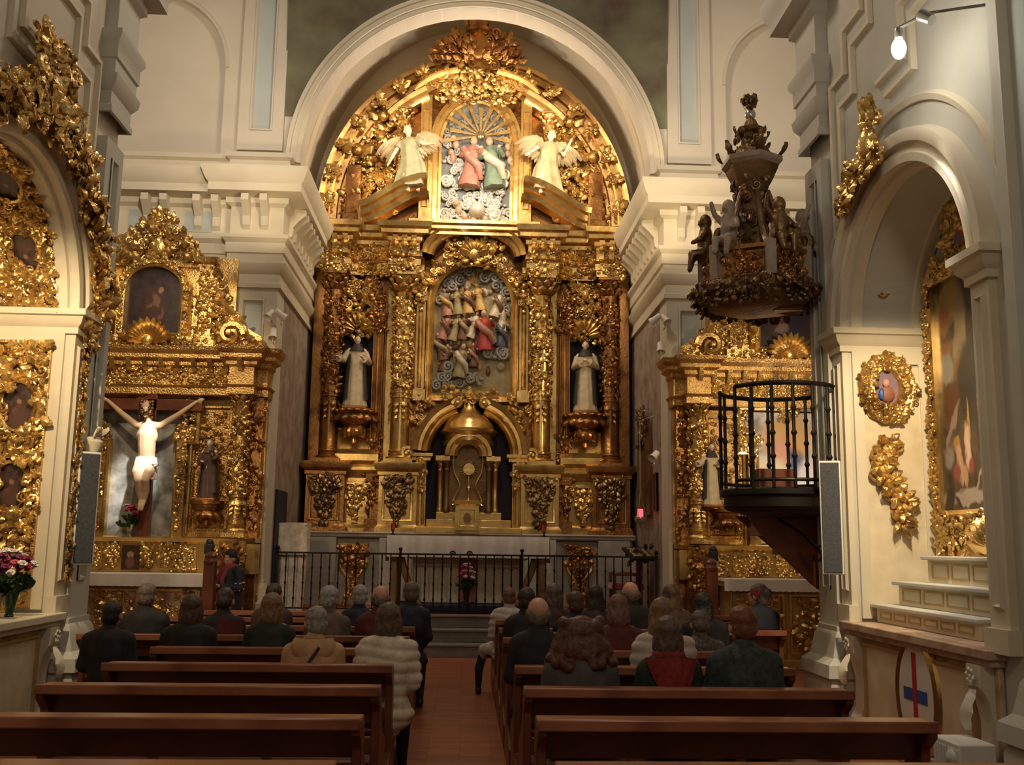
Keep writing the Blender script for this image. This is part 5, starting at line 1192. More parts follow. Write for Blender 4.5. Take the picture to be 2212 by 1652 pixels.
def sofp():
    while True:
        q = PI*rnd.uniform(.02,.98); y = rnd.uniform(.16,.66)
        if all(((q/PI-w_)/.055)**2+((y-.4)/.15)**2 > 1 for w_ in (.16, .36, .64, .84)): break
    nrm = V((-cos(q), 0, -sin(q)))
    return ((cL+(AHW-.05)*cos(q), y, AZS+(ARH-.05)*sin(q)), nrm, None)
m.scatter(sofp, 420, .16); m.build('scrollwork', GOLD, LV)
for w_ in (.16, .36, .64, .84):
    q = PI*w_; A = TL @ Matrix.Translation((cL+(AHW-.05)*cos(q), .4, AZS+(ARH-.05)*sin(q))) @ Matrix.Rotation(-(q-PI/2), 4, 'Y') @ Matrix.Rotation(PI/2, 4, 'X') @ Matrix.Rotation(PI/2, 4, 'Y')
    p = canvas('oval_picture', oval(0, 0, .13, .20), 0, OVP, LV, A)
    m = MB(A); m.frame_run(oval(0, 0, .135, .205), [(0,.0),(0,-.03),(-.025,-.04),(-.05,.02)], .0); m.build('oval_frame', GOLDF, p, .6)
m = MB(TL)
m.scatter(lambda: (lambda q, r: ((cL+(AHW+r)*cos(q), -.10-.12*rnd.random(), AZS+(ARH+r)*sin(q)), (rnd.uniform(-.3,.3)+.4*cos(q), -1, .3), (cos(q)*.6-sin(q)*.6, 0, sin(q)*.6+cos(q)*.6) if rnd.random() < .6 else None))(PI*rnd.uniform(.0,1.0), rnd.uniform(.12,.48)), 300, .22)
m.scatter(lambda: ((cL+rnd.uniform(-.35,.35), -.12-.1*rnd.random(), rnd.uniform(5.35,6.05)), (rnd.uniform(-.4,.4),-1,.2), None), 70, .26)
o = m.build('gilded_cresting', GOLD); tag(o, 'gilded leafy cresting climbing over the arch of left chapel', 'ornament')
m = MB(TL); m.scatter(lambda: ((cL+AHW+.13+rnd.uniform(-.05,.05), -.09-.03*rnd.random(), rnd.uniform(1.35,3.7)), (.3,-1,0), None), 150, .13); o = m.build('gilded_border', GOLD); tag(o, 'narrow gilded leaf border on the pilaster beside left chapel', 'ornament')
m = MB(TL); m.scatter(lambda: ((cL+AHW+.15+rnd.uniform(-.17,.17), -.13, rnd.uniform(3.6,4.0)), (0,-1,0), None), 30, .14); o = m.build('gilded_capital', GOLD); tag(o, 'gilded foliage on the impost cornice of left chapel', 'ornament')
# flowers on the left altar
def bouquet(name, x, y, z, label, glass, n, vh, cols, spread):
    root = thing(name, (x, y, z), label, 'vase of flowers')
    m = MB(); m.lathe([(.035,0),(.04,.01),(.032,.03),(.05,vh*.5),(.075,vh*.92),(.08,vh),(.072,vh),(.045,vh*.5),(.025,.04)], 18, T=Matrix.Translation((x, y, z)), cap=True); m.build('vase', glass, root)
    m = MB()
    for i in range(30): q = V((rnd.uniform(-1,1), rnd.uniform(-1,1), rnd.uniform(.2,1))); m.leaf((x+q.x*.03, y+q.y*.03, z+vh*.9), q, q.orthogonal(), .2, .07, .4)
    for i in range(12): a = i*2.4; m.tube([(x, y, z+.05), (x+.04*cos(a), y+.04*sin(a), z+vh), (x+spread*.7*cos(a), y+spread*.7*sin(a), z+vh+.14)], .005, 5)
    m.build('foliage', GREEN, root)
    for i in range(n):
        a = i*2.4; q = spread*math.sqrt((i+.5)/n); c = V((x+q*cos(a), y+q*sin(a)*.8, z+vh+.13+.18*(1-(q/spread)**2)+rnd.uniform(-.04,.05)))
        f = MB(); nn = (c-V((x, y, z+vh-.05))).normalized()
        for k in range(7): b = nn.orthogonal(); b.rotate(Matrix.Rotation(k*2*PI/7, 3, nn)); f.leaf(c, b+nn*.35, nn, .06, .05, .8)
        for k in range(5): b = nn.orthogonal(); b.rotate(Matrix.Rotation(k*2*PI/5+.3, 3, nn)); f.leaf(c+nn*.01, b+nn*1.2, nn, .045, .04, .8)
        f.ball(c, .022, 7, 5); f.build('blossom', cols[i % len(cols)], root)
    return root
FW = simple('white_petal', (.8,.76,.66), .6); FR = simple('crimson_petal', (.5,.02,.06), .6); FM = simple('magenta_petal', (.28,.015,.09), .6); FP = simple('pink_petal', (.75,.10,.16), .6); FK = simple('rose_petal', (.7,.38,.38), .6)
GLASS = simple('green_glass', (.03,.08,.05), .15); CLEARV = simple('rosy_glass', (.34,.22,.16), .15); SILV = simple('silver', (.6,.58,.54), .25, .9)
bouquet('flower_vase', -3.93, 9.05, 1.07, 'dark green vase of white, crimson and pink carnations on left chapel altar', GLASS, 24, .24, [FW, FM, FW, FP, FW, FM, FR], .17)
bouquet('flower_vase', -3.93, 8.76, 1.07, 'rosy glass vase with purple and white flowers at left picture edge', CLEARV, 8, .22, [FM, FW, FM], .11)
bouquet('flower_vase', at(278,1160,Y=15.58).x, 15.6, 1.79, 'small silver vase with red flowers below the crucifix', SILV, 9, .18, [FR, FR, FP, FR, FW], .10)
bouquet('flower_vase', 0.06, 17.11, 0.742, 'vase with pink and white flowers on the step before the main altar', simple('dark_pot', (.04,.03,.04), .4), 20, .3, [FK, FW, FP, FK, FR], .13)

# ================================================================ pulpit and its sounding board
PC = V((3.27, 10.22, -0.10)); PRr = 0.60
PUL = thing('iron_pulpit', (PC.x, PC.y, 2.2), 'round pulpit with black iron railing at the right crossing pier', 'pulpit')
m = MB(); m.lathe([(.30,2.16),(.42,2.20),(.55,2.23),(.58,2.26),(.58,2.36),(.62,2.38),(.62,2.43),(.58,2.45)], 40, T=Matrix.Translation(PC)); m.build('platform', IRON, PUL)
m = MB(); 
ring = lambda r, z, a0=-.1, a1=PI*1.75, n=44: [(PC.x+r*cos(-PI*.85+(a1)*i/n - .0), PC.y+r*sin(-PI*.85+a1*i/n), z+PC.z) for i in range(n+1)]
m.tube(ring(PRr, 3.48), .024, 8); m.build('top_rail', IRON, PUL)
m = MB(); m.tube(ring(PRr, 2.52), .018, 8); m.build('bottom_rail', IRON, PUL)
for i in range(17):
    a = -PI*.85+PI*1.75*i/16; x, y = PC.x+PRr*cos(a), PC.y+PRr*sin(a)
    m = MB(); m.lathe([(.018,2.44),(.018,2.72),(.032,2.75),(.018,2.78),(.018,2.95),(.034,2.98),(.018,3.01),(.018,3.2),(.03,3.23),(.018,3.26),(.018,3.48)], 8, T=Matrix.Translation((x, y, PC.z))); m.build('baluster', IRON, PUL)
m = MB(); m.box(3.1, 3.5, 10.4, 10.62, 2.36, 2.58); m.build('reading_shelf', WOOD, PUL)
ST = thing('pulpit_stair', (4.3, 11.5, 0), 'dark wooden stair that climbs behind the pier to the pulpit', 'stair')
SY = -.56
n = 10
for i in range(n):
    x = 3.18+.26*i; z = 2.14-.20*(i+1)
    m = MB(); m.box(x, x+.29, 11.05+SY, 11.75+SY, z+.12, z+.2); m.box(x+.02, x+.06, 11.06+SY, 11.74+SY, max(0, z-.06), z+.13); m.build('step', WOOD, ST, bevel=.006)
m = MB(); m.prism([(2.93,2.2),(3.9,2.2),(3.25+.26*n+.4,.5),(3.25+.26*n+.4,0),(3.25+.26*n-.3,0),(3.66,1.38),(3.4,1.62),(3.1,1.92)], 11.02+SY, 11.08+SY); m.build('stringer', WOOD, ST)
m = MB(); m.prism([(3.05,2.1),(3.25,2.1),(3.25+.26*n,.12),(3.25+.26*n,0),(3.25+.26*n-.3,0)], 11.72+SY, 11.78+SY); m.build('stringer', WOOD, ST)
m = MB(); pts = [(3.60, 10.86, 1.98), (3.78, 10.80, 1.80), (3.90, 10.76, 1.66), (3.93, 10.75, 1.56), (3.88, 10.75, 1.50), (3.83, 10.75, 1.54), (3.85, 10.75, 1.60)]
m = MB(); pts = [at(1750,1160,Y=9.92), at(1772,1180,Y=9.9), at(1785,1200,Y=9.88), at(1780,1211,Y=9.88), at(1768,1210,Y=9.88), at(1767,1199,Y=9.88)]
pts = [V((p.x-.04, p.y, p.z)) for p in pts]
m.tube(pts, [.02,.02,.018,.016,.014,.012], 8); m.tube([pts[1], (XR-.09, 9.95, pts[1].z)], .012, 6); m.tube([pts[0], (pts[0].x-.1, 10.5, pts[0].z+.2)], .016, 6); o = m.build('handrail', IRON); tag(o, 'curled black handrail end on right crossing pier', 'handrail')

CANP = simple('greyed_pink_paint', (.38,.29,.22), .5, 0, .15, 10)
CAN = thing('sounding_board', (3.36, 11.2, 4.55), 'carved brown and gilt hexagonal canopy with figures above the pulpit', 'pulpit canopy')
CT = Matrix.Translation((3.36, 11.2, 0)); N6 = 6; A0 = PI/6
def hexl(mb, prof, T=CT): mb.lathe(prof, N6, A0, A0+2*PI, T)
m = MB(); hexl(m, [(.02,4.58),(.35,4.61),(.58,4.66),(.64,4.70),(.74,4.76),(.76,4.82),(.70,4.86),(.64,4.90)]); p = m.build('lower_cornice', BROWN, CAN, .5)
m = MB()
def lowc():
    a = rnd.uniform(0, 2*PI); h_ = rnd.random(); r = .60+.14*h_; return ((3.36+r*cos(a), 11.2+r*sin(a), 4.66+.2*h_), (cos(a), sin(a), -.4), (cos(a)*.3, sin(a)*.3, -1) if rnd.random() < .4 else None)
m.scatter(lowc, 260, .12); m.build('carved_fringe', BROWN, p)
m = MB(); hexl(m, [(.61,4.88),(.61,5.16),(.66,5.18),(.66,5.22),(.58,5.24)]); p = m.build('parapet', GOLDD, CAN, .5)
for i in range(6):
    a = A0+i*PI/3; m = MB(); m.box(-.05, .05, -.06, .06, 4.88, 5.26, Matrix.Translation((3.36+.62*cos(a), 11.2+.62*sin(a), 0)) @ Matrix.Rotation(a, 4, 'Z')); m.build('post', CANP, p, bevel=.008)
    a2 = a+PI/6; c = V((3.36+.54*cos(a2), 11.2+.54*sin(a2), 0)); nn = (cos(a2), sin(a2), 0); t = V((-sin(a2), cos(a2), 0))
    m = MB(); m.scatter(lambda: (c+t*rnd.uniform(-.2,.2)+V((0,0,rnd.uniform(4.92,5.14))), nn, None), 34, .11); m.build('panel_carving', GOLDD, p)
    # scroll that rises from each corner to the central stem, with a seated cherub
    m = MB(); pts = [(3.36+(.60-.42*t_**.8)*cos(a), 11.2+(.60-.42*t_**.8)*sin(a), 5.24+.70*t_**1.5) for t_ in [k/10 for k in range(11)]]
    m.tube(pts, [.05-.02*k/10 for k in range(11)], 8); m.curl(pts[0], (cos(a), sin(a), .4), (-sin(a), cos(a), 0), .10, .05, 1.3); m.build('scroll', BROWN, CAN)
    P = [('e', (0,0,.34), (.07,.07,.08)), ('c', [(0,0,.02),(0,0,.14),(0,0,.24)], [.08,.09,.07]), ('e', (.07,0,.33), (.015,.014,.014)), ('c', [(0,.08,.22),(.06,.13,.14),(.13,.1,.12)], [.035,.03,.025]), ('c', [(0,-.08,.22),(.02,-.15,.3),(.06,-.16,.40)], [.035,.03,.025]), ('c', [(.03,.05,.03),(.14,.07,.02),(.16,.06,-.12)], [.05,.042,.03]), ('c', [(.03,-.05,.03),(.14,-.07,.02),(.17,-.06,-.1)], [.05,.042,.03])]
    mobj('cherub', blob(P, .016), CANP if i % 2 else BROWN, CAN, Matrix.Translation((3.36+.56*cos(a+.25), 11.2+.56*sin(a+.25), 5.25)) @ Matrix.Rotation(a+.25, 4, 'Z') @ Matrix.Scale(1.15, 4))
m = MB(); hexl(m, [(.30,5.2),(.24,5.35),(.17,5.6),(.15,5.85),(.17,5.95),(.24,6.05),(.31,6.18),(.33,6.24)]); m.scatter(lambda: (lambda a, z: ((3.36+(.16+.1*abs(z-5.7))*cos(a), 11.2+(.16+.1*abs(z-5.7))*sin(a), z), (cos(a), sin(a), 0), (0,0,rnd.choice((-1,1)))))(rnd.uniform(0,2*PI), rnd.uniform(5.3,6.15)), 90, .15)
m.build('stem', BROWN, CAN, .5)
m = MB(); hexl(m, [(.33,6.22),(.37,6.26),(.37,6.31),(.30,6.33)]); m.build('upper_slab', CANP, CAN, .5)
m = MB(); hexl(m, [(.27,6.32),(.20,6.42),(.13,6.5),(.11,6.58),(.17,6.62),(.19,6.66),(.10,6.70),(.06,6.78)])
for i in range(6): a = A0+i*PI/3; m.leaf((3.36+.3*cos(a), 11.2+.3*sin(a), 6.30), (cos(a)*.3, sin(a)*.3, 1), (cos(a), sin(a), 0), .22, .1, .6)
m.scatter(lambda: (lambda a: ((3.36+.17*cos(a), 11.2+.17*sin(a), rnd.uniform(6.35,6.6)), (cos(a), sin(a), 0), (0,0,1)))(rnd.uniform(0,2*PI)), 30, .13); m.build('upper_tier', BROWN, CAN, .5)
m = MB(); m.ball((3.36, 11.2, 6.84), .065, 12, 8); fb = m.build('ball', SILV, CAN)
m = MB(); m.scatter(lambda: ((3.36+rnd.uniform(-.05,.05), 11.2+rnd.uniform(-.05,.05), rnd.uniform(6.9,7.0)), (rnd.uniform(-1,1), rnd.uniform(-1,1), .3), (rnd.uniform(-.7,.7), rnd.uniform(-.7,.7), 1)), 26, .14); m.build('flame_finial', BROWN, CAN)
m = MB(); m.tube([(3.36,11.2,4.72),(3.6,11.15,4.66),(3.86,11.12,4.62)], [.06,.06,.06], 10); m.build('wall_bracket', BROWN, CAN)
m = MB(); m.box(3.5, 3.86, 10.95, 11.2, 4.6, 5.5); m.build('back_board', BROWN, CAN, bevel=.02)

CAN.location = (3.09, 10.34, 4.19); CAN.scale = (.92, .92, 1.015)

# ================================================================ fittings on the piers and chancel walls
def speaker(loc, rz, label):
    root = thing('column_loudspeaker', loc, label, 'loudspeaker', None, rz)
    A = Matrix.Translation(loc) @ Matrix.Rotation(rz, 4, 'Z')
    m = MB(A); m.box(-.10, .10, 0, .12, -.54, .54); m.build('cabinet', WHITE, root, bevel=.01)
    m = MB(A); m.box(-.085, .085, -.012, 0, -.52, .52); m.build('grille', SPK, root, bevel=.004)
    m = MB(A); m.box(-.03, .03, .12, .2, -.3, -.2); m.box(-.03, .03, .12, .2, .2, .3); m.build('bracket', BLACK, root)
speaker((-3.62, 9.80, 2.04), PI/2-.95, 'tall dark loudspeaker in white frame on left pier')
speaker((3.50, 9.43, 2.05), -PI/2+1.2, 'tall dark loudspeaker in white frame on right pier')
m = MB(); A = Matrix.Translation((-3.68, 9.98, 2.66)); m.lathe([(.03,-.1),(.09,-.04),(.1,.03),(.06,.08)], 14, T=A); m.curl((-3.66, 9.93, 2.74), (.3,-.5,1), (1,0,0), .07, .02); m.leaf((-3.66, 9.93, 2.74), (.2,-.8,1), (1,0,0), .16, .08, .8); m.leaf((-3.66, 10.03, 2.74), (.2,.8,1), (1,0,0), .16, .08, .8)
o = m.build('wall_sconce', CREAM); tag(o, 'small cream plaster sconce above the left loudspeaker', 'sconce')
BULB = glow('lit_bulb', (1.0, .93, .78), 60)
BL = thing('wall_lamp', (3.35, 7.05, 5.62), 'bright bare bulb on a metal arm high on the right nave wall', 'lamp')
m = MB(); m.ball((3.3, 7.08, 5.60), (.055,.055,.085), 16, 12); m.build('bulb', BULB, BL)
m = MB(); m.lathe([(.03,0),(.035,.06),(.02,.09)], 12, T=Matrix.Translation((3.3, 7.07, 5.68))); m.tube([(3.3,7.05,5.76),(3.45,6.9,5.80),(3.62,6.75,5.76),(3.8,6.6,5.72)], .014, 7); m.tube([(3.42,6.93,5.8),(3.46,6.85,5.72)], [.05,.04], 10); m.build('arm', SILV, BL)
lamp('wall_lamp_light', (3.2, 7.08, 5.58), 12, COOL, radius=.06)
lamp('wall_lamp_beam', (3.27, 7.08, 5.48), 260, COOL, (3.9, 8.3, 1.9), 50, .9, .06)
def spot(loc, aim, label, mat=WHITE):
    root = thing('spotlight', loc, label, 'spotlight', 'white spotlights on chancel piers')
    d = (V(aim)-V(loc)).normalized(); q = d.to_track_quat('Z', 'Y').to_matrix().to_4x4()
    m = MB(Matrix.Translation(loc) @ q); m.lathe([(.03,-.12),(.05,-.10),(.055,0),(.075,.08),(.07,.08),(.05,.02)], 16); m.build('housing', mat, root)
    m = MB(); m.tube([V(loc), V(loc)-V((0,0,.12)), V(loc)+V((0,.14,-.14))], .014, 7); m.build('arm', mat, root)
for (px, py, Y, aim, lab) in ((583,680,15.9,(-4.5,14,3),'left lamp of the white spotlight pair on left chancel pier'), (606,680,15.9,(0,18,3),'right lamp of the white spotlight pair on left chancel pier'), (590,722,15.9,(-3,14,1),'lower white spotlight under the pair on left chancel pier'),
        (1415,690,15.9,(0,18,3),'left lamp of the upper spotlight pair on right chancel pier'), (1437,690,15.9,(4.5,14,3),'right lamp of the upper spotlight pair on right chancel pier'), (1427,752,15.9,(3,14,1),'white spotlight below the upper pair on right chancel pier'), (1413,985,16.0,(1,14,1),'lone white spotlight low on right chancel pier')):
    spot(tuple(at(px, py, Y=Y)), aim, lab)
# dark carved frames and sanctuary lamp on the right chancel wall
WT = Matrix.Translation((XC+CHW, 0, 0)) @ Matrix.Rotation(-PI/2, 4, 'Z')
CF = thing('carved_picture', (XC+CHW, 17.9, 3.0), 'dark carved wooden frame hanging on right chancel wall', 'picture')
m = MB(WT); m.prism([(-18.3,2.3),(-17.4,2.3),(-17.4,3.6),(-17.6,3.95),(-17.85,4.1),(-18.1,3.95),(-18.3,3.6)], -.06, -.005); m.build('back_board', WOOD, CF)
m = MB(WT); m.frame_run([(-18.3,2.3),(-17.4,2.3),(-17.4,3.6),(-17.85,4.1),(-18.3,3.6)], [(0,-.06),(0,-.12),(.06,-.14),(.1,-.06)], 0); m.scatter(rect_pts(-18.25,-17.45,3.6,4.2,-.1), 40, .2); m.build('frame', BROWN, CF, .5)
CP = thing('small_panel', (XC+CHW, 17.05, 2.8), 'small dark framed panel beside the hanging lamp on right chancel wall', 'picture')
m = MB(WT); m.box(-17.2,-16.9,-.04,-.005,2.35,3.0); m.build('panel', DARK, CP)
m = MB(WT); m.frame_run([(-17.2,2.35),(-16.9,2.35),(-16.9,3.0),(-17.2,3.0)], [(0,-.02),(0,-.06),(.03,-.06),(.04,-.04)], 0); m.build('frame', WOOD, CP)
SL = thing('sanctuary_lamp', (3.0, 17.0, 2.2), 'hanging silver sanctuary lamp with a glowing red glass by right chancel wall', 'lamp')
m = MB(); m.lathe([(.02,2.06),(.03,2.12),(.09,2.16),(.11,2.22),(.10,2.25)], 16, T=Matrix.Translation((3.0,17.0,0))); m.build('bowl', SILV, SL)
m = MB(); m.lathe([(.045,2.22),(.05,2.30),(.045,2.38)], 14, T=Matrix.Translation((3.0,17.0,0))); m.build('red_glass', glow('red_flame', (1.0,.06,.08), 3.0), SL)
m = MB()
for i in range(3): a = i*2*PI/3; m.tube([(3.0+.1*cos(a), 17+.1*sin(a), 2.24), (3.0, 17, 2.7)], .006, 5)
m.tube([(3.0,17,2.7),(3.0,17,3.9),(3.28,17,4.0)], .007, 5); m.build('chain', SILV, SL)

# ================================================================ main altar, railing and chancel furniture
MA = thing('main_altar', (XC, 17.6, 0.6), 'wooden main altar table with carved legs standing behind the iron railing', 'altar')
m = MB(); m.box(XC-1.36, XC+1.36, 17.25, 18.0, 1.78, 1.87); m.box(XC-1.28, XC+1.28, 17.3, 17.95, 1.62, 1.78); m.build('table_top', WOODL, MA, bevel=.01)
for sx in (-1, 1):
    for y in (17.34, 17.9):
        m = MB(); c = XC+sx*1.27; m.box(c-.055, c+.055, y-.05, y+.05, .6, 1.78); m.box(c-.075, c+.075, y-.07, y+.07, .6, .72); m.build('leg', WOODL, MA, bevel=.008)
    m = MB()
    pts = [(XC+sx*(1.18-.42*t**1.6), 17.38, 1.72-1.1*t) for t in [i/8 for i in range(9)]]
    m.tube(pts, [.07-.02*i/8 for i in range(9)], 8); m.build('curved_brace', WOODL, MA)
m = MB(); m.box(XC-.95, XC+.95, 17.62, 17.8, .74, 1.62); p = m.build('marble_core', MARBLE, MA, bevel=.01)
m = MB(); m.box(XC-.16, XC+.16, 17.58, 17.62, .76, 1.6); m.build('rosy_centre', simple('rosy_marble', (.42,.17,.14), .5, 0, .15, 8), p)
m = MB()
for k in range(6):
    a, b = XC-1.1+.37*k, XC-1.1+.37*(k+1); m.tube([(a+(b-a)*i/8, 17.33, 1.58-.09*sin(PI*i/8)) for i in range(9)], .014, 6)
m.build('garland', OCHRE, MA)
m = MB(); m.box(XC-1.45, XC+1.45, 17.0, 18.2, .6, .74); o = m.build('predella_step', NAVY, None, bevel=.01); tag(o, 'low step covered in dark navy carpet under the main altar', 'step')
cl = MB(); n = 90
cl.box(XC-1.385, XC+1.385, 17.22, 18.02, 1.872, 1.885)
vs = []
for i in range(n+1):
    t = i/n; x = XC-1.385+2.77*t; f = .010*sin(t*47)+.006*sin(t*113)
    vs += [(x, 17.222, 1.884), (x, 17.205+f*.5, 1.80), (x, 17.205+f, 1.66), (x, 17.205+f*1.6, 1.53-.014*abs(sin(t*130)))]
cl.add(vs, [(4*i+j, 4*i+4+j, 4*i+5+j, 4*i+1+j) for i in range(n) for j in range(3)])
for sx in (-1, 1):
    vs = []
    for i in range(21):
        y = 17.22+.8*i/20; f = .012*sin(i*1.1); x = XC+sx*1.386
        vs += [(x, y, 1.884), (x+sx*(.012+f*.5), y, 1.75), (x+sx*(.014+f), y, 1.45-.012*abs(sin(i*2)))]
    cl.add(vs, [(3*i+j, 3*i+3+j, 3*i+4+j, 3*i+1+j) for i in range(20) for j in range(2)])
o = cl.build('altar_cloth', CLOTH, None, .8); tag(o, 'long white lace edged cloth covering the main altar', 'altar cloth')
for x, lab in ((XC-1.30, 'small red candle at the left end of the main altar'), (XC+1.30, 'small red candle at the right end of the main altar')):
    c = thing('altar_candle', (x, 17.35, 1.886), lab, 'candle', 'red altar candles')
    m = MB(); m.lathe([(.05,1.886),(.05,1.90),(.015,1.915),(.015,1.95),(.035,1.965),(.03,1.975)], 12, T=Matrix.Translation((x, 17.35, 0))); m.build('candlestick', IRON, c)
    m = MB(); m.lathe([(.034,1.975),(.034,2.085),(.005,2.09)], 12, T=Matrix.Translation((x, 17.35, 0))); m.build('candle', RED, c)
# railing: one thing with every baluster a part
RA = thing('altar_railing', (XC, 16.92, 0.6), 'low black iron railing with twisted balusters along the top chancel step', 'railing')
m = MB(); m.box(-3.1, 3.27, 16.90, 16.94, 1.555, 1.585); m.build('top_rail', IRON, RA)
m = MB(); m.box(-3.1, 3.27, 16.905, 16.935, .66, .685); m.build('bottom_rail', IRON, RA)
proto = None
nb = 45
for i in range(nb):
    x = -3.08+6.33*i/(nb-1)
    if proto is None:
        m = MB(); m.lathe([(.011,.66),(.011,.8),(.022,.83),(.011,.86),(.011,1.05),(.02,1.08),(.011,1.11),(.011,1.3),(.02,1.33),(.011,1.36),(.011,1.56)], 7, T=Matrix.Translation((x, 16.92, 0)))
        proto = m.build('baluster', IRON, RA)
    else:
        c = proto.copy(); COL.objects.link(c); c.location = (x+3.08, 0, 0)
for x in (-3.08, -1.05, .98, 3.25):
    m = MB(); m.box(x-.02, x+.02, 16.90, 16.94, .6, 1.62); m.ball((x, 16.92, 1.65), .035, 10, 8); m.build('post', IRON, RA)
m = MB()
for sx in (-1, 1): m.curl((-.04+sx*.1, 16.92, 1.585), (0,0,1), (0,-1,0), .05, .016, 1.2, sx)
m.build('scroll', IRON, RA)
# draped ambo
AM = thing('draped_ambo', (-2.9, 17.3, 0.6), 'tall ambo draped in cream veined cloth, left behind the railing', 'ambo')
m = MB()
def amb(u, v):
    a = 2*PI*u; q = 1+.03*sin(11*a)*(1-v*.6)
    cx_, cy_ = cos(a), sin(a); k = (abs(cx_)**4+abs(cy_)**4)**-.25
    return (-2.9+(.20+.05*v)*k*cx_*q, 17.3+.2*k*cy_*q, .6+1.0*v)
m.grid(amb, 60, 10); m.build('lower_drape', DRAPE, AM, 1.0)
m = MB()
def amb2(u, v):
    a = 2*PI*u; q = 1+.03*sin(9*a)*(1-v)
    cx_, cy_ = cos(a), sin(a); k = (abs(cx_)**6+abs(cy_)**6)**(-1/6)
    return (-2.9+.27*k*cx_*q, 17.3+.24*k*cy_*q, 1.55+.5*v+.05*(cy_*.5))
m.grid(amb2, 60, 6); m.prism([(-3.16,2.02),(-2.64,2.02),(-2.64,2.06),(-3.16,2.06)], 17.07, 17.53); m.build('upper_drape', DRAPE, AM, 1.0, 0)
# gilded console stands
for x, lab in ((-2.0, 'carved gilded console stand left of the main altar'), (2.12, 'carved gilded console stand right of the main altar')):
    G = thing('console_stand', (x, 18.55, 0.6), lab, 'console', 'gilded console stands')
    m = MB(); m.box(x-.26, x+.26, 18.4, 18.7, 1.66, 1.74); m.scatter(rect_pts(x-.24, x+.24, 1.4, 1.68, 18.4), 40, .16); m.build('carved_top', GOLDD, G, .6)
    for sx in (-1, 1):
        m = MB(); m.tube([(x+sx*.24, 18.5, 1.45), (x+sx*.22, 18.47, 1.3), (x+sx*.08, 18.45, 1.12), (x+sx*.05, 18.47, .9), (x+sx*.16, 18.45, .62)], [.05,.06,.05,.045,.04], 9); m.curl((x+sx*.25, 18.45, 1.4), (0,0,1), (0,-1,0), .09, .04, 1.3, -sx); m.build('scroll_leg', GOLD, G)
    m = MB(); m.ball((x, 18.5, 1.2), (.09,.07,.14), 12, 8); m.scatter(rect_pts(x-.1, x+.1, .8, 1.4, 18.44), 26, .12); m.build('centre_boss', GOLDD, G)
# red armchair, lectern with a book
AC = thing('red_armchair', (2.85, 17.6, 0.6), 'red velvet armchair right of the altar behind the railing', 'armchair')
RV = simple('red_velvet', (.30,.025,.04), .8, 0, .15, 12, sheen=.5)
m = MB(); m.box(2.56, 3.12, 17.35, 17.85, 1.0, 1.12); m.build('seat', RV, AC, bevel=.03)
m = MB(); m.box(2.98, 3.10, 17.35, 17.85, 1.12, 1.72); m.build('backrest', RV, AC, bevel=.03)
for x in (2.58, 3.04):
    for y in (17.37, 17.77): m = MB(); m.box(x, x+.06, y, y+.06, .6, 1.02); m.build('leg', WOOD, AC)
for y in (17.33, 17.81): m = MB(); m.box(2.58, 3.08, y, y+.06, 1.24, 1.30); m.box(2.58, 2.63, y, y+.06, 1.1, 1.26); m.build('armrest', WOOD, AC, bevel=.01)
LE = thing('lectern', (2.95, 17.1, 0.6), 'dark lectern with an open book at right end of the railing', 'lectern')
m = MB(); m.lathe([(.16,.6),(.16,.64),(.04,.7),(.03,1.1),(.045,1.15),(.03,1.2),(.03,1.5)], 14, T=Matrix.Translation((2.98, 17.1, 0))); m.build('stem', BLACK, LE)
m = MB(); A = Matrix.Translation((2.98, 17.1, 1.62)) @ Matrix.Rotation(.5, 4, 'Z') @ Matrix.Rotation(.55, 4, 'X'); m.box(-.24, .24, -.18, .18, -.02, .02, A); m.scatter(lambda: ((2.98+rnd.uniform(-.2,.2), 17.1+rnd.uniform(-.1,.1), rnd.uniform(1.5,1.75)), (rnd.uniform(-1,1), -1, .3), None), 18, .14); m.build('desk', BLACK, LE, .5)
m = MB(); m.box(-.18, -.005, -.13, .13, .02, .045, A); m.box(.005, .18, -.13, .13, .02, .045, A); m.build('open_book', OCHRE, LE, bevel=.006)
# dark posts and black floodlights beside the transept altars
for sx, X, side in ((-1, at(456,1215,Y=14.3).x, 'left'), (1, at(1535,1205,Y=14.3).x, 'right')):
    o = thing('wooden_post', (X, 14.3, 0), 'dark wooden post with rounded top beside the altar in %s transept' % side, 'post')
    m = MB(); m.box(X-.075, X+.075, 14.2, 14.35, 0, 1.45); m.lathe([(.09,1.42),(.10,1.46),(.08,1.50),(.085,1.54),(.05,1.58),(.01,1.60)], 14, T=Matrix.Translation((X, 14.27, 0))); m.build('shaft', WOOD, o, .5)
    m = MB(); m.box(X-.12, X+.12, 14.15, 14.4, 0, .12); m.build('foot', WOOD, o, bevel=.01)
    x2 = at(448,1182,Y=14.9).x if sx < 0 else at(1545,1185,Y=14.9).x
    f = thing('black_floodlight', (x2, 15.02, 0), 'small black rounded floodlight on a pole beside the altar in %s transept' % side, 'floodlight')
    m = MB(); m.box(x2-.06, x2+.06, 14.95, 15.1, 1.55, 1.70); m.lathe([(.06,1.70),(.055,1.74),(.03,1.77)], 12, T=Matrix.Translation((x2, 15.02, 0))); m.build('housing', BLACK, f, bevel=.015)
    m = MB(); m.tube([(x2, 15.02, 0), (x2, 15.02, 1.56)], .015, 8); m.lathe([(.14,0),(.14,.02),(.03,.05)], 14, T=Matrix.Translation((x2, 15.02, 0))); m.build('stand', BLACK, f)
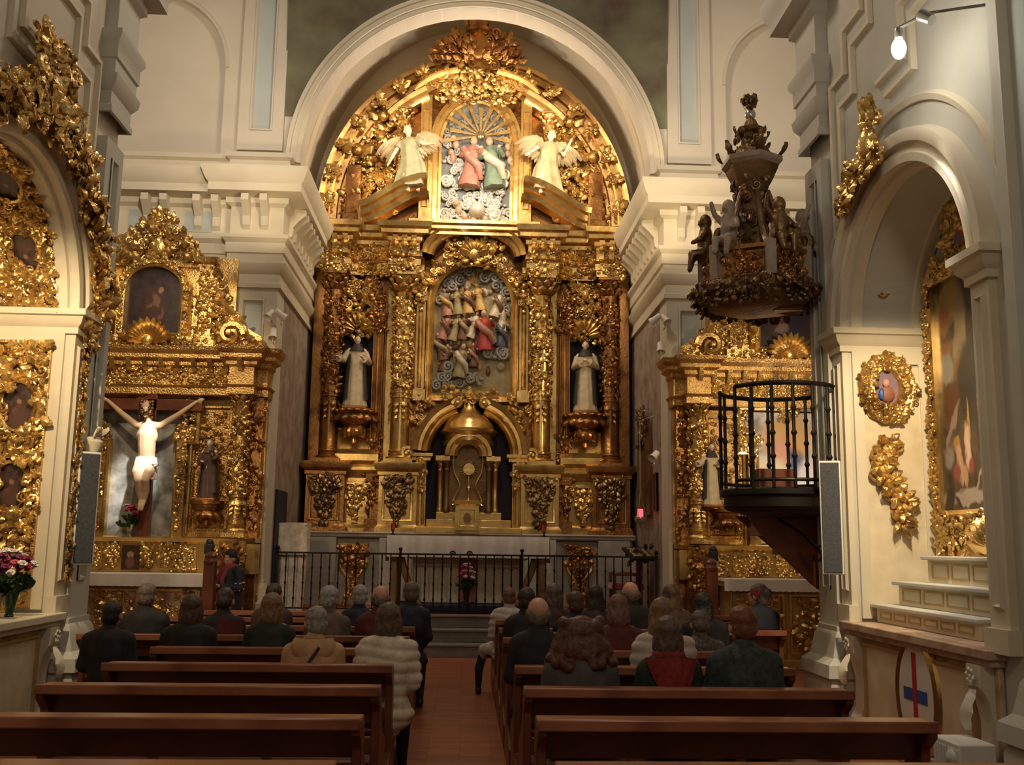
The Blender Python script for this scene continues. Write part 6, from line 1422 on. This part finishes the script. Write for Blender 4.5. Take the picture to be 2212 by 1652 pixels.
# right chapel foot: cream heater, dark mat, plus paper left on a kneeler
HE = thing('white_heater', (3.5, 7.1, 0), 'ribbed cream metal box with dark notch standing before the right altar', 'heater')
m = MB(); m.box(3.36, 3.62, 6.86, 7.24, .0, .46); p = m.build('casing', WHITE, HE, bevel=.012)
for i in range(9): m = MB(); m.box(3.354, 3.362, 6.88+.04*i, 6.90+.04*i, .05, .42); m.build('rib', WHITE, p)
m = MB(); m.lathe([(.05,0),(.055,.02),(.03,.035),(.0,.04)], 16, T=Matrix.Translation((3.36, 6.95, .36)) @ Matrix.Rotation(-PI/2, 4, 'Y')); m.build('knob', WHITE, HE)
m = MB(); m.box(3.346, 3.354, 7.10, 7.13, .15, .23); m.build('notch', BLACK, HE)
m = MB(); m.box(2.45, 3.3, 6.0, 7.6, .0, .012); o = m.build('floor_mat', NAVY); tag(o, 'dark blue floor mat between right pews and the cream box', 'mat')

# ================================================================ pews
def make_pew(L, name='church_pew'):
    root = thing(name, (0, 0, 0), 'pew', 'pew')
    m = MB(); m.box(-L/2, L/2, -.20, .0, .865, .90); m.box(-L/2, L/2, -.212, -.19, .855, .912); m.build('book_ledge', WOODT, root, bevel=.008)
    m = MB(); m.box(-L/2+.03, L/2-.03, -.05, -.015, .70, .865); m.box(-L/2+.03, L/2-.03, -.05, -.015, .50, .60); m.build('backrest', WOOD, root, bevel=.006)
    m = MB(); m.box(-L/2+.03, L/2-.03, -.02, .40, .42, .455); m.build('seat', WOOD, root, bevel=.01)
    m = MB(); m.box(-L/2+.06, L/2-.06, -.50, -.30, .17, .21); m.build('kneeler', WOODT, root, bevel=.01)
    m = MB(); m.box(-L/2+.05, L/2-.05, -.03, .0, .10, .17); m.box(-L/2+.05, L/2-.05, .3, .34, .34, .42); m.build('stretcher', WOOD, root)
    pr = [(-.52,0),(.42,0),(.42,.10),(.36,.14),(.36,.40),(.42,.46),(.40,.52),(.20,.60),(.06,.70),(.04,.86),(-.03,.875),(-.19,.865),(-.19,.83),(-.10,.76),(-.08,.30),(-.30,.24),(-.52,.20)]
    for sx in (-1, 1):
        m = MB(); x0 = sx*(L/2-.05) if sx > 0 else -L/2
        m.add([(x0, y, z) for y, z in pr]+[(x0+.05, y, z) for y, z in pr], [list(range(17))[::-1], list(range(17, 34))]+[(i, (i+1)%17, 17+(i+1)%17, 17+i) for i in range(17)])
        m.build('end_panel', WOOD, root, .5, bevel=.006)
    for x in (-L/6, L/6):
        m = MB(); m.box(x-.025, x+.025, -.08, -.02, 0, .5); m.build('leg', WOOD, root)
        m = MB(); m.box(x-.025, x+.025, .30, .36, 0, .42); m.build('leg', WOOD, root)
        m = MB(); m.box(x-.02, x+.02, -.5, 0, .1, .17); m.build('kneeler_arm', WOOD, root)
    return root
PSP, PY0 = 1.075, 4.16
ORD = ['nearest', 'second', 'third', 'fourth', 'fifth', 'sixth', 'seventh', 'eighth', 'ninth']
pews = {}
def place(key, L, cx, y, label, group):
    if L not in pews: r = make_pew(L); pews[L] = r
    else: r = copy_tree(pews[L])
    r.location = (cx, y, 0); tag(r, label, 'pew', group)
for k in range(9):
    y = PY0+PSP*k
    x0 = -2.47 if k < 5 else -3.45
    if k == 0: x0 = -2.47
    place(round(-.48-x0, 2), round(-.48-x0, 2), (x0-.48)/2, y, 'dark wooden pew left of the aisle, %s row from the front of the photo' % ORD[k] if k else 'dark wooden pew left of the aisle, its ledge along bottom edge of photo', 'pews left of the aisle')
    x1 = 2.37 if k < 6 else 3.35
    place(round(x1-.38, 2), round(x1-.38, 2), (x1+.38)/2, y, 'dark wooden pew right of the aisle, %s row from the front of the photo' % ORD[k] if k else 'dark wooden pew right of the aisle, its ledge along bottom edge of photo', 'pews right of the aisle')
m = MB(); m.box(-2.0, -1.62, 5.82, 6.0, .212, .225); o = m.build('paper_sheet', WHITE); tag(o, 'white paper left on the kneeler behind third pew left of the aisle', 'paper')

# ================================================================ people
def hairmat(n, c): return simple(n, c, 0.5, 0, 0.25, 30, 0.35, 55)
def clothm(n, c, **k): return simple(n, c, 0.8, 0, k.get('var', .15), k.get('scale', 12), .2, k.get('bs', 45), k.get('c2'))
HM = {k: hairmat('hair_'+k, c) for k, c in dict(black=(.02,.014,.013), dark=(.045,.025,.018), brown=(.10,.05,.028), bob=(.13,.08,.05), auburn=(.20,.06,.025), curly=(.12,.04,.024), blond=(.26,.14,.07), grey=(.32,.30,.26), lightgrey=(.42,.41,.39), greybrown=(.16,.12,.09), reddish=(.20,.085,.055)).items()}
CM = {k: clothm('coat_'+k, c) for k, c in dict(beige=(.62,.37,.19), white=(.82,.70,.54), navy=(.02,.022,.04), black=(.018,.016,.017), green=(.022,.028,.022), maroon=(.13,.022,.028), brown=(.07,.04,.028), grey=(.09,.085,.08), tan=(.16,.11,.075), palewhite=(.62,.55,.48), darkgreen=(.02,.032,.025)).items()}
CM['pattern'] = clothm('coat_pattern', (.05,.075,.07), c2=(.012,.018,.015), scale=24)
CM['fur'] = clothm('coat_fur', (.13,.11,.095), c2=(.04,.035,.03), scale=40)
TROU = clothm('dark_trousers', (.02,.02,.026)); WTROU = clothm('white_trousers', (.5,.48,.48)); SHOE = simple('dark_shoe', (.015,.012,.012), .4)

def seated_body(turn, nod, legs=((-.11,.44,-.11),(.11,.44,.11))):
    """one continuous figure facing +Y on a 0.45 m seat"""
    P = head_parts((0, .02, 1.215), PI+turn, nod, 1.08)
    P += [('c', [(0,0,.53),(0,-.02,.75),(0,-.02,.98)], [.14,.125,.115]), ('e', (0,0,.52), (.18,.15,.11)), ('c', [(-.13,-.02,1.03),(0,-.02,1.05),(.13,-.02,1.03)], [.058,.075,.058]), ('c', [(0,-.015,1.04),(0,0,1.10),(0,.01,1.16)], [.065,.052,.052])]
    for k, sx in enumerate((-1, 1)):
        P.append(('c', [(sx*.145,-.02,1.015),(sx*.175,.0,.77),(sx*.11,.22,.665)], [.05,.043,.030])); P += hand_parts((sx*.11,.22,.665), (-sx*.5,.8,-.25), (0,.2,1), 1, .5, -sx)
        kx, ky, fx = legs[k]
        P.append(('c', [(sx*.09,.02,.53),(kx,ky,.525),(fx,ky-.02,.30),(fx,ky-.01,.10)], [.088,.066,.056,.040])); P.append(('c', [(fx,ky-.03,.045),(fx,ky+.08,.042),(fx,ky+.15,.035)], [.042,.042,.032]))
    me = blob(P, .013)
    return me
def set_regions(me, fn):
    me.polygons.foreach_set('material_index', [fn(p.center) for p in me.polygons]); return me
def skinreg(c): return 0 if (c.z > 1.085 or (c.y > .235 and c.z > .605)) else (2 if c.z < .085 else 1)
BODIES = []
for tn, nd in ((0, 0), (.25, .05), (-.3, .1), (0, .3)):
    b = seated_body(tn, nd); BODIES.append(b)
BODY_LEG = seated_body(-.1, 0, ((-.30,.38,-.36),(.10,.44,.11)))
def coat_mesh(kind):
    w_ = dict(jacket=1.0, puffer=1.06, big=1.10, slim=.94)[kind]
    P = [('c', [(0,0,.52),(0,-.02,.75),(0,-.025,.97)], [.16*w_,.148*w_,.14*w_]), ('e', (0,0,.53), (.20*w_,.17*w_,.13)), ('c', [(-.135*w_,-.02,1.01),(0,-.03,1.04),(.135*w_,-.02,1.01)], [.074,.095,.074]), ('c', [(0,-.02,1.06),(0,-.01,1.10)], [.08,.074])]
    P += [('e', (0,-.08,.88), (.15*w_,.095,.17))]
    for sx in (-1, 1): P.append(('c', [(sx*.15*w_,-.02,1.0),(sx*.185*w_,.0,.77),(sx*.12,.19,.675)], [.070*w_,.066*w_,.052]))
    me = blob(P, .014, smooth=4)
    for v in me.vertices:
        c = v.co; n = v.normal
        if kind == 'puffer': d = .016*abs(sin((c.z+.02*sin(c.x*9))*2*PI/.17))-.006
        else: d = .010*noise.noise(V((c.x*9, c.y*9, c.z*5)))+.006*sin(c.z*30+c.x*12)*max(0, 1-abs(c.z-.75)*3)
        v.co = c+n*d
    me.update(); return me
COATS = {k: coat_mesh(k) for k in ('jacket','puffer','big','slim')}
def hair_mesh(kind):
    h = V((0, .02, 1.215)); e = lambda x, y, z, a, b, c: ('e', tuple(h+V((x,y,z))*1.1), (a*1.1,b*1.1,c*1.1))
    cap = [e(0,-.018,.035,.084,.096,.090), e(0,-.045,-.025,.077,.064,.080)]
    if kind == 'short': P = [e(0,-.016,.038,.079,.094,.086), e(0,-.05,-.012,.072,.058,.066)]+[e(0,.03,.075,.065,.06,.04)]
    elif kind == 'bob': P = cap+[e(.058,-.015,-.045,.036,.068,.10), e(-.058,-.015,-.045,.036,.068,.10), e(0,-.06,-.055,.078,.05,.105), e(0,.04,.07,.065,.05,.035)]
    elif kind == 'long': P = cap+[e(.055,-.03,-.07,.04,.06,.14), e(-.055,-.03,-.07,.04,.06,.14), e(0,-.075,-.15,.088,.045,.19), e(0,.04,.07,.065,.05,.035)]
    elif kind == 'bald': P = [e(.066,-.015,-.012,.020,.055,.048), e(-.066,-.015,-.012,.020,.055,.048), e(0,-.068,-.02,.064,.030,.056), e(.04,-.05,-.01,.04,.04,.05), e(-.04,-.05,-.01,.04,.04,.05)]
    elif kind == 'bun': P = cap+[e(0,-.11,.03,.045,.04,.045)]
    elif kind == 'curly':
        P = [e(0,-.03,.03,.11,.10,.10), e(0,-.06,-.07,.165,.09,.11), e(.11,-.01,-.09,.07,.07,.10), e(-.11,-.01,-.09,.07,.07,.10)]
        for i in range(70):
            a = rnd.uniform(PI*.85, PI*2.15); z = rnd.uniform(-.17, .10); r = .12+.08*max(0, -z*5.5) if z < .02 else .105
            P.append(e(r*cos(a), -.03+r*.6*sin(a), z, .032, .032, .034))
    me = blob(P, .011, smooth=2)
    for v in me.vertices:
        c = v.co; v.co = c+v.normal*(.006*noise.noise(V((c.x*45, c.y*45, c.z*10)))+.004*noise.noise(c*30))
    me.update(); return me
HAIRS = {k: hair_mesh(k) for k in ('short','bob','long','bald','bun','curly')}
def share(name, me, mats, root):
    if not me.materials:
        for _ in mats: me.materials.append(mats[0])
    o = bpy.data.objects.new(name, me); COL.objects.link(o); o.parent = root
    for i, mt in enumerate(mats): o.material_slots[i].link = 'OBJECT'; o.material_slots[i].material = mt
    return o
for b in BODIES+[BODY_LEG]:
    for _ in range(3): b.materials.append(SKIN)
    set_regions(b, skinreg)
BODIES[0].name = 'body'
def row_y(k): return PY0+PSP*k+.22
def person(px, py, k, hair, hc, coat, cc, label, bi=0, rz=0.0, dy=0.0, wide=1.0, body=None, trousers=None):
    y = row_y(k)+dy; p = at(px, py, Y=y); s = max(.9, min(1.05, p.z/(1.335 if hair != 'bald' else 1.33)))
    root = thing('person', (p.x, y, 0), label, 'person', 'seated congregation', rz)
    root.scale = (s*wide, s*wide, s)
    share('body', body or BODIES[bi], [SKIN, trousers or TROU, SHOE], root)
    share('coat', COATS[coat], [CM[cc]], root)
    h = share('hair', HAIRS[hair], [HM[hc]], root)
    if bi and hair != 'curly':
        tn = (0, .25, -.3, 0)[bi]; nd = (0, .05, .1, .3)[bi]
        c = V((0, .02, 1.225)); h.matrix_local = Matrix.Translation(c) @ Matrix.Rotation(tn, 4, 'Z') @ Matrix.Rotation(-nd, 4, 'X') @ Matrix.Translation(-c)
    return root
# left of the aisle
pb = person(683, 1312, 3, 'short', 'grey', 'big', 'beige', 'grey haired person in beige hooded coat with dark strap across the back', 1)
m = MB()
def hood(u, v): a = PI*(1.08+.84*u); r = .135+.03*sin(PI*v); return (r*1.1*cos(a), -.03+r*.95*sin(a)*(.8+.2*v), 1.115-.155*v)
m.grid(hood, 24, 8); m.grid(lambda u, v: (lambda a: ((.135-.04*v)*1.1*cos(a), -.03+(.135-.04*v)*.8*sin(a), 1.115-.02*v))(PI*(1.08+.84*u)), 24, 3)
def attach(mb, name, mat, root): o = mb.build(name, mat, None, 1.0); o.parent = root; return o
attach(m, 'hood', CM['beige'], pb)
m = MB(); m.tube([(.06,-.165,1.05),(.0,-.188,.96),(-.07,-.20,.86),(-.15,-.165,.72),(-.18,-.08,.62)], .012, 6); attach(m, 'shoulder_strap', BLACK, pb)
person(840, 1304, 3, 'bob', 'bob', 'puffer', 'white', 'person with brown bob in white quilted jacket at left pew end', 0, 0, .02, 1.02)
person(588, 1283, 4, 'bob', 'blond', 'jacket', 'green', 'person with reddish blond hair in dark coat, left of the beige coat', 0)
person(415, 1286, 4, 'bob', 'brown', 'big', 'black', 'person with brown bob in wide black coat, left side, below the white altar cloth', 0)
person(712, 1268, 5, 'short', 'lightgrey', 'jacket', 'tan', 'light grey haired person in tan coat, behind beige coat near the ambo', 2)
person(822, 1266, 5, 'bald', 'greybrown', 'jacket', 'maroon', 'balding person in maroon scarf and coat, above the white quilted jacket', 1)
pm = person(487, 1272, 5, 'short', 'dark', 'jacket', 'black', 'dark haired person with maroon shawl over one shoulder, left side', 3)
m = MB(); m.grid(lambda u, v: (-.02+.24*u, -.195+.10*(u-.35)**2+.02*sin(9*u), 1.09-.38*v-.06*u), 10, 10); attach(m, 'shawl', CM['maroon'], pm)
person(318, 1262, 5, 'short', 'greybrown', 'big', 'black', 'grey brown haired person in broad black coat, far left before the altar', 0, 0, .05)
person(243, 1300, 4, 'short', 'black', 'big', 'black', 'person all in black at far left beside the pier', 0)
person(592, 1262, 6, 'short', 'dark', 'jacket', 'brown', 'dark haired person half hidden behind the reddish blond head', 0)
person(778, 1265, 6, 'short', 'lightgrey', 'jacket', 'navy', 'white haired person in navy jacket, between two heads left of the aisle', 0)
person(888, 1258, 6, 'short', 'greybrown', 'jacket', 'navy', 'grey haired person in navy coat at the aisle end, left side', 1)
cx_ = at(243, 1300, Y=row_y(4)).x
CHR = thing('wooden_stool', (cx_, row_y(4), 0), 'dark wooden stool at far left under the person in black', 'stool')
m = MB(); m.box(cx_-.22, cx_+.22, row_y(4)-.2, row_y(4)+.2, .40, .43); m.build('seat', WOOD, CHR, bevel=.008)
for k in (-1, 1):
    for q, zt in ((-.18, .40), (.18, .40)): m = MB(); m.box(cx_+k*.2-.02, cx_+k*.2+.02, row_y(4)+q-.02, row_y(4)+q+.02, 0, zt); m.build('leg', WOOD, CHR, bevel=.004)
# right of the aisle
pc = person(1255, 1336, 2, 'curly', 'curly', 'big', 'grey', 'person with big curly dark red hair in dark grey coat', 0, 0, 0, 1.06)
ps = person(1443, 1334, 2, 'bob', 'bob', 'jacket', 'darkgreen', 'person with brown bob and red triangular scarf over dark green coat', 0)
m = MB(); m.grid(lambda u, v: ((u-.5)*2*(.165*(1-v)**.8+.012), -.195+.10*((u-.5)*2)**2*(1-v)-.012*v-.012*sin(PI*v)+.006*sin(u*26+v*8), 1.10-.03*abs(u-.5)-.33*v), 14, 14)
m.lathe([(.10,1.06),(.112,1.09),(.105,1.12),(.085,1.13)], 20, T=Matrix.Translation((0,-.01,0)), cap=False); attach(m, 'red_scarf', clothm('red_scarf', (.30,.025,.022), c2=(.16,.015,.015), scale=30), ps)
m = MB(); m.box(-.045,-.02,-.232,-.226,.88,.92); attach(m, 'white_tag', WHITE, ps)
person(1605, 1312, 2, 'short', 'auburn', 'big', 'pattern', 'person with short auburn hair in dark patterned coat, right side', 0)
pk = person(1163, 1292, 3, 'bald', 'greybrown', 'jacket', 'black', 'balding man in black jacket with white collar at right pew end', 0)
m = MB(); m.lathe([(.072,1.085),(.074,1.10),(.062,1.115)], 18, T=Matrix.Translation((0,-.005,0)), cap=False); attach(m, 'collar', WHITE, pk)
person(1432, 1294, 3, 'long', 'blond', 'puffer', 'palewhite', 'person with long blond hair in white quilted jacket, behind the red scarf', 2)
person(1335, 1288, 4, 'bob', 'reddish', 'jacket', 'maroon', 'person with reddish hair bowed behind the big curly hair', 3)
person(1512, 1345, 4, 'short', 'greybrown', 'big', 'fur', 'person bundled in grey brown fur coat, left of the auburn hair', 3)
person(1138, 1271, 5, 'short', 'dark', 'jacket', 'black', 'person with short dark hair in black, just behind the balding man', 0)
person(1242, 1279, 5, 'short', 'brown', 'jacket', 'navy', 'person with short brown hair and visible ear, above the big curly hair', 1)
person(1520, 1283, 5, 'long', 'black', 'big', 'black', 'person with black hair in black coat, left of the wooden post', 2)
person(1197, 1262, 6, 'bob', 'greybrown', 'jacket', 'brown', 'person with blondish grey hair behind the balding man, right side', 0)
person(1285, 1265, 6, 'long', 'dark', 'jacket', 'brown', 'person with long dark brown hair before the gilded console stand', 0)
person(1362, 1258, 6, 'bald', 'greybrown', 'big', 'black', 'balding man in very broad black coat before the red armchair', 0, 0, 0, 1.1)
person(1450, 1264, 6, 'long', 'brown', 'jacket', 'brown', 'person with long brown hair half hidden above the blond head', 0)
pf = person(1640, 1263, 6, 'bun', 'greybrown', 'big', 'navy', 'grey haired person with red hair flower in navy coat, right transept', 1, .5)
m = MB(); m.rosette((-.075,-.04,1.255), (-1,-.6,.1), .04, 6); attach(m, 'hair_flower', FR, pf)
pw = person(1100, 1271, 7, 'short', 'reddish', 'puffer', 'palewhite', 'person in white jacket with one dark leg stretched into the aisle', 0, 0, 0, 1.0, BODY_LEG)
m = MB(); m.tube([(-.1,.05,.56),(-.2,.22,.57),(-.29,.36,.54),(-.30,.40,.47)], [.11,.10,.085,.075], 12); attach(m, 'coat_hem', CM['palewhite'], pw)

# standing reader beside the left altar
def standing_reader():
    y = 14.75; p = at(503, 1186, Y=y); s = p.z/1.70
    root = thing('person', (p.x, y, 0), 'person standing with dark cap and red scarf, reading beside the left altar', 'person', None, 2.4); root.scale = (s, s, s)
    P = head_parts((0, .03, 1.56), PI, .45)
    P += [('c', [(0,0,.95),(0,-.01,1.15),(0,0,1.34)], [.15,.135,.125]), ('c', [(-.17,0,1.39),(0,0,1.41),(.17,0,1.39)], [.062,.075,.062]), ('c', [(0,0,1.40),(0,.015,1.48)], [.06,.052])]
    for sx in (-1, 1):
        P.append(('c', [(sx*.19,0,1.38),(sx*.24,.03,1.14),(sx*.10,.26,1.16)], [.052,.045,.03])); P += hand_parts((sx*.10,.26,1.16), (-sx*.4,.8,.2), (0,-.5,1) , 1, .5, -sx)
        P.append(('c', [(sx*.09,0,.93),(sx*.10,.01,.50),(sx*.10,-.01,.09)], [.095,.064,.042])); P.append(('c', [(sx*.10,-.03,.045),(sx*.11,.08,.042),(sx*.11,.15,.035)], [.042,.042,.032]))
    me = blob(P, .013)
    for mt in (SKIN, TROU, SHOE): me.materials.append(mt)
    set_regions(me, lambda c: 0 if (c.z > 1.455 or (c.y > .265)) else (2 if c.z < .085 else 1))
    o = bpy.data.objects.new('body', me); COL.objects.link(o); o.parent = root
    P = [('c', [(0,0,.80),(0,-.01,1.1),(0,0,1.33)], [.18,.165,.15]), ('c', [(-.175,0,1.385),(.175,0,1.385)], [.08,.08])]
    for sx in (-1, 1): P.append(('c', [(sx*.195,0,1.37),(sx*.25,.03,1.13),(sx*.12,.23,1.16)], [.074,.066,.05]))
    me = blob(P, .014); me.materials.append(CM['navy']); o = bpy.data.objects.new('coat', me); COL.objects.link(o); o.parent = root
    m = MB(); m.lathe([(.10,1.38),(.115,1.42),(.11,1.47),(.08,1.49)], 20, T=Matrix.Translation((0,.01,0)), cap=False)
    m.tube([(.05,.10,1.42),(.04,.175,1.30),(.06,.19,1.15),(.05,.19,1.0)], [.04,.045,.045,.04], 8); m.tube([(-.05,.10,1.42),(-.03,.175,1.28),(-.05,.19,1.12)], [.035,.04,.035], 8); attach(m, 'red_scarf', clothm('striped_scarf', (.32,.02,.025), c2=(.12,.05,.05), scale=25), root)
    m = MB(); m.lathe([(.088,1.575),(.092,1.62),(.085,1.66),(.055,1.695),(.01,1.71)], 20, T=Matrix.Translation((0,.02,0))); attach(m, 'cap', CM['black'], root)
    m = MB(); m.ball((0,-.045,1.52), (.08,.06,.09), 14, 10); m.ball((.06,-.02,1.50), (.03,.05,.08), 10, 8); m.ball((-.06,-.02,1.50), (.03,.05,.08), 10, 8); attach(m, 'hair', HM['black'], root)
    for z in (1.2, 1.1): m = MB(); m.tube([(-.30,.06,z),(-.27,-.05,z+.02),(-.24,.1,z+.0)], .01, 6); attach(m, 'sleeve_stripe', CM['white'], root)
standing_reader()
for d in BODIES+[BODY_LEG]+list(COATS.values())+list(HAIRS.values()):
    if d.users == 0: bpy.data.meshes.remove(d)
